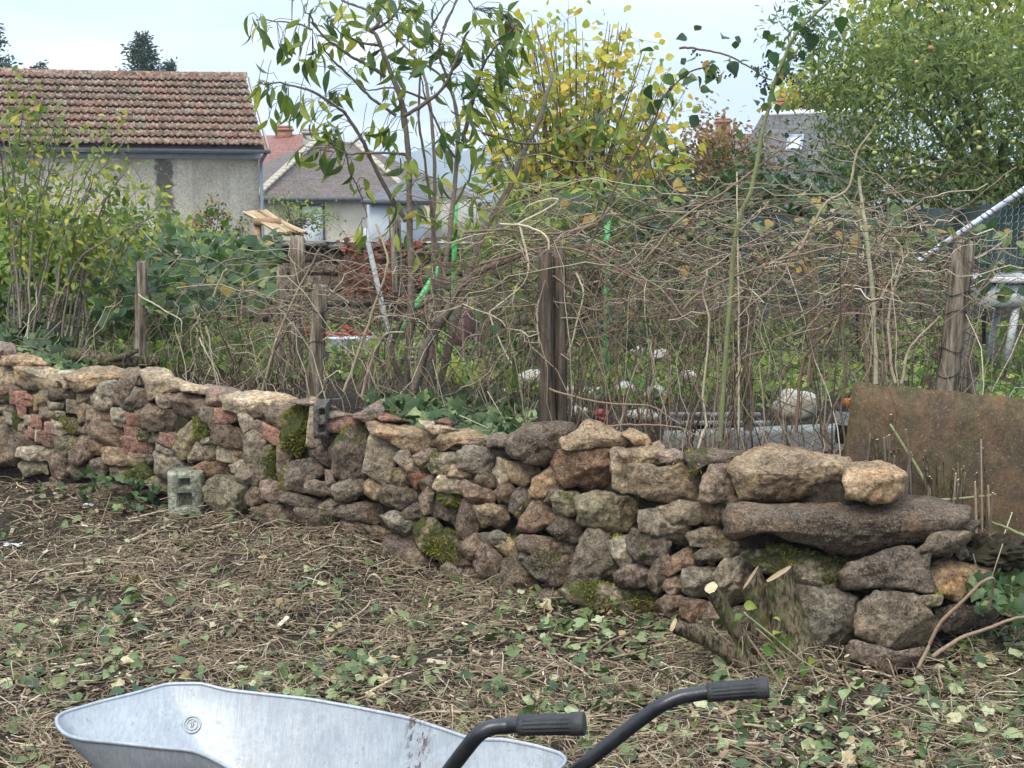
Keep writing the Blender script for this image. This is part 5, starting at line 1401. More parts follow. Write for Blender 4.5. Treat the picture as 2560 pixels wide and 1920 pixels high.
patch("red_creeper", "red creeper hanging on the old garden wall", "creeper", [(850, 595), (1060, 600), (1050, 750), (860, 740)], 13.5, 13.4, OVATE, leaf_pair("creeper leaf", [(0, (.06, .035, .025)), (.5, (.17, .055, .035)), (1, (.33, .035, .035))]), .055, 520, 0, .4, up=(0, -1, .3), zj=.08)
# low green growth over the gardens
n = 9000
X = rng.uniform(-4.5, 7.5, n); Yv = 8.9 + 6.5 * rng.random(n) ** 1.2; e_ = (X > 2.6) & (rng.random(n) < .5); Yv[e_] = rng.uniform(6.0, 9.0, int(e_.sum())); Zv = ground_z(X, Yv)
mb = MB(); pos = np.stack([X, Yv, Zv + rng.uniform(.01, .12, n)], -1)
leaves(mb, OVATE, pos, norm(rng.normal(0, 1, (n, 3)) + np.array([0, -.2, .5])), np.array([0, -.5, 1]) + rng.normal(0, .4, (n, 3)), rng.uniform(.04, .09, n), np.clip(rng.normal(.5, .25, n), 0, 1))
tag(mb.build("garden_weeds", m_leaf_l, kind='stuff'), None, None)
m_grass = mat_leaf("grass", [(0, (.04, .07, .02)), (.6, (.12, .18, .04)), (1, (.26, .27, .10))], transl=.3)
n = 12000; X = rng.uniform(-14, 14, n); Yv = 9 + 20 * rng.random(n) ** 1.6
mb = MB(); leaves(mb, (np.array([[0, -.08, 0], [0, .08, 0], [1, 0, 0]], float), np.array([[0, 1, 2]])), np.stack([X, Yv, ground_z(X, Yv)], -1), norm(rng.normal(0, .4, (n, 3)) + np.array([0, 0, 1])), rng.normal(0, 1, (n, 3)), rng.uniform(.08, .25, n), rng.random(n))
tag(mb.build("garden_grass", m_grass, kind='stuff'), None, None)
# sword-leaved iris by the green pole
th = thing("iris_clump", "clump of upright yellow-green sword leaves below the green pole", "plant", P(1140, 990, 9.3))
for k in range(34):
    px = 1060 + 170 * rng.random(); b = P(px, 985 + rng.normal(0, 8), 9.3 + rng.normal(0, .12)); L = rng.uniform(.18, .34)
    dv = norm(np.array([rng.normal(0, .35), rng.normal(0, .2), 1.0]))
    mb = MB(); leaves(mb, leaf_strip([.05, .07, .065, .04, 0], .3, .3), [b], [dv], [[rng.normal(0, .3), -1, .2]], [L], [0.5]); 
    mb.build("blade", leaf_pair("iris leaf", [(0, (.12, .19, .04)), (.5, (.24, .28, .06)), (1, (.46, .40, .08))])[1] if k == 0 else bpy.data.materials["iris leaf single"], th)

# ------------------------------------------------------------------ the chain-link fence
FX = np.array([-300, 0, 355, 745, 800, 1385, 1870, 2400, 2700]); FY = np.array([9.4, 9.15, 8.75, 8.2, 7.9, 7.1, 6.75, 6.3, 6.1])
fence = thing("wire_fence", "sagging black chain-link fence on leaning grey wooden posts", "fence", (0, 7.2, TERR))
m_wood, nt, out = nodes_of("weathered grey wood"); T = NT(nt)
mp = T.n("ShaderNodeMapping"); mp.inputs["Scale"].default_value = (1, 1, .07); T.link(T.offs(T.obj(), T.rand(), 5.0), mp.inputs[0])
g1 = T.noise(mp.outputs[0], 42, 6, .7); g2 = T.noise(T.obj(), 9, 5, .6)
c = T.ramp(g1, [(.38, (.04, .032, .024)), (.49, (.16, .128, .09)), (.62, (.32, .265, .195))]); c = T.scale(c, T.rng(g2, .3, .7, .7, 1.3))
c = T.mix(T.rng(T.noise(T.obj(), 6, 5, .7), .58, .7, 0, .5), c, (.10, .115, .05))
T.link(T.pbsdf(c, .92, T.bump(g1, 1.0, .012), 0, .12), out.inputs[0])
m_wood_dark = m_wood.copy(); m_wood_dark.name = "dark rotten wood"
for n_ in m_wood_dark.node_tree.nodes:
    if n_.type == 'VALTORGB':
        for e_, c_ in zip(n_.color_ramp.elements, ((.040, .030, .022), (.085, .064, .046), (.15, .118, .085))): e_.color = (*c_, 1)
def wood_post(name, top, bot, w, Y, parent, sides=12, lean=0, flat=.85):
    t, b = P(top[0], top[1], Y + lean), P(bot[0], bot[1], Y)
    r = w / 2 * Y / FPX * 1.02; n = 9
    u = np.linspace(0, 1, n)[:, None]; ax = b + (t - b) * u; ang = np.arange(sides) / sides * 2 * np.pi
    V = []
    for i in range(n):
        rr = r * (1.06 - .08 * i / n) * (1 + .09 * np.array([mnoise.noise((math.cos(a) * 1.5, math.sin(a) * 1.5, i * .16 + top[0])) for a in ang]))
        V.append(ax[i] + np.stack([np.cos(ang) * rr, np.sin(ang) * rr * flat, np.zeros(sides)], -1))
    V[-1][:, 2] += .012 * rng.normal(0, 1, sides)
    V = np.concatenate(V + [[t + np.array([0, 0, .004])]])
    f4 = [[i * sides + j, i * sides + (j + 1) % sides, (i + 1) * sides + (j + 1) % sides, (i + 1) * sides + j] for i in range(n - 1) for j in range(sides)]
    f3 = [[(n - 1) * sides + j, (n - 1) * sides + (j + 1) % sides, n * sides] for j in range(sides)]
    return MB().add(V, f3=f3, f4=f4).build(name, m_wood, parent, origin=b), t, b, r
m_wire = mat_plain("black fence wire", (.022, .028, .026), .5, .3, .4, .3, 40, .1)
m_rustw = mat_plain("rusty tie wire", (.045, .035, .03), .8, .3, .2)
posts = [((2412, 604), (2345, 1140), 53, 6.3, -.03), ((1362, 628), (1372, 1085), 36, 6.86, 0), ((1399, 622), (1402, 1085), 32, 6.90, 0), ((802, 712), (783, 1030), 38, 7.85, 0), ((356, 655), (348, 960), 30, 8.6, 0)]
for k, (t_, b_, w, Y, ln) in enumerate(posts):
    o, t, b, r = wood_post("post", t_, b_, w, Y, fence, lean=ln)
    if k in (1, 2): o.data.materials[0] = m_wood_dark
    if k in (0, 3):
        for f_ in ((.38, .52, .80, .99) if k == 0 else (.55, .80)):
            c = b + (t - b) * (f_ if k else 1 - f_ * .62); a = np.linspace(0, 2 * np.pi, 15)
            mb = MB(); tubes(mb, c + np.stack([np.cos(a) * r * 1.1, np.sin(a) * r * .98, .012 * np.sin(a * 2 + f_ * 9)], -1), .0022, 4); mb.build("tie_wire", m_rustw, o.parent)
tops_px = [(-300, 740), (0, 730), (355, 700), (600, 740), (800, 745), (900, 765), (1000, 800), (1130, 800), (1250, 700), (1385, 600), (1600, 545), (1870, 590), (2100, 640), (2400, 640), (2700, 650)]
tp = np.array(tops_px, float)
cell = .055
us = np.arange(-300, 2700, 1.0); fx = P(us, 900, np.interp(us, FX, FY)); arc = np.r_[0, np.cumsum(np.linalg.norm(np.diff(fx[:, :2], axis=0), axis=1))]
ncol = int(arc[-1] / cell); NRr = 22
grid_u = np.interp((np.arange(ncol) + .5) * cell, arc, us)
mb = MB(); W = []
for i in range(ncol - 1):
    for sgn in (0, 1):
        pass
pts = np.zeros((ncol, NRr * 2 + 1, 3))
zt_arr = np.array([P(u_, np.interp(u_, tp[:, 0], tp[:, 1]), np.interp(u_, FX, FY))[2] for u_ in grid_u])
zb_arr = ground_z(np.interp((np.arange(ncol) + .5) * cell, arc, fx[:, 0]), np.interp((np.arange(ncol) + .5) * cell, arc, fx[:, 1])) + .02
for k in range(NRr * 2 + 1):
    f_ = k / (NRr * 2)
    s_ = (np.arange(ncol) + (.5 if k % 2 else -.5) * .98 * (1 if True else 1) + .5) * cell
    u_ = np.interp(s_, arc, us); q = P(u_, 900, np.interp(u_, FX, FY))
    z = zb_arr * (1 - f_) + zt_arr * f_
    jx = np.array([.022 * mnoise.noise((s * 2.2, f_ * 3, 1.0)) for s in s_]); jy = np.array([.09 * mnoise.noise((s * 1.3, f_ * 2, 7.0)) for s in s_]); jz = np.array([.03 * mnoise.noise((s * 1.7, f_ * 2, 3.0)) for s in s_])
    pts[:, k] = np.stack([q[:, 0] + jx, q[:, 1] + jy, z + jz], -1)
tubes(mb, pts, .0016, 3); p2_ = pts.copy(); p2_[:, ::2] = pts[:, ::2]
# neighbouring zigzags meet: shift every second wire half a cell so diamonds close
mb2 = MB(); tubes(mb2, pts, .0027, 3)
o = mb2.build("wire_mesh", m_wire, fence, kind='stuff')
for f_ in (.03, .55, .99):
    k = int(f_ * NRr * 2); mb = MB(); tubes(mb, pts[::2, k] + rng.normal(0, .004, pts[::2, k].shape), .0018, 4); mb.build("straining_wire", m_wire, fence)

# other posts that stand on their own
def lone_post(label, top, bot, w, Y, lean=0, name="wooden_post"):
    o, t, b, r = wood_post(name, top, bot, w, Y, None, lean=lean)
    tag(o, label, "post", kind='thing')
lone_post("round grey post with a flat top before the garden wall", (745, 594), (738, 965), 36, 9.3)
lone_post("thin dark stake beside the flat topped post", (702, 668), (702, 960), 22, 9.0, name="wooden_stake")
lone_post("tall weathered stake leaning at the garden wall", (978, 522), (990, 730), 16, 12.6, name="wooden_stake")
lone_post("paired weathered stake close to the leaning one", (993, 528), (1002, 730), 14, 12.7, name="wooden_stake")
lone_post("dark post hidden among the dry canes", (1866, 745), (1872, 1120), 24, 7.4)
lone_post("old grey post leaning behind the wired fence post", (2402, 800), (2425, 1060), 44, 6.7)

# ------------------------------------------------------------------ brambles: bare canes
def arch(b, t, h, n=16, w=.03):
    mid = (b + t) / 2; mid = mid + np.array([0, 0, h])
    return wiggle([b, b * .55 + mid * .5 - t * .05, mid * .5 + t * .5 + np.array([0, 0, h * .2]), t], w, n)
def fpt(px, py, dY=0.0): return P(px, py, np.interp(px, FX, FY) + dY)
cane_things = [
    ("tall pale dead stem standing straight through the brambles", [[(1850, 1120), (1846, 800), (1843, 600), (1842, 430)]], .006, .85, -.1),
    ("thick pale ribbed stalk standing near the wired post", [[(2186, 960), (2180, 750), (2170, 620), (2156, 520), (2148, 440)]], .013, .93, -.15),
    ("thick dark green bramble cane arching to the top of the picture", [[(1800, 1100), (1830, 700), (1850, 560), (1880, 480), (1905, 350), (1930, 240), (1955, 160), (1985, 90), (2030, 40), (2090, -20)]], .013, .99, -.25),
    ("bramble runner arching over the yellow tree", [[(1440, 700), (1540, 470), (1640, 300), (1660, 240), (1720, 180), (1770, 165), (1790, 168)], [(1700, 120), (1740, 122), (1800, 130), (1870, 165), (1930, 200)]], .006, .12, -.1),
    ("reddish bramble cane rising beside the rusty sheet", [[(2020, 950), (2030, 800), (2036, 700), (2020, 600), (2010, 560)], [(1990, 1080), (2010, 900), (2100, 800), (2140, 690), (2150, 560), (2130, 520)], [(2170, 960), (2155, 840), (2160, 760)]], .009, .25, -.1),
    ("pale bramble cane snaking up before the green netting", [[(2240, 960), (2222, 850), (2222, 770), (2250, 690), (2262, 630), (2230, 590)], [(2250, 960), (2270, 870), (2350, 790)], [(2000, 620), (2060, 510), (2120, 470), (2140, 380), (2180, 330)]], .008, .62, -.12),
    ("orange brown bramble cane slanting across the dark green one", [[(1690, 790), (1760, 730), (1860, 680), (1960, 640), (2120, 610)], [(1610, 660), (1700, 560), (1830, 470), (2000, 340)]], .007, .4, -.2),
    ("looping pale cane hanging at the split fence post", [[(1250, 560), (1330, 570), (1370, 610), (1345, 760), (1350, 850), (1365, 920), (1410, 950)], [(1300, 560), (1320, 690), (1240, 770), (1230, 800), (1265, 880), (1280, 910)], [(1295, 560), (1400, 500), (1330, 510), (1300, 540)], [(1440, 680), (1455, 740), (1420, 870), (1400, 920)]], .006, .8, -.15),
    ("long bramble cane stretched low along the wall top", [[(1520, 1070), (1580, 1060), (1680, 1070), (1760, 1095)], [(1370, 970), (1480, 1000), (1620, 1010), (1700, 1060)]], .006, .35, -.35),
    ("arched brown cane crossing the green pole", [[(1160, 580), (1260, 575), (1340, 590), (1480, 570), (1560, 500), (1640, 520)], [(1200, 660), (1400, 620), (1560, 680), (1660, 770), (1720, 850)]], .007, .3, -.1),
    ("white bent twig sticking up before the leafy bramble", [[(345, 735), (400, 770), (450, 800), (455, 830)], [(515, 815), (528, 900), (545, 970)], [(500, 845), (530, 900), (550, 965)], [(535, 740), (560, 680), (565, 675)]], .006, .92, -.25),
    ("leaning thin trunks among the canes near the round post", [[(905, 990), (930, 900), (960, 840), (1010, 830)], [(860, 975), (900, 860), (935, 760), (968, 650), (940, 560)], [(655, 980), (700, 830), (760, 700), (800, 620)]], .010, .6, -.1),
]
for lab, pl, r, tn, dY in cane_things:
    b = fpt(*pl[0][0], dY); th = thing("bramble", lab, "bramble", b)
    pp = []
    for pts_ in pl:
        p = np.array([fpt(x, y, dY) for x, y in pts_]); n = max(14, len(p) * 5); p = wiggle(p, .012, n); pp.append(p)
        mb = MB(); tubes(mb, p, np.linspace(r, r * .55, n), 6, tn); mb.build("cane", m_cane, th, smooth=True)
    if "green" in lab and "arching" in lab or "runner" in lab:
        pos, dr = along(pp, .4, 1, 44); pos += rng.normal(0, .075, pos.shape)
        d = norm(rng.normal(0, .6, pos.shape) + np.array([0, 0, -.6]))
        leaf_objects("leaf", "br" + lab[:6], OVATE, m_br[1], th, pos, d, rng.normal(0, 1, pos.shape) + np.array([0, -.5, .5]), rng.uniform(.045, .088, len(pos)))
        mb = MB(); q, _ = along(pp, .5, 1, 11); c_ = np.repeat(q + rng.normal(0, .04, q.shape), 9, 0) + rng.normal(0, .013, (99, 3))
        v0 = np.array([[1, 0, 0], [-1, 0, 0], [0, 1, 0], [0, -1, 0], [0, 0, 1], [0, 0, -1]], float) * .0065; f0 = np.array([[0, 2, 4], [2, 1, 4], [1, 3, 4], [3, 0, 4], [2, 0, 5], [1, 2, 5], [3, 1, 5], [0, 3, 5]])
        mb.add((c_[:, None] + v0[None]).reshape(-1, 3), f3=(f0[None] + (np.arange(len(c_)) * 6)[:, None, None]).reshape(-1, 3))
        mb.build("dried_berries", mat_plain("dried berries", (.025, .02, .022), .6), th, kind='stuff')
# the thicket that nobody could count
mb = MB(); K = 0
def canes(n, px0, px1, base, top, hgt, dY, sdY, rr, tints, lean=160, npt=12):
    global K
    px = rng.uniform(px0, px1, n); Y = np.interp(px, FX, FY) + dY + rng.normal(0, sdY, n)
    b = P(px, 900, Y); b[:, 2] = ground_z(b[:, 0], b[:, 1])
    ty = rng.uniform(*top, n); tx = px + rng.normal(0, lean, n)
    t = P(tx, ty, Y + rng.normal(0, .25, n))
    for i in range(n):
        p = arch(b[i], t[i], rng.uniform(*hgt), npt, .085)
        r = rng.uniform(*rr); tubes(mb, p, np.linspace(r, r * .5, npt), 4, np.clip(rng.normal(*tints), 0, 1))
canes(38, 1400, 2330, 0, (600, 900), (-.02, .08), .10, .22, (.004, .0085), (.42, .26), 55)
canes(150, 1380, 2350, 0, (520, 950), (-.05, .3), .15, .30, (.0014, .0042), (.45, .28), 130)
canes(85, 1440, 1900, 0, (560, 900), (0, .2), .2, .3, (.0014, .004), (.38, .25), 120)
canes(150, 430, 1000, 0, (700, 960), (0, .12), .1, .3, (.0014, .0055), (.5, .28), 80)
canes(90, 900, 1450, 0, (600, 900), (0, .18), .1, .25, (.0014, .0045), (.42, .27), 120)
canes(70, 60, 450, 0, (700, 880), (0, .1), .1, .3, (.0014, .0045), (.45, .27), 80)
canes(45, 2200, 2600, 0, (540, 900), (0, .2), .2, .25, (.0014, .004), (.42, .27), 150)
# arching tips lying over one another
n = 640; px = np.r_[rng.uniform(1150, 2400, 550), rng.uniform(450, 1150, 90)]; py = rng.normal(650, 105, n).clip(400, 930); py[550:] = rng.normal(740, 60, 90)
for i in range(n):
    L = rng.uniform(60, 260); a = rng.normal(0, .55); c_ = np.array([px[i], py[i]]); dx = np.array([math.cos(a), math.sin(a)]) * L * rng.choice([-1, 1])
    Y = float(np.interp(px[i], FX, FY)) + rng.normal(.12, .22)
    p = P(np.array([c_[0] - dx[0], c_[0], c_[0] + dx[0]]), np.array([c_[1] - dx[1] + rng.uniform(0, 60), c_[1], c_[1] + dx[1] + rng.uniform(0, 70)]), Y + rng.normal(0, .12, 3))
    r = rng.uniform(.0013, .0038); tubes(mb, wiggle(p, .07, 14), np.linspace(r, r * .5, 14), 4, np.clip(rng.normal(.40, .3), 0, .95))
tag(mb.build("bramble_thicket", m_cane, kind='stuff'), None, None)
# ------------------------------------------------------------------ things in the garden beyond the fence
m_green = mat_plain("bright green paint", (.09, .50, .15), .5, var=.12, scale=6)
def pole(name, label, cat, pts, r, mat, sides=10, n=10):
    th = thing(name, label, cat, pts[-1])
    return th
def bar(a, b, w, d, mat, name, label, cat, roll=0.0):
    """a sawn post between two world points"""
    a, b = np.array(a), np.array(b); z = norm(b - a); x = norm(np.cross([0, 1, 0], z)); y = np.cross(z, x)
    R = np.stack([x, y, z], -1); L = np.linalg.norm(b - a)
    v = np.array([[sx * w / 2, sy * d / 2, sz * L / 2] for sz in (-1, 1) for sx, sy in ((-1, -1), (1, -1), (1, 1), (-1, 1))]) 
    v = np.concatenate([v, np.array([[sx * w * .38, sy * d * .38, L / 2 + .012] for sx, sy in ((-1, -1), (1, -1), (1, 1), (-1, 1))])])
    o = MB().add(v @ R.T + (a + b) / 2, f4=[[0, 3, 2, 1], [0, 1, 5, 4], [1, 2, 6, 5], [2, 3, 7, 6], [3, 0, 4, 7], [4, 5, 9, 8], [5, 6, 10, 9], [6, 7, 11, 10], [7, 4, 8, 11], [8, 9, 10, 11]]).build(name, mat, origin=(a + b) / 2)
    return tag(o, label, cat, kind='thing')
bar(P(1128, 960, 10.2), P(1139, 500, 10.2), .037, .037, m_green, "green_pole", "bright green pole standing behind the broadleaf shrub's stems", "pole")
bar(P(1514, 1012, 10.0), P(1518, 515, 10.0), .040, .040, m_green, "green_pole", "bright green pole standing among bare canes below the yellow tree", "pole")
bar(P(935, 930, 10.4), P(1098, 672, 10.6), .05, .03, m_green, "green_board", "bright green board leaning at a slant behind the shrub stems", "board")
m_wpole = mat_plain("dull white paint", (.45, .46, .45), .55, var=.2, scale=5, dirt=(.30, .27, .22))
th = thing("white_pole", "white painted pole with a blue foot leaning behind the shrub", "pole", P(1002, 955, 10.0))
mb = MB(); tubes(mb, spline(P(np.array([912, 938, 962, 990]), np.array([570, 685, 790, 905]), 10.1), 12), .02, 8, cap=True); mb.build("shaft", m_wpole, th, smooth=True)
mb = MB(); tubes(mb, P(np.array([990, 1003]), np.array([905, 958]), 10.1), .024, 8, cap=True); mb.build("foot", mat_plain("blue paint", (.07, .16, .42), .5), th, smooth=True)
m_maroon = mat_plain("maroon paint", (.10, .045, .05), .6, var=.2)
th = thing("maroon_cabinet", "dull maroon metal cabinet standing behind the green pole", "cabinet", P(1160, 920, 11))
c0, c1 = P(1120, 925, 11), P(1190, 765, 11)
w_, h_ = c1[0] - c0[0], c1[2] - c0[2]; cx_, cz_ = (c0[0] + c1[0]) / 2, (c0[2] + c1[2]) / 2
MB().box((cx_, 11.2, cz_), (w_, .3, h_)).build("body", m_maroon, th); MB().box((cx_, 11.03, cz_), (w_ * .9, .02, h_ * .93)).build("door", m_maroon, th); MB().box((cx_ + w_ * .32, 11.01, cz_), (.02, .03, .09)).build("handle", m_dk, th)
# red and white trailer by the round post
m_redp = mat_plain("red paint", (.36, .05, .045), .5, var=.15); m_whitep = mat_plain("white panel", (.50, .50, .48), .5, var=.15, dirt=(.4, .38, .34))
th = thing("garden_trailer", "small white garden trailer with red rails seen through the fence", "trailer", P(830, 940, 11.2))
a0, a1 = P(770, 900, 11.1), P(915, 848, 11.1)
MB().box(((a0 + a1)[0] / 2, 11.4, (a0 + a1)[2] / 2), (a1[0] - a0[0], .6, a1[2] - a0[2])).build("body", m_whitep, th)
mb = MB(); tubes(mb, P(np.array([755, 930]), np.array([838, 834]), 11.05), .02, 6, cap=True); mb.build("rail", m_redp, th)
mb = MB(); tubes(mb, P(np.array([752, 760, 775]), np.array([800, 825, 835]), 11.05), .03, 6, cap=True); mb.build("bracket", m_redp, th)
mb = MB(); tubes(mb, P(np.array([858, 880]), np.array([812, 832]), 11.05), .025, 6, cap=True); mb.build("bracket", m_redp, th)
for px in (800, 890):
    c = P(px, 915, 11.05); a = np.linspace(0, 2 * np.pi, 17); mb = MB(); tubes(mb, c + np.stack([np.cos(a) * .1, 0 * a, np.sin(a) * .1], -1), .032, 8); mb.build("wheel", m_dk, th, smooth=True)
th = thing("teal_crate", "teal plastic crate beside the white garden trailer", "crate", P(766, 890, 10.9))
c = P(766, 880, 10.9); mt = mat_plain("teal plastic", (.06, .24, .24), .5)
MB().box(c - np.array([0, 0, .01]), (.09, .2, .05)).build("tub", mt, th); MB().box(c + np.array([0, 0, .022]), (.105, .215, .014)).build("rim", mt, th)
# pale boulders and rubble in the neighbour's garden
m_pale = mat_plain("pale limestone", (.50, .45, .37), .9, var=.25, scale=5, bump=.6, bscale=30, dirt=(.42, .30, .18))
def boulder(name, label, cat, px, py, w, h, Y, mat, seed, n=16, m=12):
    c = P(px, py, Y); sx, sz = w * Y / FPX / 2, h * Y / FPX / 2
    mb0 = ball(n, m); v = np.concatenate(mb0.v); r = np.array([1 + .30 * mnoise.noise(tuple(q * 1.3 + seed)) + .12 * mnoise.noise(tuple(q * 3.4 + seed)) for q in v])
    mb0.v = [v * r[:, None] * np.array([sx, max(sx * .8, sz), sz]) + c]
    return tag(mb0.build(name, mat, origin=c), label, cat, kind='thing')
boulder("boulder", "rounded cream boulder behind the fence near the rusty sheet", "boulder", 1988, 1012, 108, 96, 8.6, m_pale, 3.1, 22, 16)
for k, (px, py, w, h, lab) in enumerate([(1330, 950, 80, 60, "largest white rock behind the split fence post"), (1410, 975, 60, 40, "white rock just beyond the split fence post"), (1270, 985, 70, 36, "flat pale rock left of the split fence post"), (1480, 985, 70, 40, "pale rock under the far green pole"), (1560, 975, 60, 46, "white rock among canes right of the green pole"), (1640, 985, 80, 44, "wide white rock near the dark trough"), (1600, 1040, 90, 40, "low pale rock between wall and trough"), (1440, 1030, 70, 34, "small pale rock close behind the wall top"), (1720, 940, 46, 34, "small white rock beyond the dark trough"), (1650, 890, 50, 34, "farthest small white rock in the weeds"), (1590, 875, 36, 24, "tiny white rock far back in the weeds")]):
    boulder("rock", lab, "rock", px, py, w, h, 9.3 if py < 1000 else 8.3, m_pale, 7.7 + k * 2.3)
th = thing("lost_cap", "crumpled bright red cap lying between white rocks", "cap", P(1504, 1034, 8.4))
c = P(1504, 1034, 8.4); mb0 = ball(12, 8); v = np.concatenate(mb0.v); v = v[:, :] * np.array([.055, .05, .035]) * (1 + .15 * np.array([mnoise.noise(tuple(q * 2)) for q in v]))[:, None]; v[:, 2] = np.maximum(v[:, 2], -.012)
mb0.v = [v + c]; mb0.build("crown", m_redp, th, smooth=True)
MB().add(np.array([[-.03, -.05, -.01], [.05, -.05, -.01], [.055, -.1, -.018], [-.02, -.105, -.02], [-.03, -.05, -.015], [.05, -.05, -.015], [.055, -.1, -.023], [-.02, -.105, -.025]]) + c, f4=[[0, 3, 2, 1], [4, 5, 6, 7], [0, 1, 5, 4], [1, 2, 6, 5], [2, 3, 7, 6], [3, 0, 4, 7]]).build("peak", m_redp, th)
boulder("blue_bag", "scrap of blue plastic bag by the pale rocks", "bag", 1296, 968, 22, 16, 9.0, mat_plain("blue plastic", (.10, .28, .55), .4), 4.4)
# dark trough and concrete kerb
m_conc = mat_plain("pale concrete", (.40, .38, .34), .9, var=.2, scale=4, bump=.5, bscale=40, dirt=(.2, .18, .15))
a0, a1 = P(1690, 1062, 7.9), P(1905, 1052, 7.8)
th = thing("trough", "shallow black trough with a pale rim behind the wire fence", "trough", (a0 + a1) / 2)
L = a1[0] - a0[0]; cc = (a0 + a1) / 2
m_blk = mat_plain("black plastic", (.022, .022, .024), .5)
MB().box(cc + np.array([0, -.14, -.05]), (L, .02, .13)).box(cc + np.array([0, .14, -.05]), (L, .02, .13)).box(cc + np.array([-L / 2, 0, -.05]), (.02, .26, .13)).box(cc + np.array([L / 2, 0, -.05]), (.02, .26, .13)).box(cc + np.array([0, 0, -.11]), (L - .03, .25, .02)).build("tray", m_blk, th)
MB().box(cc + np.array([0, -.155, .024]), (L + .05, .05, .02)).box(cc + np.array([0, .155, .024]), (L + .05, .05, .02)).build("rim", m_conc, th)
a0, a1 = P(1655, 1105, 7.5), P(2125, 1085, 7.35); d_ = norm(a1 - a0)
R = np.stack([d_, norm(np.cross([0, 0, 1], d_)), [0, 0, 1]], -1)
o = MB(); nb = 3; Lk = np.linalg.norm(a1 - a0)
th = thing("concrete_kerb", "row of pale concrete kerb blocks just behind the wire fence", "kerb", (a0 + a1) / 2)
for k in range(nb):
    c = a0 + (a1 - a0) * (k + .5) / nb
    v = np.array([[x, y, z] for z in (-.11, .035, .05) for x, y in ((-1, -1), (1, -1), (1, 1), (-1, 1))], float); ww = Lk / nb / 2 - .006
    v = v * np.array([ww, .09, 1]); v[8:] *= np.array([.985, .85, 1])
    MB().add(v @ R.T + c, f4=[[0, 1, 5, 4], [1, 2, 6, 5], [2, 3, 7, 6], [3, 0, 4, 7], [4, 5, 9, 8], [5, 6, 10, 9], [6, 7, 11, 10], [7, 4, 8, 11], [8, 9, 10, 11]]).build("kerb_block", m_conc, th, origin=c)
# watering-can like black and white container by the rusty sheet
th = thing("canister", "black and white plastic canister with an orange cap beside the rusty sheet", "canister", P(2112, 1050, 7.0))
c = P(2118, 1040, 7.0); a = np.arange(12) / 12 * 2 * np.pi
def lathe(prof, c, mat, name, parent, n=14):
    a = np.arange(n) / n * 2 * np.pi; V = np.concatenate([np.stack([np.cos(a) * r, np.sin(a) * r, np.full(n, z)], -1) for r, z in prof]) + c
    f = [[i * n + j, i * n + (j + 1) % n, (i + 1) * n + (j + 1) % n, (i + 1) * n + j] for i in range(len(prof) - 1) for j in range(n)]
    return MB().add(V, f4=f).build(name, mat, parent, smooth=True)
lathe([(.0, -.14), (.055, -.14), (.06, -.12), (.06, .03), (.05, .05), (0, .05)], c, m_blk, "body", th); lathe([(.061, -.04), (.062, -.03), (.062, .02), (.061, .03)], c, m_whitep, "label_band", th); lathe([(0, .09), (.03, .09), (.032, .05), (.0, .05)], c, mat_plain("orange plastic", (.65, .22, .05), .5), "cap", th)
# green shade netting on posts, white pipe with hexagon netting
m_net = mat_plain("green shade netting", (.028, .047, .043), .85, var=.3, scale=3, bump=.3, bscale=120)
th = thing("shade_netting", "dark green shade netting stretched as a screen behind the brambles", "netting", P(2250, 700, 11.5))
def wavy(px0, px1, y0a, y0b, y1a, y1b, Y0, Y1, name, amp=.05, nx=36, nz=10):
    u = np.linspace(0, 1, nx)[None]; v = np.linspace(0, 1, nz)[:, None]
    px = px0 + (px1 - px0) * u + 0 * v; py = (y0a + (y0b - y0a) * u) * (1 - v) + (y1a + (y1b - y1a) * u) * v
    Y = Y0 + (Y1 - Y0) * u + 0 * v; p = P(px, py, Y)
    p[..., 1] += amp * np.sin(u * 23 + 2 * np.sin(v * 3)) + amp * .6 * np.sin(u * 51 + v * 5)
    p[..., 2] -= .03 * np.abs(np.sin(u * 9.4)) * (1 - v)
    i = np.arange(nz - 1)[:, None]; j = np.arange(nx - 1)[None]; f = np.stack([i * nx + j, i * nx + j + 1, (i + 1) * nx + j + 1, (i + 1) * nx + j], -1).reshape(-1, 4)
    f2 = p.reshape(-1, 3) + np.array([0, .004, 0]); n = len(f2)
    return MB().add(p.reshape(-1, 3), f4=f).add(f2, f4=f[:, ::-1]).build(name, m_net, th, smooth=True)
wavy(1860, 2140, 535, 528, 760, 770, 11.8, 11.4, "net_panel"); wavy(2180, 2620, 528, 500, 690, 660, 11.2, 10.6, "net_panel"); wavy(2010, 2200, 600, 610, 780, 790, 10.9, 10.9, "net_panel", .03)
for px, y0 in ((1858, 530), (2142, 525), (2178, 522), (2460, 500)):
    mb = MB(); tubes(mb, P(np.array([px, px]), np.array([y0, 860]), 11.9), .018, 6, cap=True); mb.build("post", m_dk, th)
m_pipe = mat_plain("white pipe", (.66, .70, .76), .45, var=.12, scale=9, dirt=(.10, .09, .08))
th = thing("white_pipe", "long white pipe propped at a slant with hexagonal netting hanging from it", "pipe", P(2180, 725, 7.3))
pa, pb = P(2218, 706, 7.7), P(2640, 420, 7.3)
mb = MB(); tubes(mb, np.array([pa + (pb - pa) * t for t in np.linspace(0, 1, 8)]), .0165, 10, cap=True); mb.build("tube", m_pipe, th, smooth=True)
mb = MB(); a = np.linspace(0, 2 * np.pi * 3, 40)
for t0 in (.05, .27, .30, .5, .62, .8):
    ax = norm(pb - pa); x = norm(np.cross(ax, [0, 1, 0])); y = np.cross(ax, x); cc = pa + (pb - pa) * t0
    tubes(mb, cc + ax * (a / 60 - .15)[:, None] * .3 + x * (np.cos(a) * .019)[:, None] + y * (np.sin(a) * .019)[:, None], .003, 3)
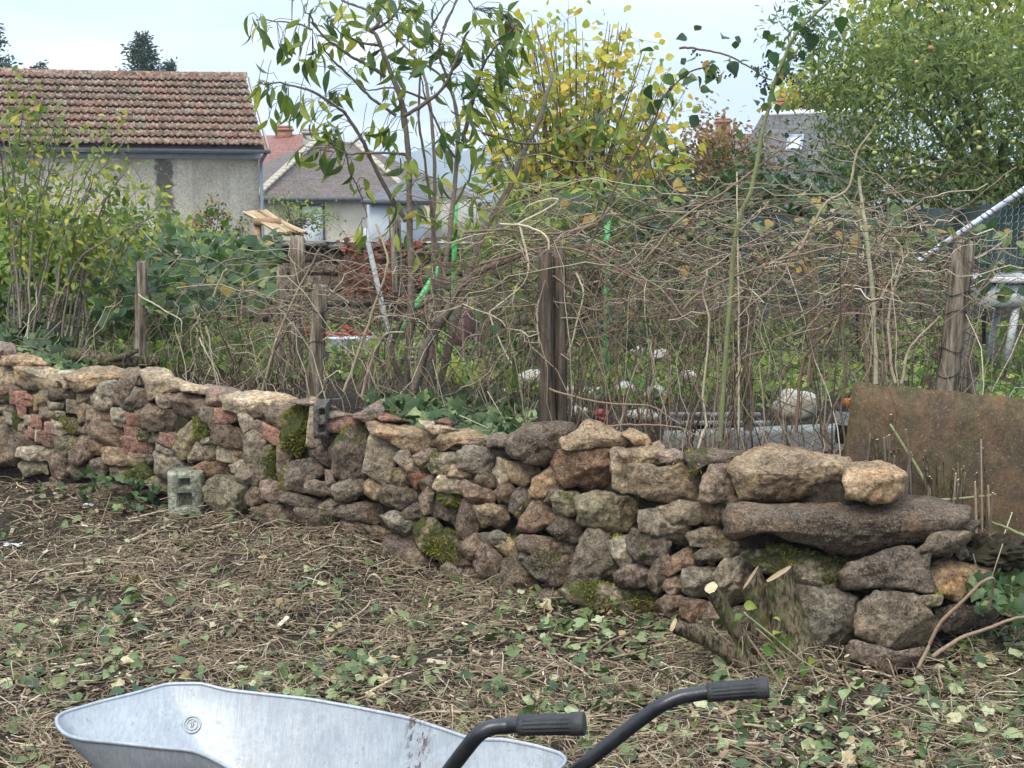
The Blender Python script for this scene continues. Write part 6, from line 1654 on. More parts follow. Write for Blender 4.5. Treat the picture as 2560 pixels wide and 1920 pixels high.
mb.build("binding_wire", m_wire, th)
mb = MB(); s = .045; segs = []
for i in range(34):
    for j in range(14):
        o = np.array([i * s * 1.5 * .58, (j + .5 * (i % 2)) * s * .866])
        for aa, bb in (((.0, 0), (.38, 0)), ((.38, 0), (.58, .433)), ((.38, 0), (.58, -.433))):
            segs.append([o + np.array(aa) * s, o + np.array(bb) * s])
segs = np.array(segs)
dirp = norm(pb - pa); q = pa + (pb - pa) * .42 + dirp * segs[..., 0][..., None] + np.array([0, 0, -1]) * segs[..., 1][..., None] + np.array([0, .03, 0])
tubes(mb, q, .0012, 3); mb.build("hexagon_netting", mat_plain("galvanised wire", (.5, .52, .54), .4, .5), th, kind='stuff')
# white table behind the wired post
th = thing("white_table", "white plastic garden table with splayed legs beyond the fence", "table", P(2560, 900, 10.5))
t0, t1 = P(2455, 702, 10.4), P(2720, 702, 10.4)
MB().box(((t0 + t1)[0] / 2, 10.8, t0[2]), (t1[0] - t0[0], .8, .04)).build("tabletop", m_whitep, th); MB().box(((t0 + t1)[0] / 2, 10.8, t0[2] - .12), (t1[0] - t0[0] - .1, .7, .16)).build("apron", m_whitep, th)
for sx, yy in ((2545, 10.5), (2690, 10.5), (2500, 11.1), (2680, 11.1)):
    mb = MB(); tubes(mb, P(np.array([sx, sx - 28]), np.array([740, 905]), yy), .03, 8, cap=True); mb.build("leg", m_whitep, th, smooth=True)

# ------------------------------------------------------------------ rusty sheet, log, rotten wood
m_rust, nt, out = nodes_of("rusted steel sheet"); T = NT(nt)
vec = T.obj(); n1 = T.noise(vec, 2.2, 6, .6); n2 = T.noise(vec, 26, 6, .75); n3 = T.noise(vec, 110, 4, .7)
c = T.ramp(n1, [(.36, (.050, .037, .026)), (.46, (.075, .052, .031)), (.54, (.105, .064, .034)), (.62, (.145, .080, .040))])
mp = T.n("ShaderNodeMapping"); mp.inputs["Scale"].default_value = (2.2, 2.2, .6); T.link(vec, mp.inputs[0])
c = T.mix(T.rng(T.noise(mp.outputs[0], 2.6, 5, .6), .48, .62, 0, .6), c, (.066, .066, .022))
c = T.scale(c, T.rng(n2, .38, .62, .7, 1.3)); c = T.mix(T.rng(n3, .58, .68, 0, .6), c, (.34, .25, .15)); c = T.mix(T.rng(n3, .42, .33, 0, .6), c, (.03, .022, .016))
T.link(T.pbsdf(c, .8, T.bump(n2, .4, .006), .15, .3), out.inputs[0])
s0, s1 = P(2132, 957, 6.05), P(2700, 1008, 5.62); dn = norm((s1 - s0) * np.array([1, 1, 0])); bk = np.array([-dn[1], dn[0], 0])
s2, s3 = s1 - np.array([0, 0, 1.0]) - bk * .14, s0 - np.array([.045, 0, .80]) - bk * .12
nx, nz = 24, 8; mb = MB(); u = np.linspace(0, 1, nx)[None, :, None]; v = np.linspace(0, 1, nz)[:, None, None]
g = (s0 * (1 - u) + s1 * u) * (1 - v) + (s3 * (1 - u) + s2 * u) * v
g = g + bk * (.010 * np.sin(u * 7 + v * 2)) + np.array([0, 0, 1]) * (.004 * np.sin(u * 31)) * (1 - v); g = g.reshape(-1, 3)
i = np.arange(nz - 1)[:, None]; j = np.arange(nx - 1)[None]; f = np.stack([i * nx + j, (i + 1) * nx + j, (i + 1) * nx + j + 1, i * nx + j + 1], -1).reshape(-1, 4)
g2 = g + bk * .009; n = len(g); ed = [k for k in range(nx - 1)]
mb.add(np.concatenate([g, g2]), f4=np.concatenate([f, f[:, ::-1] + n, np.array([[k, k + 1, n + k + 1, n + k] for k in range(nx - 1)]), np.array([[k * nx, n + k * nx, n + (k + 1) * nx, (k + 1) * nx] for k in range(nz - 1)])]))
tag(mb.build("rusty_sheet", m_rust, origin=s0), "large rusty brown steel sheet propped behind the end of the stone wall", "metal sheet", kind='thing')
m_bark2, nt, out = nodes_of("rough ridged bark"); T = NT(nt)
mp = T.n("ShaderNodeMapping"); mp.inputs["Scale"].default_value = (1, 1, .34); T.link(T.obj(), mp.inputs[0])
g1 = T.noise(mp.outputs[0], 70, 4, .6, .3); g2 = T.noise(T.obj(), 12, 5, .65)
c = T.ramp(g1, [(.40, (.022, .017, .012)), (.5, (.085, .064, .040)), (.62, (.165, .128, .082))]); c = T.mix(T.rng(g2, .48, .62, 0, .6), c, (.085, .095, .03))
T.link(T.pbsdf(c, .95, T.bump(g1, .7, .012), 0, .1), out.inputs[0])
m_cut, nt, out = nodes_of("fresh sawn wood"); T = NT(nt)
wv = T.n("ShaderNodeTexWave", wave_type='RINGS'); wv.inputs["Scale"].default_value = 18; wv.inputs["Distortion"].default_value = 2.5; T.link(T.obj(), wv.inputs[0])
c = T.mix(wv.outputs["Fac"], (.42, .30, .17), (.54, .41, .25)); c = T.mix(T.rng(T.noise(T.obj(), 30, 4), .55, .7, 0, .5), c, (.45, .28, .14)); T.link(T.pbsdf(c, .85, None, 0, .2), out.inputs[0])
def log_tube(name, pts, rads, parent, mat, sides=18, rough=.13, cutname=None, cut_at=0, tilt=None):
    """a bark-covered stem between world points, with a sawn face"""
    n = max(10, len(pts) * 7); p = spline(pts, n); r = np.interp(np.linspace(0, 1, n), np.linspace(0, 1, len(rads)), rads)
    mb = MB(); tubes(mb, p, r, sides); V = mb.v[0].reshape(n, sides, 3)
    for i in range(n):
        for j in range(sides):
            a = 2 * math.pi * j / sides
            k = 1 + rough * (mnoise.noise((math.cos(a) * 2.6 + pts[0][0] * 9, math.sin(a) * 2.6, i * .35)) + .6 * mnoise.noise((math.cos(a) * 6, math.sin(a) * 6, i * .2 + 5)))
            V[i, j] = p[i] + (V[i, j] - p[i]) * k
    if tilt is not None:      # sloping saw cut
        t = norm(p[-1] - p[-2]); off = (V[-1] - p[-1]) @ np.asarray(tilt); V[-1] += t * off[:, None]; V[-2] += t * off[:, None] * .8
    mb.v[0] = V.reshape(-1, 3)
    o = mb.build(name, mat, parent, origin=p[0])
    if cutname:
        e = V[-1]; c = e.mean(0); nrm = norm(p[-1] - p[-2])
        inner = c + (e - c) * .93 + nrm * .0015
        mc = MB().add(np.concatenate([inner, [c + nrm * .004]]), f3=[[j, (j + 1) % sides, sides] for j in range(sides)])
        f_ = mc.build(cutname, m_cut, None, origin=c); f_.parent = o; f_.location = Vector(c) - Vector(p[0])
    return o
m_log = m_bark2
th = thing("fallen_log", "weathered log lying along the ground behind the left part of the wall", "log", P(260, 905, 8.7))
log_tube("trunk", P(np.array([90, 200, 300, 400]), np.array([893, 890, 905, 902]), np.array([8.6, 8.6, 8.55, 8.6])), [.045, .05, .045, .03], th, m_log)
log_tube("branch", P(np.array([255, 300, 345]), np.array([905, 893, 876]), np.array([8.55, 8.5, 8.5])), [.022, .02, .014], th, m_log)

# ------------------------------------------------------------------ the coppiced stump
sb = P(1930, 1640, 5.12); sb[2] = ground_z(sb[0], sb[1])
stump = thing("tree_stump", "sawn tree stump with four cut stems in front of the stone wall", "stump", sb)
def st(*a): return [P(x, y, Y) for x, y, Y in a]
log_tube("stem", st((1945, 1700, 5.15), (1925, 1600, 5.17), (1900, 1500, 5.18), (1877, 1445, 5.18)), [.088, .066, .055, .048], stump, m_bark2, cutname="cut_face", tilt=(.75, -.2, 0))
log_tube("stem", st((2000, 1700, 5.05), (1985, 1600, 5.08), (1960, 1510, 5.10), (1946, 1436, 5.10)), [.115, .080, .064, .056], stump, m_bark2, cutname="cut_face", tilt=(.42, -.17, 0))
log_tube("stem", st((1905, 1690, 5.0), (1875, 1630, 5.0), (1825, 1550, 4.98), (1778, 1470, 4.95)), [.035, .032, .029, .027], stump, m_bark2, cutname="cut_face", tilt=(0, .3, .0))
log_tube("stem", st((1890, 1690, 4.93), (1850, 1650, 4.92), (1770, 1600, 4.9), (1684, 1563, 4.88)), [.045, .036, .030, .027], stump, m_bark2, cutname="cut_face")
for k in range(6): pass
# cut bramble stubs behind the wall end and by the stump
for k, (px, py0, py1, Y, r, lab) in enumerate([(2380, 1255, 1185, 5.75, .010, "thickest green cut stub rising before the rusty sheet"), (2402, 1260, 1200, 5.7, .007, "dark cut stub close beside the thickest green one"), (2443, 1285, 1205, 5.6, .006, "green cut stub before the middle of the rusty sheet"), (2477, 1290, 1215, 5.55, .004, "thin green cut stub near the trailing ivy"), (2458, 1290, 1100, 5.6, .0035, "tall thin dry stub standing against the rusty sheet"), (2318, 1240, 1150, 5.85, .005, "reddish cut stub above the big flat slab"), (2345, 1250, 1160, 5.8, .004, "slim reddish stub above the far end of the flat slab"), (2196, 1150, 1090, 6.0, .006, "brown cut stub right behind the small top boulder"), (2150, 1130, 1060, 6.1, .008, "green stub between the top boulders and the sheet"), (2175, 1140, 1050, 6.1, .006, "dark broken stub leaning against the sheet corner"), (2120, 1690, 1640, 4.95, .012, "short brown stub on the ground below the round granite boulder")]):
    b, t = P(px, py0, Y), P(px + rng.normal(0, 4), py1, Y); b[2] -= .08
    th = thing("cut_stub", lab, "stub", b); log_tube("stem", [b, (b + t) / 2, t], [r, r, r * .95], th, m_bark2 if k in (1, 5, 6, 7, 9, 10) else m_cane, 8, .1, "cut_face", tilt=(.5, 0, 0))
hb = thing("cut_bramble_base", "row of short hacked bramble stems standing before the rusty sheet", "bramble", P(2330, 1200, 5.8))
for k in range(34):
    px = rng.uniform(2120, 2480); Yk = np.interp(px, [2120, 2480], [6.02, 5.5]) + rng.normal(0, .05); yb = np.interp(px, [2120, 2300, 2480], [1150, 1225, 1300]); L = rng.uniform(35, 120) * (1 if k % 4 else 1.5)
    b, t = P(px, yb, Yk), P(px + rng.normal(0, 7), yb - L, Yk + rng.normal(0, .02)); b[2] -= .06; r = rng.choice([.0028, .004, .0055, .0075])
    log_tube("stem", [b, (b + t) / 2 + rng.normal(0, .003, 3), t], [r, r, r * .92], hb, [m_bark2, m_bark, m_bark2][k % 3], 7, .1, "cut_face", tilt=(rng.normal(0, .6), 0, 0))
mc = P(2468, 1350, 5.42); mb0 = ball(44, 30); v = np.concatenate(mb0.v); rr = np.array([1 + .25 * mnoise.noise(tuple(q * 2.2)) + .30 * mnoise.noise(tuple(q * 6.5)) + .2 * mnoise.noise(tuple(q * 13)) for q in v])
mb0.v = [v * rr[:, None] * np.array([.20, .18, .06]) + mc - np.array([0, 0, .05])]
tag(mb0.build("earth_mound", m_soil, origin=mc), "dark crumbly earth mound between wall end and rusty sheet", "earth mound", kind='thing')
# green bent stalk leaning over the wall end, and bare sticks
def stick(label, pts, r, tn, name="stick", cat="stick", w=.006):
    p = np.array([P(*q) for q in pts]); n = max(12, 6 * len(p)); p = wiggle(p, w, n)
    mb = MB(); tubes(mb, p, np.linspace(r, r * .6, n), 7, tn, cap=True); tag(mb.build(name, m_cane, smooth=True, origin=p[0]), label, cat, kind='thing')
stick("green stalk bent over before the rusty sheet", [(2345, 1265, 5.75), (2330, 1235, 5.75), (2290, 1160, 5.8), (2225, 1060, 5.85)], .009, .99)
stick("green stalk lying down beside the trailing ivy", [(2600, 1360, 5.0), (2540, 1330, 5.2), (2480, 1305, 5.4)], .008, .99)
stick("pale cut stalk lying flat before the rusty sheet", [(2345, 1250, 5.6), (2420, 1245, 5.6), (2490, 1235, 5.6)], .006, .97)
stick("bent orange brown branch leaning on the wall end", [(2295, 1672, 4.75), (2320, 1620, 4.8), (2350, 1560, 4.8), (2400, 1510, 4.8), (2455, 1462, 4.8), (2482, 1450, 4.82), (2484, 1475, 4.85), (2470, 1530, 4.9)], .0075, .33)
stick("curved brown branch arching on the ground at the wall end", [(2330, 1640, 4.75), (2400, 1592, 4.8), (2460, 1570, 4.85), (2530, 1545, 4.9), (2600, 1540, 4.95)], .008, .35)
stick("thin reddish stick leaning against the stump", [(1968, 1735, 4.7), (1920, 1660, 4.85), (1870, 1590, 4.92)], .006, .3)
stick("long green ivy runner in front of the stump", [(1860, 1530, 4.9), (1930, 1590, 4.85), (2010, 1655, 4.8), (2095, 1690, 4.75)], .004, .99)
for k, (x0, y0, x1, y1, r, tn, lab) in enumerate([(1580, 1895, 1830, 1868, .014, .42, "long brown stick lying near the far wheelbarrow handle"), (1900, 1905, 1985, 1838, .016, .8, "split pale stick pointing at the stump"), (1425, 1875, 1505, 1838, .012, .5, "short brown stick by the tray's rear corner"), (2080, 1810, 2330, 1900, .010, .4, "brown stick lying in the litter near the edge"), (1960, 1780, 2120, 1835, .009, .3, "dark twig running toward the wall end"), (2300, 1815, 2480, 1790, .009, .55, "pale stick lying beyond the dark soil"), (1240, 1745, 1500, 1760, .008, .35, "reddish stick between the two handles"), (760, 1640, 940, 1600, .007, .5, "thin stick lying on the mulch above the tray"), (120, 1260, 330, 1245, .007, .4, "thin stick at the foot of the wall's far end")]):
    def gp(x, y):
        lo, hi = 2.5, 12.0
        for _ in range(40):
            m_ = (lo + hi) / 2; q = P(x, y, m_)
            if q[2] > ground_z(q[0], q[1]): lo = m_
            else: hi = m_
        return lo
    Ya, Yb = gp(x0, y0 - 4), gp(x1, y1 - 4)
    stick(lab, [(x0, y0, Ya), ((x0 + x1) / 2 + rng.normal(0, 6), (y0 + y1) / 2 + rng.normal(0, 3), (Ya + Yb) / 2), (x1, y1, Yb)], r * .8, tn, w=.012)

# ------------------------------------------------------------------ the ground's litter: twigs, chips, ivy leaves
m_twig = mat_ramp("dead twigs", [(0, (.045, .032, .022)), (.25, (.14, .10, .062)), (.55, (.28, .205, .125)), (.8, (.42, .33, .215)), (1, (.58, .48, .34))], rough=.85, bump=.2)
def yard(n, ymin=3.9, back=.05, dens=None):
    out = []
    while sum(len(o) for o in out) < n:
        y = rng.uniform(ymin, 8.6, n * 2); x = rng.uniform(-.50, .60, n * 2) * y
        ok = y < face_y(x) + back
        x, y = x[ok], y[ok]
        if dens is not None:
            k = rng.random(len(x)) < dens(x, y); x, y = x[k], y[k]
        out.append(np.stack([x, y], -1))
    return np.concatenate(out)[:n]
def clumpy(x, y):
    return np.clip(.62 + 1.1 * np.array([mnoise.noise((a * 1.6, b * 1.6, 2.0)) for a, b in zip(x, y)]), .12, 1)
mb = MB()
n = 18500; xy = yard(n, dens=clumpy); L = rng.lognormal(-1.95, .55, n).clip(.04, .6); az = rng.uniform(0, 2 * np.pi, n); npt = 6
s = np.linspace(-.5, .5, npt)
curv = rng.normal(0, 1.4, n); a_ = az[:, None] + curv[:, None] * s[None] + rng.normal(0, .25, (n, npt))
stepx = np.cumsum(np.cos(a_), 1) / npt * L[:, None]; stepy = np.cumsum(np.sin(a_), 1) / npt * L[:, None]
X = xy[:, :1] + stepx - stepx.mean(1, keepdims=True); Yq = xy[:, 1:] + stepy - stepy.mean(1, keepdims=True)
lift = rng.exponential(.016, n)[:, None] + rng.normal(0, .5, n)[:, None] * s[None] * L[:, None] * .22 + np.where(rng.random(n) < .12, rng.uniform(.02, .07, n), 0)[:, None] * (1 - (2 * s[None]) ** 2)
Zq = ground_z(X, Yq) + .006 + np.maximum(lift, -.004)
r = rng.lognormal(-6.5, .42, n).clip(.0008, .006)
tubes(mb, np.stack([X, Yq, Zq], -1), r[:, None] * np.linspace(1, .6, npt)[None], 4, np.clip(rng.normal(.46, .27, n), 0, 1))
tag(mb.build("twig_litter", m_twig, kind='stuff'), None, None)
# coarser broken sticks among them
n = 660; xy = yard(n); L = rng.uniform(.10, .42, n); az = rng.uniform(0, 2 * np.pi, n); npt = 5; s = np.linspace(-.5, .5, npt)
a_ = az[:, None] + rng.normal(0, .22, (n, npt)) + rng.normal(0, .5, n)[:, None] * s[None]
X = xy[:, :1] + np.cumsum(np.cos(a_), 1) / npt * L[:, None]; Yq = xy[:, 1:] + np.cumsum(np.sin(a_), 1) / npt * L[:, None]
Yq = np.minimum(Yq, face_y(X) - .01)
mb = MB(); tubes(mb, np.stack([X, Yq, ground_z(X, Yq) + rng.uniform(.006, .03, n)[:, None] + rng.normal(0, .018, n)[:, None] * s[None]], -1), rng.uniform(.0025, .0065, n)[:, None] * np.linspace(1, .75, npt)[None], 5, np.clip(rng.normal(.42, .28, n), 0, 1), cap=True)
tag(mb.build("broken_sticks", m_twig, kind='stuff'), None, None)
# chips and shreds
n = 33000; xy = yard(n, back=.12); mb = MB()
tv_ = np.array([[-.5, -.12, 0], [.5, -.09, .02], [.45, .12, 0], [-.45, .13, .03]], float); tf_ = np.array([[0, 1, 2], [0, 2, 3]])
pos = np.stack([xy[:, 0], xy[:, 1], ground_z(xy[:, 0], xy[:, 1]) + rng.exponential(.010, n) + .002], -1)
d = norm(np.stack([np.cos(q := rng.uniform(0, 6.28, n)), np.sin(q), rng.normal(0, .25, n)], -1))
leaves(mb, (tv_, tf_), pos, d, rng.normal(0, .35, (n, 3)) + np.array([0, 0, 1]), rng.lognormal(-3.75, .5, n).clip(.008, .08), np.clip(rng.normal(.36, .25, n), 0, 1))
tag(mb.build("bark_mulch", m_twig, kind='stuff'), None, None)
# ivy leaves fallen everywhere
m_ivyl = leaf_pair("fallen ivy leaf", [(0, (.026, .048, .020)), (.35, (.055, .092, .030)), (.6, (.11, .155, .052)), (.8, (.20, .24, .115)), (.94, (.36, .37, .22)), (1, (.30, .22, .11))], rough=.5, spec=.4, transl=.15)
n = 3700
xy = yard(n, back=.02, dens=lambda x, y: np.clip(  .36 + .16 * x + .95 * np.array([mnoise.noise((a * 1.3, b * 1.3, 9.0)) for a, b in zip(x, y)]) - .05 * (y - 5), .07, 1))
pos = np.stack([xy[:, 0], xy[:, 1], ground_z(xy[:, 0], xy[:, 1]) + .012 + rng.exponential(.016, n)], -1)
az = rng.uniform(0, 2 * np.pi, n); d = norm(np.stack([np.cos(az), np.sin(az), rng.normal(-.05, .3, n)], -1)); up = rng.normal(0, .5, (n, 3)) + np.array([0, -.25, 1])
sz = rng.uniform(.026, .058, n)
o_ = np.argsort(pos[:, 1] - sz * 30 + 9 * ((np.abs(pos[:, 0]) > .37 * pos[:, 1]) | (pos[:, 1] < 4.2))); a_, b_ = o_[:300], o_[300:]
big = thing("ivy_cuttings", "scattered cut ivy leaves lying over the twig litter of the yard", "leaf litter", (0, 4.6, 0))
big["kind"] = 'structure'; del big["category"]; del big["label"]; big.name = "yard_floor"
for part_, (tm_, ky_) in enumerate(((IVY, "yard"), (IVY_CUP, "yard cup"), (OVATE, "yard ovate"))):
    w_ = a_[part_::3]; leaf_objects("ivy_leaf", ky_, tm_, m_ivyl[1], big, pos[w_], d[w_], up[w_], sz[w_] * (1.3 if part_ == 2 else 1))
mb = MB()
for part_, tm_ in enumerate((IVY, IVY_CUP, OVATE)):
    w_ = b_[part_::3]; leaves(mb, tm_, pos[w_], d[w_], up[w_], sz[w_] * (1.3 if part_ == 2 else 1), np.clip(rng.normal(.5, .3, len(w_)), 0, 1))
mb.build("fallen_ivy_leaves", m_ivyl[0], big, kind='stuff')
# tufts of moss torn off the wall, on the ground
mb = MB()
for (x, y, n_) in ((600, 1695, 160), (480, 1625, 90), (330, 1450, 110), (1530, 1905, 220), (700, 1700, 60), (350, 1780, 60), (60, 1830, 120), (1150, 1900, 60)):
    c = P(x, y, gp(x, y)); p = c + rng.normal(0, 1, (n_, 3)) * np.array([.05, .05, .006]); d = norm(rng.normal(0, .6, (n_, 3)) + np.array([0, 0, .8]))
    leaves(mb, (np.array([[0, -.25, 0], [0, .25, 0], [1, 0, 0]], float), np.array([[0, 1, 2]])), p, d, rng.normal(0, 1, (n_, 3)), rng.uniform(.012, .03, n_), np.clip(rng.normal(.7, .2, n_), 0, 1))
tag(mb.build("torn_moss", m_moss, kind='stuff'), None, None)
# sprig of bramble by the stump
th = thing("bramble_sprig", "fresh bramble sprig with bright leaves in front of the sawn stump", "bramble", P(1950, 1640, 4.85))
mb = MB(); tubes(mb, P(np.array([1990, 1960, 1925, 1890]), np.array([1690, 1640, 1600, 1570]), 4.85), .003, 5, .97); mb.build("cane", m_cane, th)
pp_ = np.array([P(x, y, 4.83) for x, y in ((1925, 1615), (1905, 1630), (1950, 1580), (1975, 1590), (1860, 1510), (1855, 1535), (2010, 1660), (2020, 1650), (1930, 1545), (1960, 1680))])
leaf_objects("leaf", "sprig", OVATE, [m_leaf_l1], th, pp_, norm(rng.normal(0, .6, pp_.shape) + np.array([0, -.4, -.3])), rng.normal(0, .5, pp_.shape) + np.array([0, -.8, .6]), np.array([.085, .06, .05, .06, .05, .04, .05, .04, .04, .06]))
# bits of rubbish
def scrap(label, px, py, w, col, name="plastic_scrap", seed=1):
    Y = gp(px, py); c = P(px, py, Y) + np.array([0, 0, .015]); n = 7; u = np.linspace(-1, 1, n)
    g = np.array([[x * w, y * w * .6, .35 * w * mnoise.noise((x * 1.5 + seed, y * 1.5, seed))] for y in u for x in u]); g = g + np.array([[.25 * w * mnoise.noise((q[0] * 30, q[1] * 30, seed)), .2 * w * mnoise.noise((q[1] * 30, seed, q[0] * 30)), 0] for q in g])
    f = [[i * n + j, i * n + j + 1, (i + 1) * n + j + 1, (i + 1) * n + j] for i in range(n - 1) for j in range(n - 1)]
    v = np.concatenate([g, g - np.array([0, 0, .002])]) + c
    tag(MB().add(v, f4=f + [[a + 49 for a in q[::-1]] for q in f]).build(name, mat_plain(label[:20], col, .5, var=.2), origin=c, smooth=True), label, "scrap", kind='thing')
scrap("grey white crumpled plastic scrap at the wall foot by the socket stone", 222, 1268, .035, (.55, .56, .58), seed=2)
scrap("white plastic strip lying on the mulch near the picture edge", 30, 1368, .05, (.72, .72, .70), seed=3)
scrap("red and white torn wrapper lying between the sticks", 1645, 1862, .02, (.60, .22, .20), seed=4)
scrap("bluish frayed plastic rag lying in the dark soil", 2420, 1660, .045, (.16, .23, .27), name="rag", seed=5)
scrap("pale torn leaf-like paper on the litter below the stump", 1600, 1600, .03, (.60, .60, .45), name="paper_scrap", seed=6)

# ------------------------------------------------------------------ the wheelbarrow
m_galv, nt, out = nodes_of("worn galvanised steel"); T = NT(nt)
vec = T.obj(); n1 = T.noise(vec, 3.2, 5, .6); n2 = T.noise(vec, 34, 5, .75)
mp = T.n("ShaderNodeMapping"); mp.inputs["Scale"].default_value = (60, 9, 9); mp.inputs["Rotation"].default_value = (0, .5, .9); T.link(vec, mp.inputs[0])
scr = T.noise(mp.outputs[0], 2.0, 6, .85)
c = T.mix(T.rng(n1, .35, .65, 0, 1), (.29, .31, .325), (.40, .415, .42))
c = T.scale(c, T.rng(n2, .35, .65, .88, 1.10)); c = T.mix(T.rng(scr, .525, .58, 0, .22), c, (.56, .58, .59)); c = T.mix(T.rng(scr, .475, .42, 0, .2), c, (.19, .195, .20))
c = T.mix(T.rng(n2, .58, .66, 0, .55), c, (.20, .185, .165)); c = T.mix(T.rng(T.noise(vec, 7, 6, .75), .54, .62, 0, .35), c, (.22, .205, .18))
sp = T.n("ShaderNodeSeparateXYZ"); T.link(vec, sp.inputs[0])
# dried mud runs on the far side of the tray, a mark with a place of its own
mp2 = T.n("ShaderNodeMapping"); mp2.inputs["Scale"].default_value = (34, 34, 3.0); T.link(vec, mp2.inputs[0])
band = T.rng(T.math('ABSOLUTE', T.math('ADD', sp.outputs[0], -.262)), .012, .045, 1, 0, True)
mud = T.math('MULTIPLY', band, T.rng(T.noise(mp2.outputs[0], 2.2, 5, .7), .52, .57, 0, 1))
c = T.mix(mud, c, (.085, .062, .05))
T.link(T.pbsdf(c, T.rng(n1, .3, .7, .38, .6), T.bump(n2, .12, .004), .35, .5), out.inputs[0])
rim = np.array([(140, 1792, 3.14), (160, 1778, 3.19), (250, 1752, 3.27), (340, 1730, 3.33), (418, 1707, 3.38), (505, 1706, 3.38), (560, 1722, 3.37), (650, 1732, 3.35), (770, 1745, 3.32), (900, 1768, 3.27), (1020, 1792, 3.21), (1100, 1818, 3.15), (1180, 1846, 3.09), (1260, 1846, 3.05), (1340, 1862, 3.0), (1400, 1880, 2.95), (1418, 1894, 2.92),
                (1405, 1915, 2.87), (1350, 1945, 2.80), (1230, 1990, 2.72), (1060, 2030, 2.66), (900, 2035, 2.66), (760, 2005, 2.69), (650, 1965, 2.74), (570, 1915, 2.82), (520, 1888, 2.88), (480, 1873, 2.92), (400, 1866, 2.95), (300, 1855, 2.98), (205, 1846, 3.02), (165, 1836, 3.05), (143, 1815, 3.09)], float)
rim3 = P(rim[:, 0], rim[:, 1], rim[:, 2])
def closed_resample(p, n):
    q = np.vstack([p, p[:1]]); d = np.r_[0, np.cumsum(np.linalg.norm(np.diff(q, axis=0), axis=1))]; u = np.linspace(0, d[-1], n, endpoint=False)
    return np.stack([np.interp(u, d, q[:, k]) for k in range(3)], -1)
NT_ = 128; R0 = closed_resample(rim3, NT_)
for _ in range(1): R0 = .15 * np.roll(R0, 1, 0) + .7 * R0 + .15 * np.roll(R0, -1, 0)
cen = R0.mean(0); floor_z = .27
def lvl(t):
    k = 1 - .52 * t ** 1.15; c = cen + np.array([.03 * t, 0, 0]); q = c + (R0 - c) * np.array([k, k, 0]) ; q[:, 2] = R0[:, 2] * (1 - t) ** 1.0 + floor_z * (1 - (1 - t) ** 1.0)
    return q
ts = np.r_[np.linspace(0, .9, 12), .96, 1.0]
rows = [lvl(t) for t in ts] + [cen * np.array([1, 1, 0]) + np.array([.03, 0, floor_z]) + (lvl(1.0) - (cen * np.array([1, 1, 0]) + np.array([.03, 0, floor_z]))) * k + np.array([0, 0, -.012]) for k in (.9, .5)]
V = np.concatenate(rows + [[cen * np.array([1, 1, 0]) + np.array([.03, 0, floor_z - .014])]]); nr_ = len(rows); n = NT_
i = np.arange(nr_ - 1)[:, None]; j = np.arange(n)[None]
f4 = np.stack([i * n + j, i * n + (j + 1) % n, (i + 1) * n + (j + 1) % n, (i + 1) * n + j], -1).reshape(-1, 4)
f3 = np.array([[(nr_ - 1) * n + j, (nr_ - 1) * n + (j + 1) % n, nr_ * n] for j in range(n)])
Vo = V.copy(); nrm_out = norm((V - cen) * np.array([1, 1, .4])); Vo = V + nrm_out * .004; Vo[:n] = V[:n]
wb = thing("wheelbarrow", "grey galvanised wheelbarrow with black tubular handles and ribbed rubber grips", "wheelbarrow", (cen[0], cen[1], 0))
tray = MB().add(V, f3=f3, f4=f4).add(Vo, f3=f3[:, ::-1], f4=f4[:, ::-1]).build("tray", m_galv, wb, smooth=True, origin=cen)
mb = MB(); rc = np.vstack([R0, R0[:2]]); tubes(mb, rc + np.array([0, 0, -.003]), .0048, 8); rl = mb.build("rolled_rim", m_galv, None, smooth=True, origin=cen); rl.parent = tray; rl.location = (0, 0, 0)
# pressed badge on the far inner side
def tray_point(px, py):
    best, bp = 1e9, None
    d0 = P(px, py, 3.0) - np.array([0, 0, CAM_H]); d0 /= np.linalg.norm(d0)
    for t in np.linspace(.02, .9, 60):
        q = lvl(t); rel = q - np.array([0, 0, CAM_H]); dist = np.linalg.norm(rel - (rel @ d0)[:, None] * d0, axis=1) - (rel[:, 1] - 3.0) * .0
        far = q[:, 1] > cen[1] - .02; dist = np.where(far, dist, 9); k = int(np.argmin(dist))
        if dist[k] < best: best, bp, bk = dist[k], q[k], (t, k)
    t, k = bk; a = lvl(t)[(k + 1) % n] - lvl(t)[k - 1]; b = lvl(min(t + .05, 1))[k] - lvl(t)[k]
    nn_ = norm(np.cross(a, b)); nn_ = nn_ if nn_ @ (np.array([0, 0, CAM_H]) - bp) > 0 else -nn_
    ax = norm(a); ax = ax if ax[0] > 0 else -ax
    return bp, ax, np.cross(nn_, ax), nn_
bp, bx, by, bn = tray_point(478, 1815)
mb = MB(); a = np.linspace(0, 2 * np.pi, 33); tubes(mb, bp + bx * (np.cos(a) * .021)[:, None] + by * (np.sin(a) * .021)[:, None] + bn * .002, .0028, 6)
tubes(mb, bp + bx * (np.cos(a) * .0135)[:, None] + by * (np.sin(a) * .0135)[:, None] + bn * .002, .0016, 5)
def stroke(pl): tubes(mb, np.array([bp + bx * x * .0105 + by * y * .0105 + bn * .0024 for x, y in pl]), .0014, 5)
stroke([(-.62, .30), (-.30, .72), (-.30, -.72)]); stroke([(.05, .72), (.75, .72)]); stroke([(.30, .72), (.10, -.72)]); stroke([(.15, 0), (.62, 0)])
bd = mb.build("badge", m_galv, None, smooth=True, origin=cen); bd.parent = tray; bd.location = (0, 0, 0)
m_blackpaint = mat_plain("scuffed black paint", (.014, .014, .016), .33, 0, .5, .3, 30, .08, 120, dirt=(.035, .033, .03))
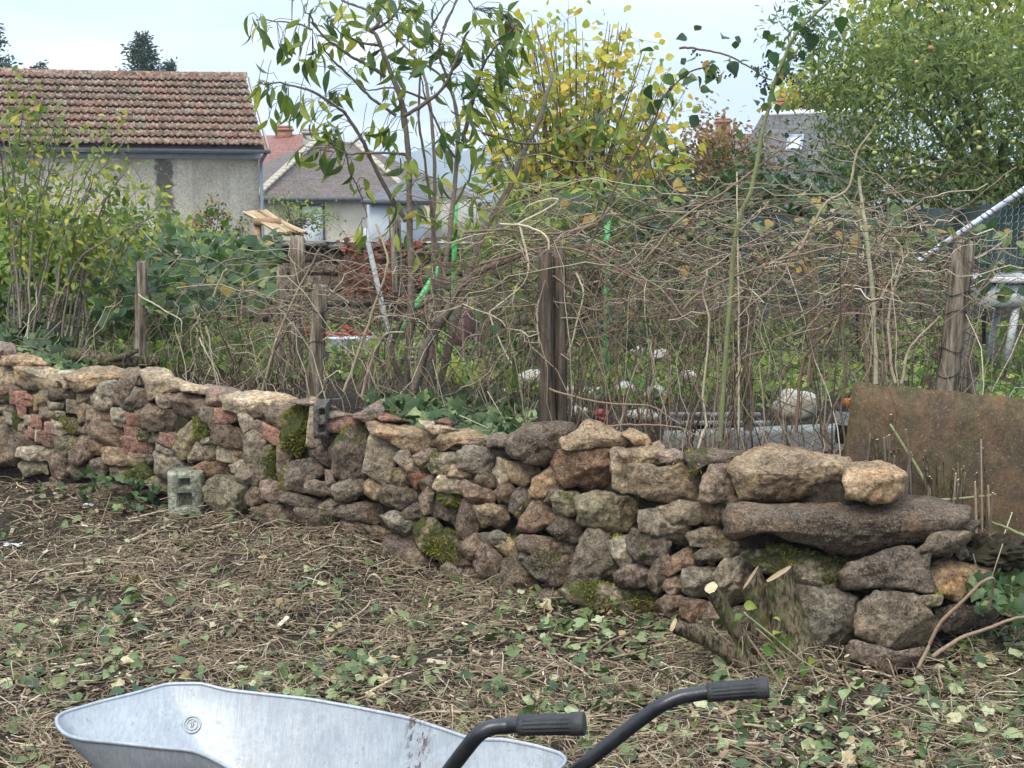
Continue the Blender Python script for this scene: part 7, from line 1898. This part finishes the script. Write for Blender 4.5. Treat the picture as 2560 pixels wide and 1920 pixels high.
m_rubber = mat_plain("black rubber grip", (.022, .022, .024), .62, 0, .35, .25, 20, .25, 150, dirt=(.055, .052, .045))
def ribbed(a, b, r, name, parent, n=60, ribs=15):
    ax = norm(b - a); x = norm(np.cross(ax, [0, 0, 1])); y = np.cross(x, ax); L = np.linalg.norm(b - a)
    ang = np.arange(n) / n * 2 * np.pi; prof = []
    for s, k, rb in ((0, .93, 0), (.004, 1.0, 0), (.10, 1.0, 0), (.102, .96, 1), (.79, .97, 1), (.80, 1.10, 0), (.97, 1.12, 0), (.995, 1.06, 0), (1.0, .96, 0)):
        rr = r * k * (1 + (.05 * np.where(np.arange(n) % 4 < 2, 1, -1) if rb else 0)); c = a + (b - a) * s
        if rb == 1:      # a smooth lettering pad on top
            pad = np.cos(ang - math.pi / 2) > .86; rr = np.where(pad & (True), r * k * 1.03, rr)
        prof.append(c + x * (np.cos(ang) * rr)[:, None] + y * (np.sin(ang) * rr)[:, None])
    V = np.concatenate(prof + [[b + ax * .001]]); m = len(prof)
    f4 = [[i * n + j, i * n + (j + 1) % n, (i + 1) * n + (j + 1) % n, (i + 1) * n + j] for i in range(m - 1) for j in range(n)]
    o = MB().add(V, f4=f4, f3=[[(m - 1) * n + j, (m - 1) * n + (j + 1) % n, m * n] for j in range(n)]).build(name, m_rubber, None, origin=a)
    o.color = (1, 1, 1, 1)
    o.parent = parent; o.location = Vector(a) - parent.location - wb.location
    # worn raised letters on the pad
    mb = MB(); g = lambda u, v: a + (b - a) * (.36 + u * .018) + (y * 1.0 * math.cos(v) + x * math.sin(v)) * r * 1.04
    letters = [[(0, -.16), (0, .16), (1.4, -.16), (1.4, .16)], [(2.4, -.16), (3.1, .16), (3.8, -.16)], [(4.8, .16), (4.8, -.16), (6, -.16)], [(7, -.16), (7, .16), (8.2, .12), (8.2, 0), (7, 0), (8.3, -.16)]]
    for pl in letters: tubes(mb, np.array([g(u, v - .35) for u, v in pl]), .0007, 4)
    lt = mb.build("lettering", mat_plain("scuffed raised rubber", (.22, .22, .22), .6) if "scuffed raised rubber" not in bpy.data.materials else bpy.data.materials["scuffed raised rubber"], None, origin=a); lt.parent = parent; lt.location = Vector(a) - parent.location - wb.location
for k, (tube, ga_, gb_, Y0, Y1) in enumerate([([(1268, 1815, 2.62), (1228, 1819, 2.62), (1196, 1836, 2.62), (1168, 1869, 2.63), (1134, 1913, 2.65), (1060, 2010, 2.70), (960, 2130, 2.78), (700, 2260, 2.92), (430, 2330, 3.05)], (1296, 1813), (1462, 1809), 2.61, 2.58),
                                      ([(1742, 1735, 2.90), (1698, 1743, 2.90), (1650, 1765, 2.90), (1600, 1800, 2.91), (1500, 1878, 2.93), (1430, 1935, 2.95), (1300, 2040, 2.98), (1000, 2170, 3.02), (700, 2235, 3.05), (430, 2280, 3.08)], (1768, 1731), (1922, 1719), 2.90, 2.88)]):
    a, b = P(*ga_, Y0), P(*gb_, Y1); p = np.array([P(*q) for q in tube]); p = np.vstack([[a + (a - b) * -.2], [a], p])
    mb = MB(); tubes(mb, spline(p, 60), .0163, 14); h = mb.build("handle", m_blackpaint, wb, smooth=True)
    ribbed(a, b, .0212, "grip", h)
wy = 3.06; wc_ = P(430, 2300, wy); wc_[2] = .18
a = np.linspace(0, 2 * np.pi, 41); mb = MB(); tubes(mb, wc_ + np.stack([np.cos(a) * .135, 0 * a, np.sin(a) * .135], -1), .045, 12); wh = mb.build("wheel", m_rubber, wb, smooth=True)
mb = MB(); tubes(mb, wc_ + np.stack([np.cos(a) * .085, 0 * a, np.sin(a) * .085], -1), .02, 8); rm_ = mb.build("rim", m_galv, None, smooth=True); rm_.parent = wh; rm_.location = (0, 0, 0)
for py_, yy in ((2100, 2.78), (2080, 3.02)):
    t = P(1000, py_, yy); mb = MB(); tubes(mb, np.array([t, [t[0] + .12, yy, .012], [t[0] + .2, yy, .012], [t[0] + .28, yy, t[2] - .02]]), .0125, 8); mb.build("leg", m_blackpaint, wb, smooth=True)
# ------------------------------------------------------------------ the air: thin even haze that pales the far hills
m_air, nt, out = nodes_of("thin haze"); T = NT(nt)
pv = T.n("ShaderNodeVolumePrincipled")
pv.inputs["Color"].default_value = (.80, .88, 1.0, 1)
pv.inputs["Density"].default_value = .00075
T.link(pv.outputs[0], out.inputs["Volume"])
tag(MB().box((0, 800, 31), (3400, 2900, 72)).build("haze", m_air, kind='stuff'), None, None)
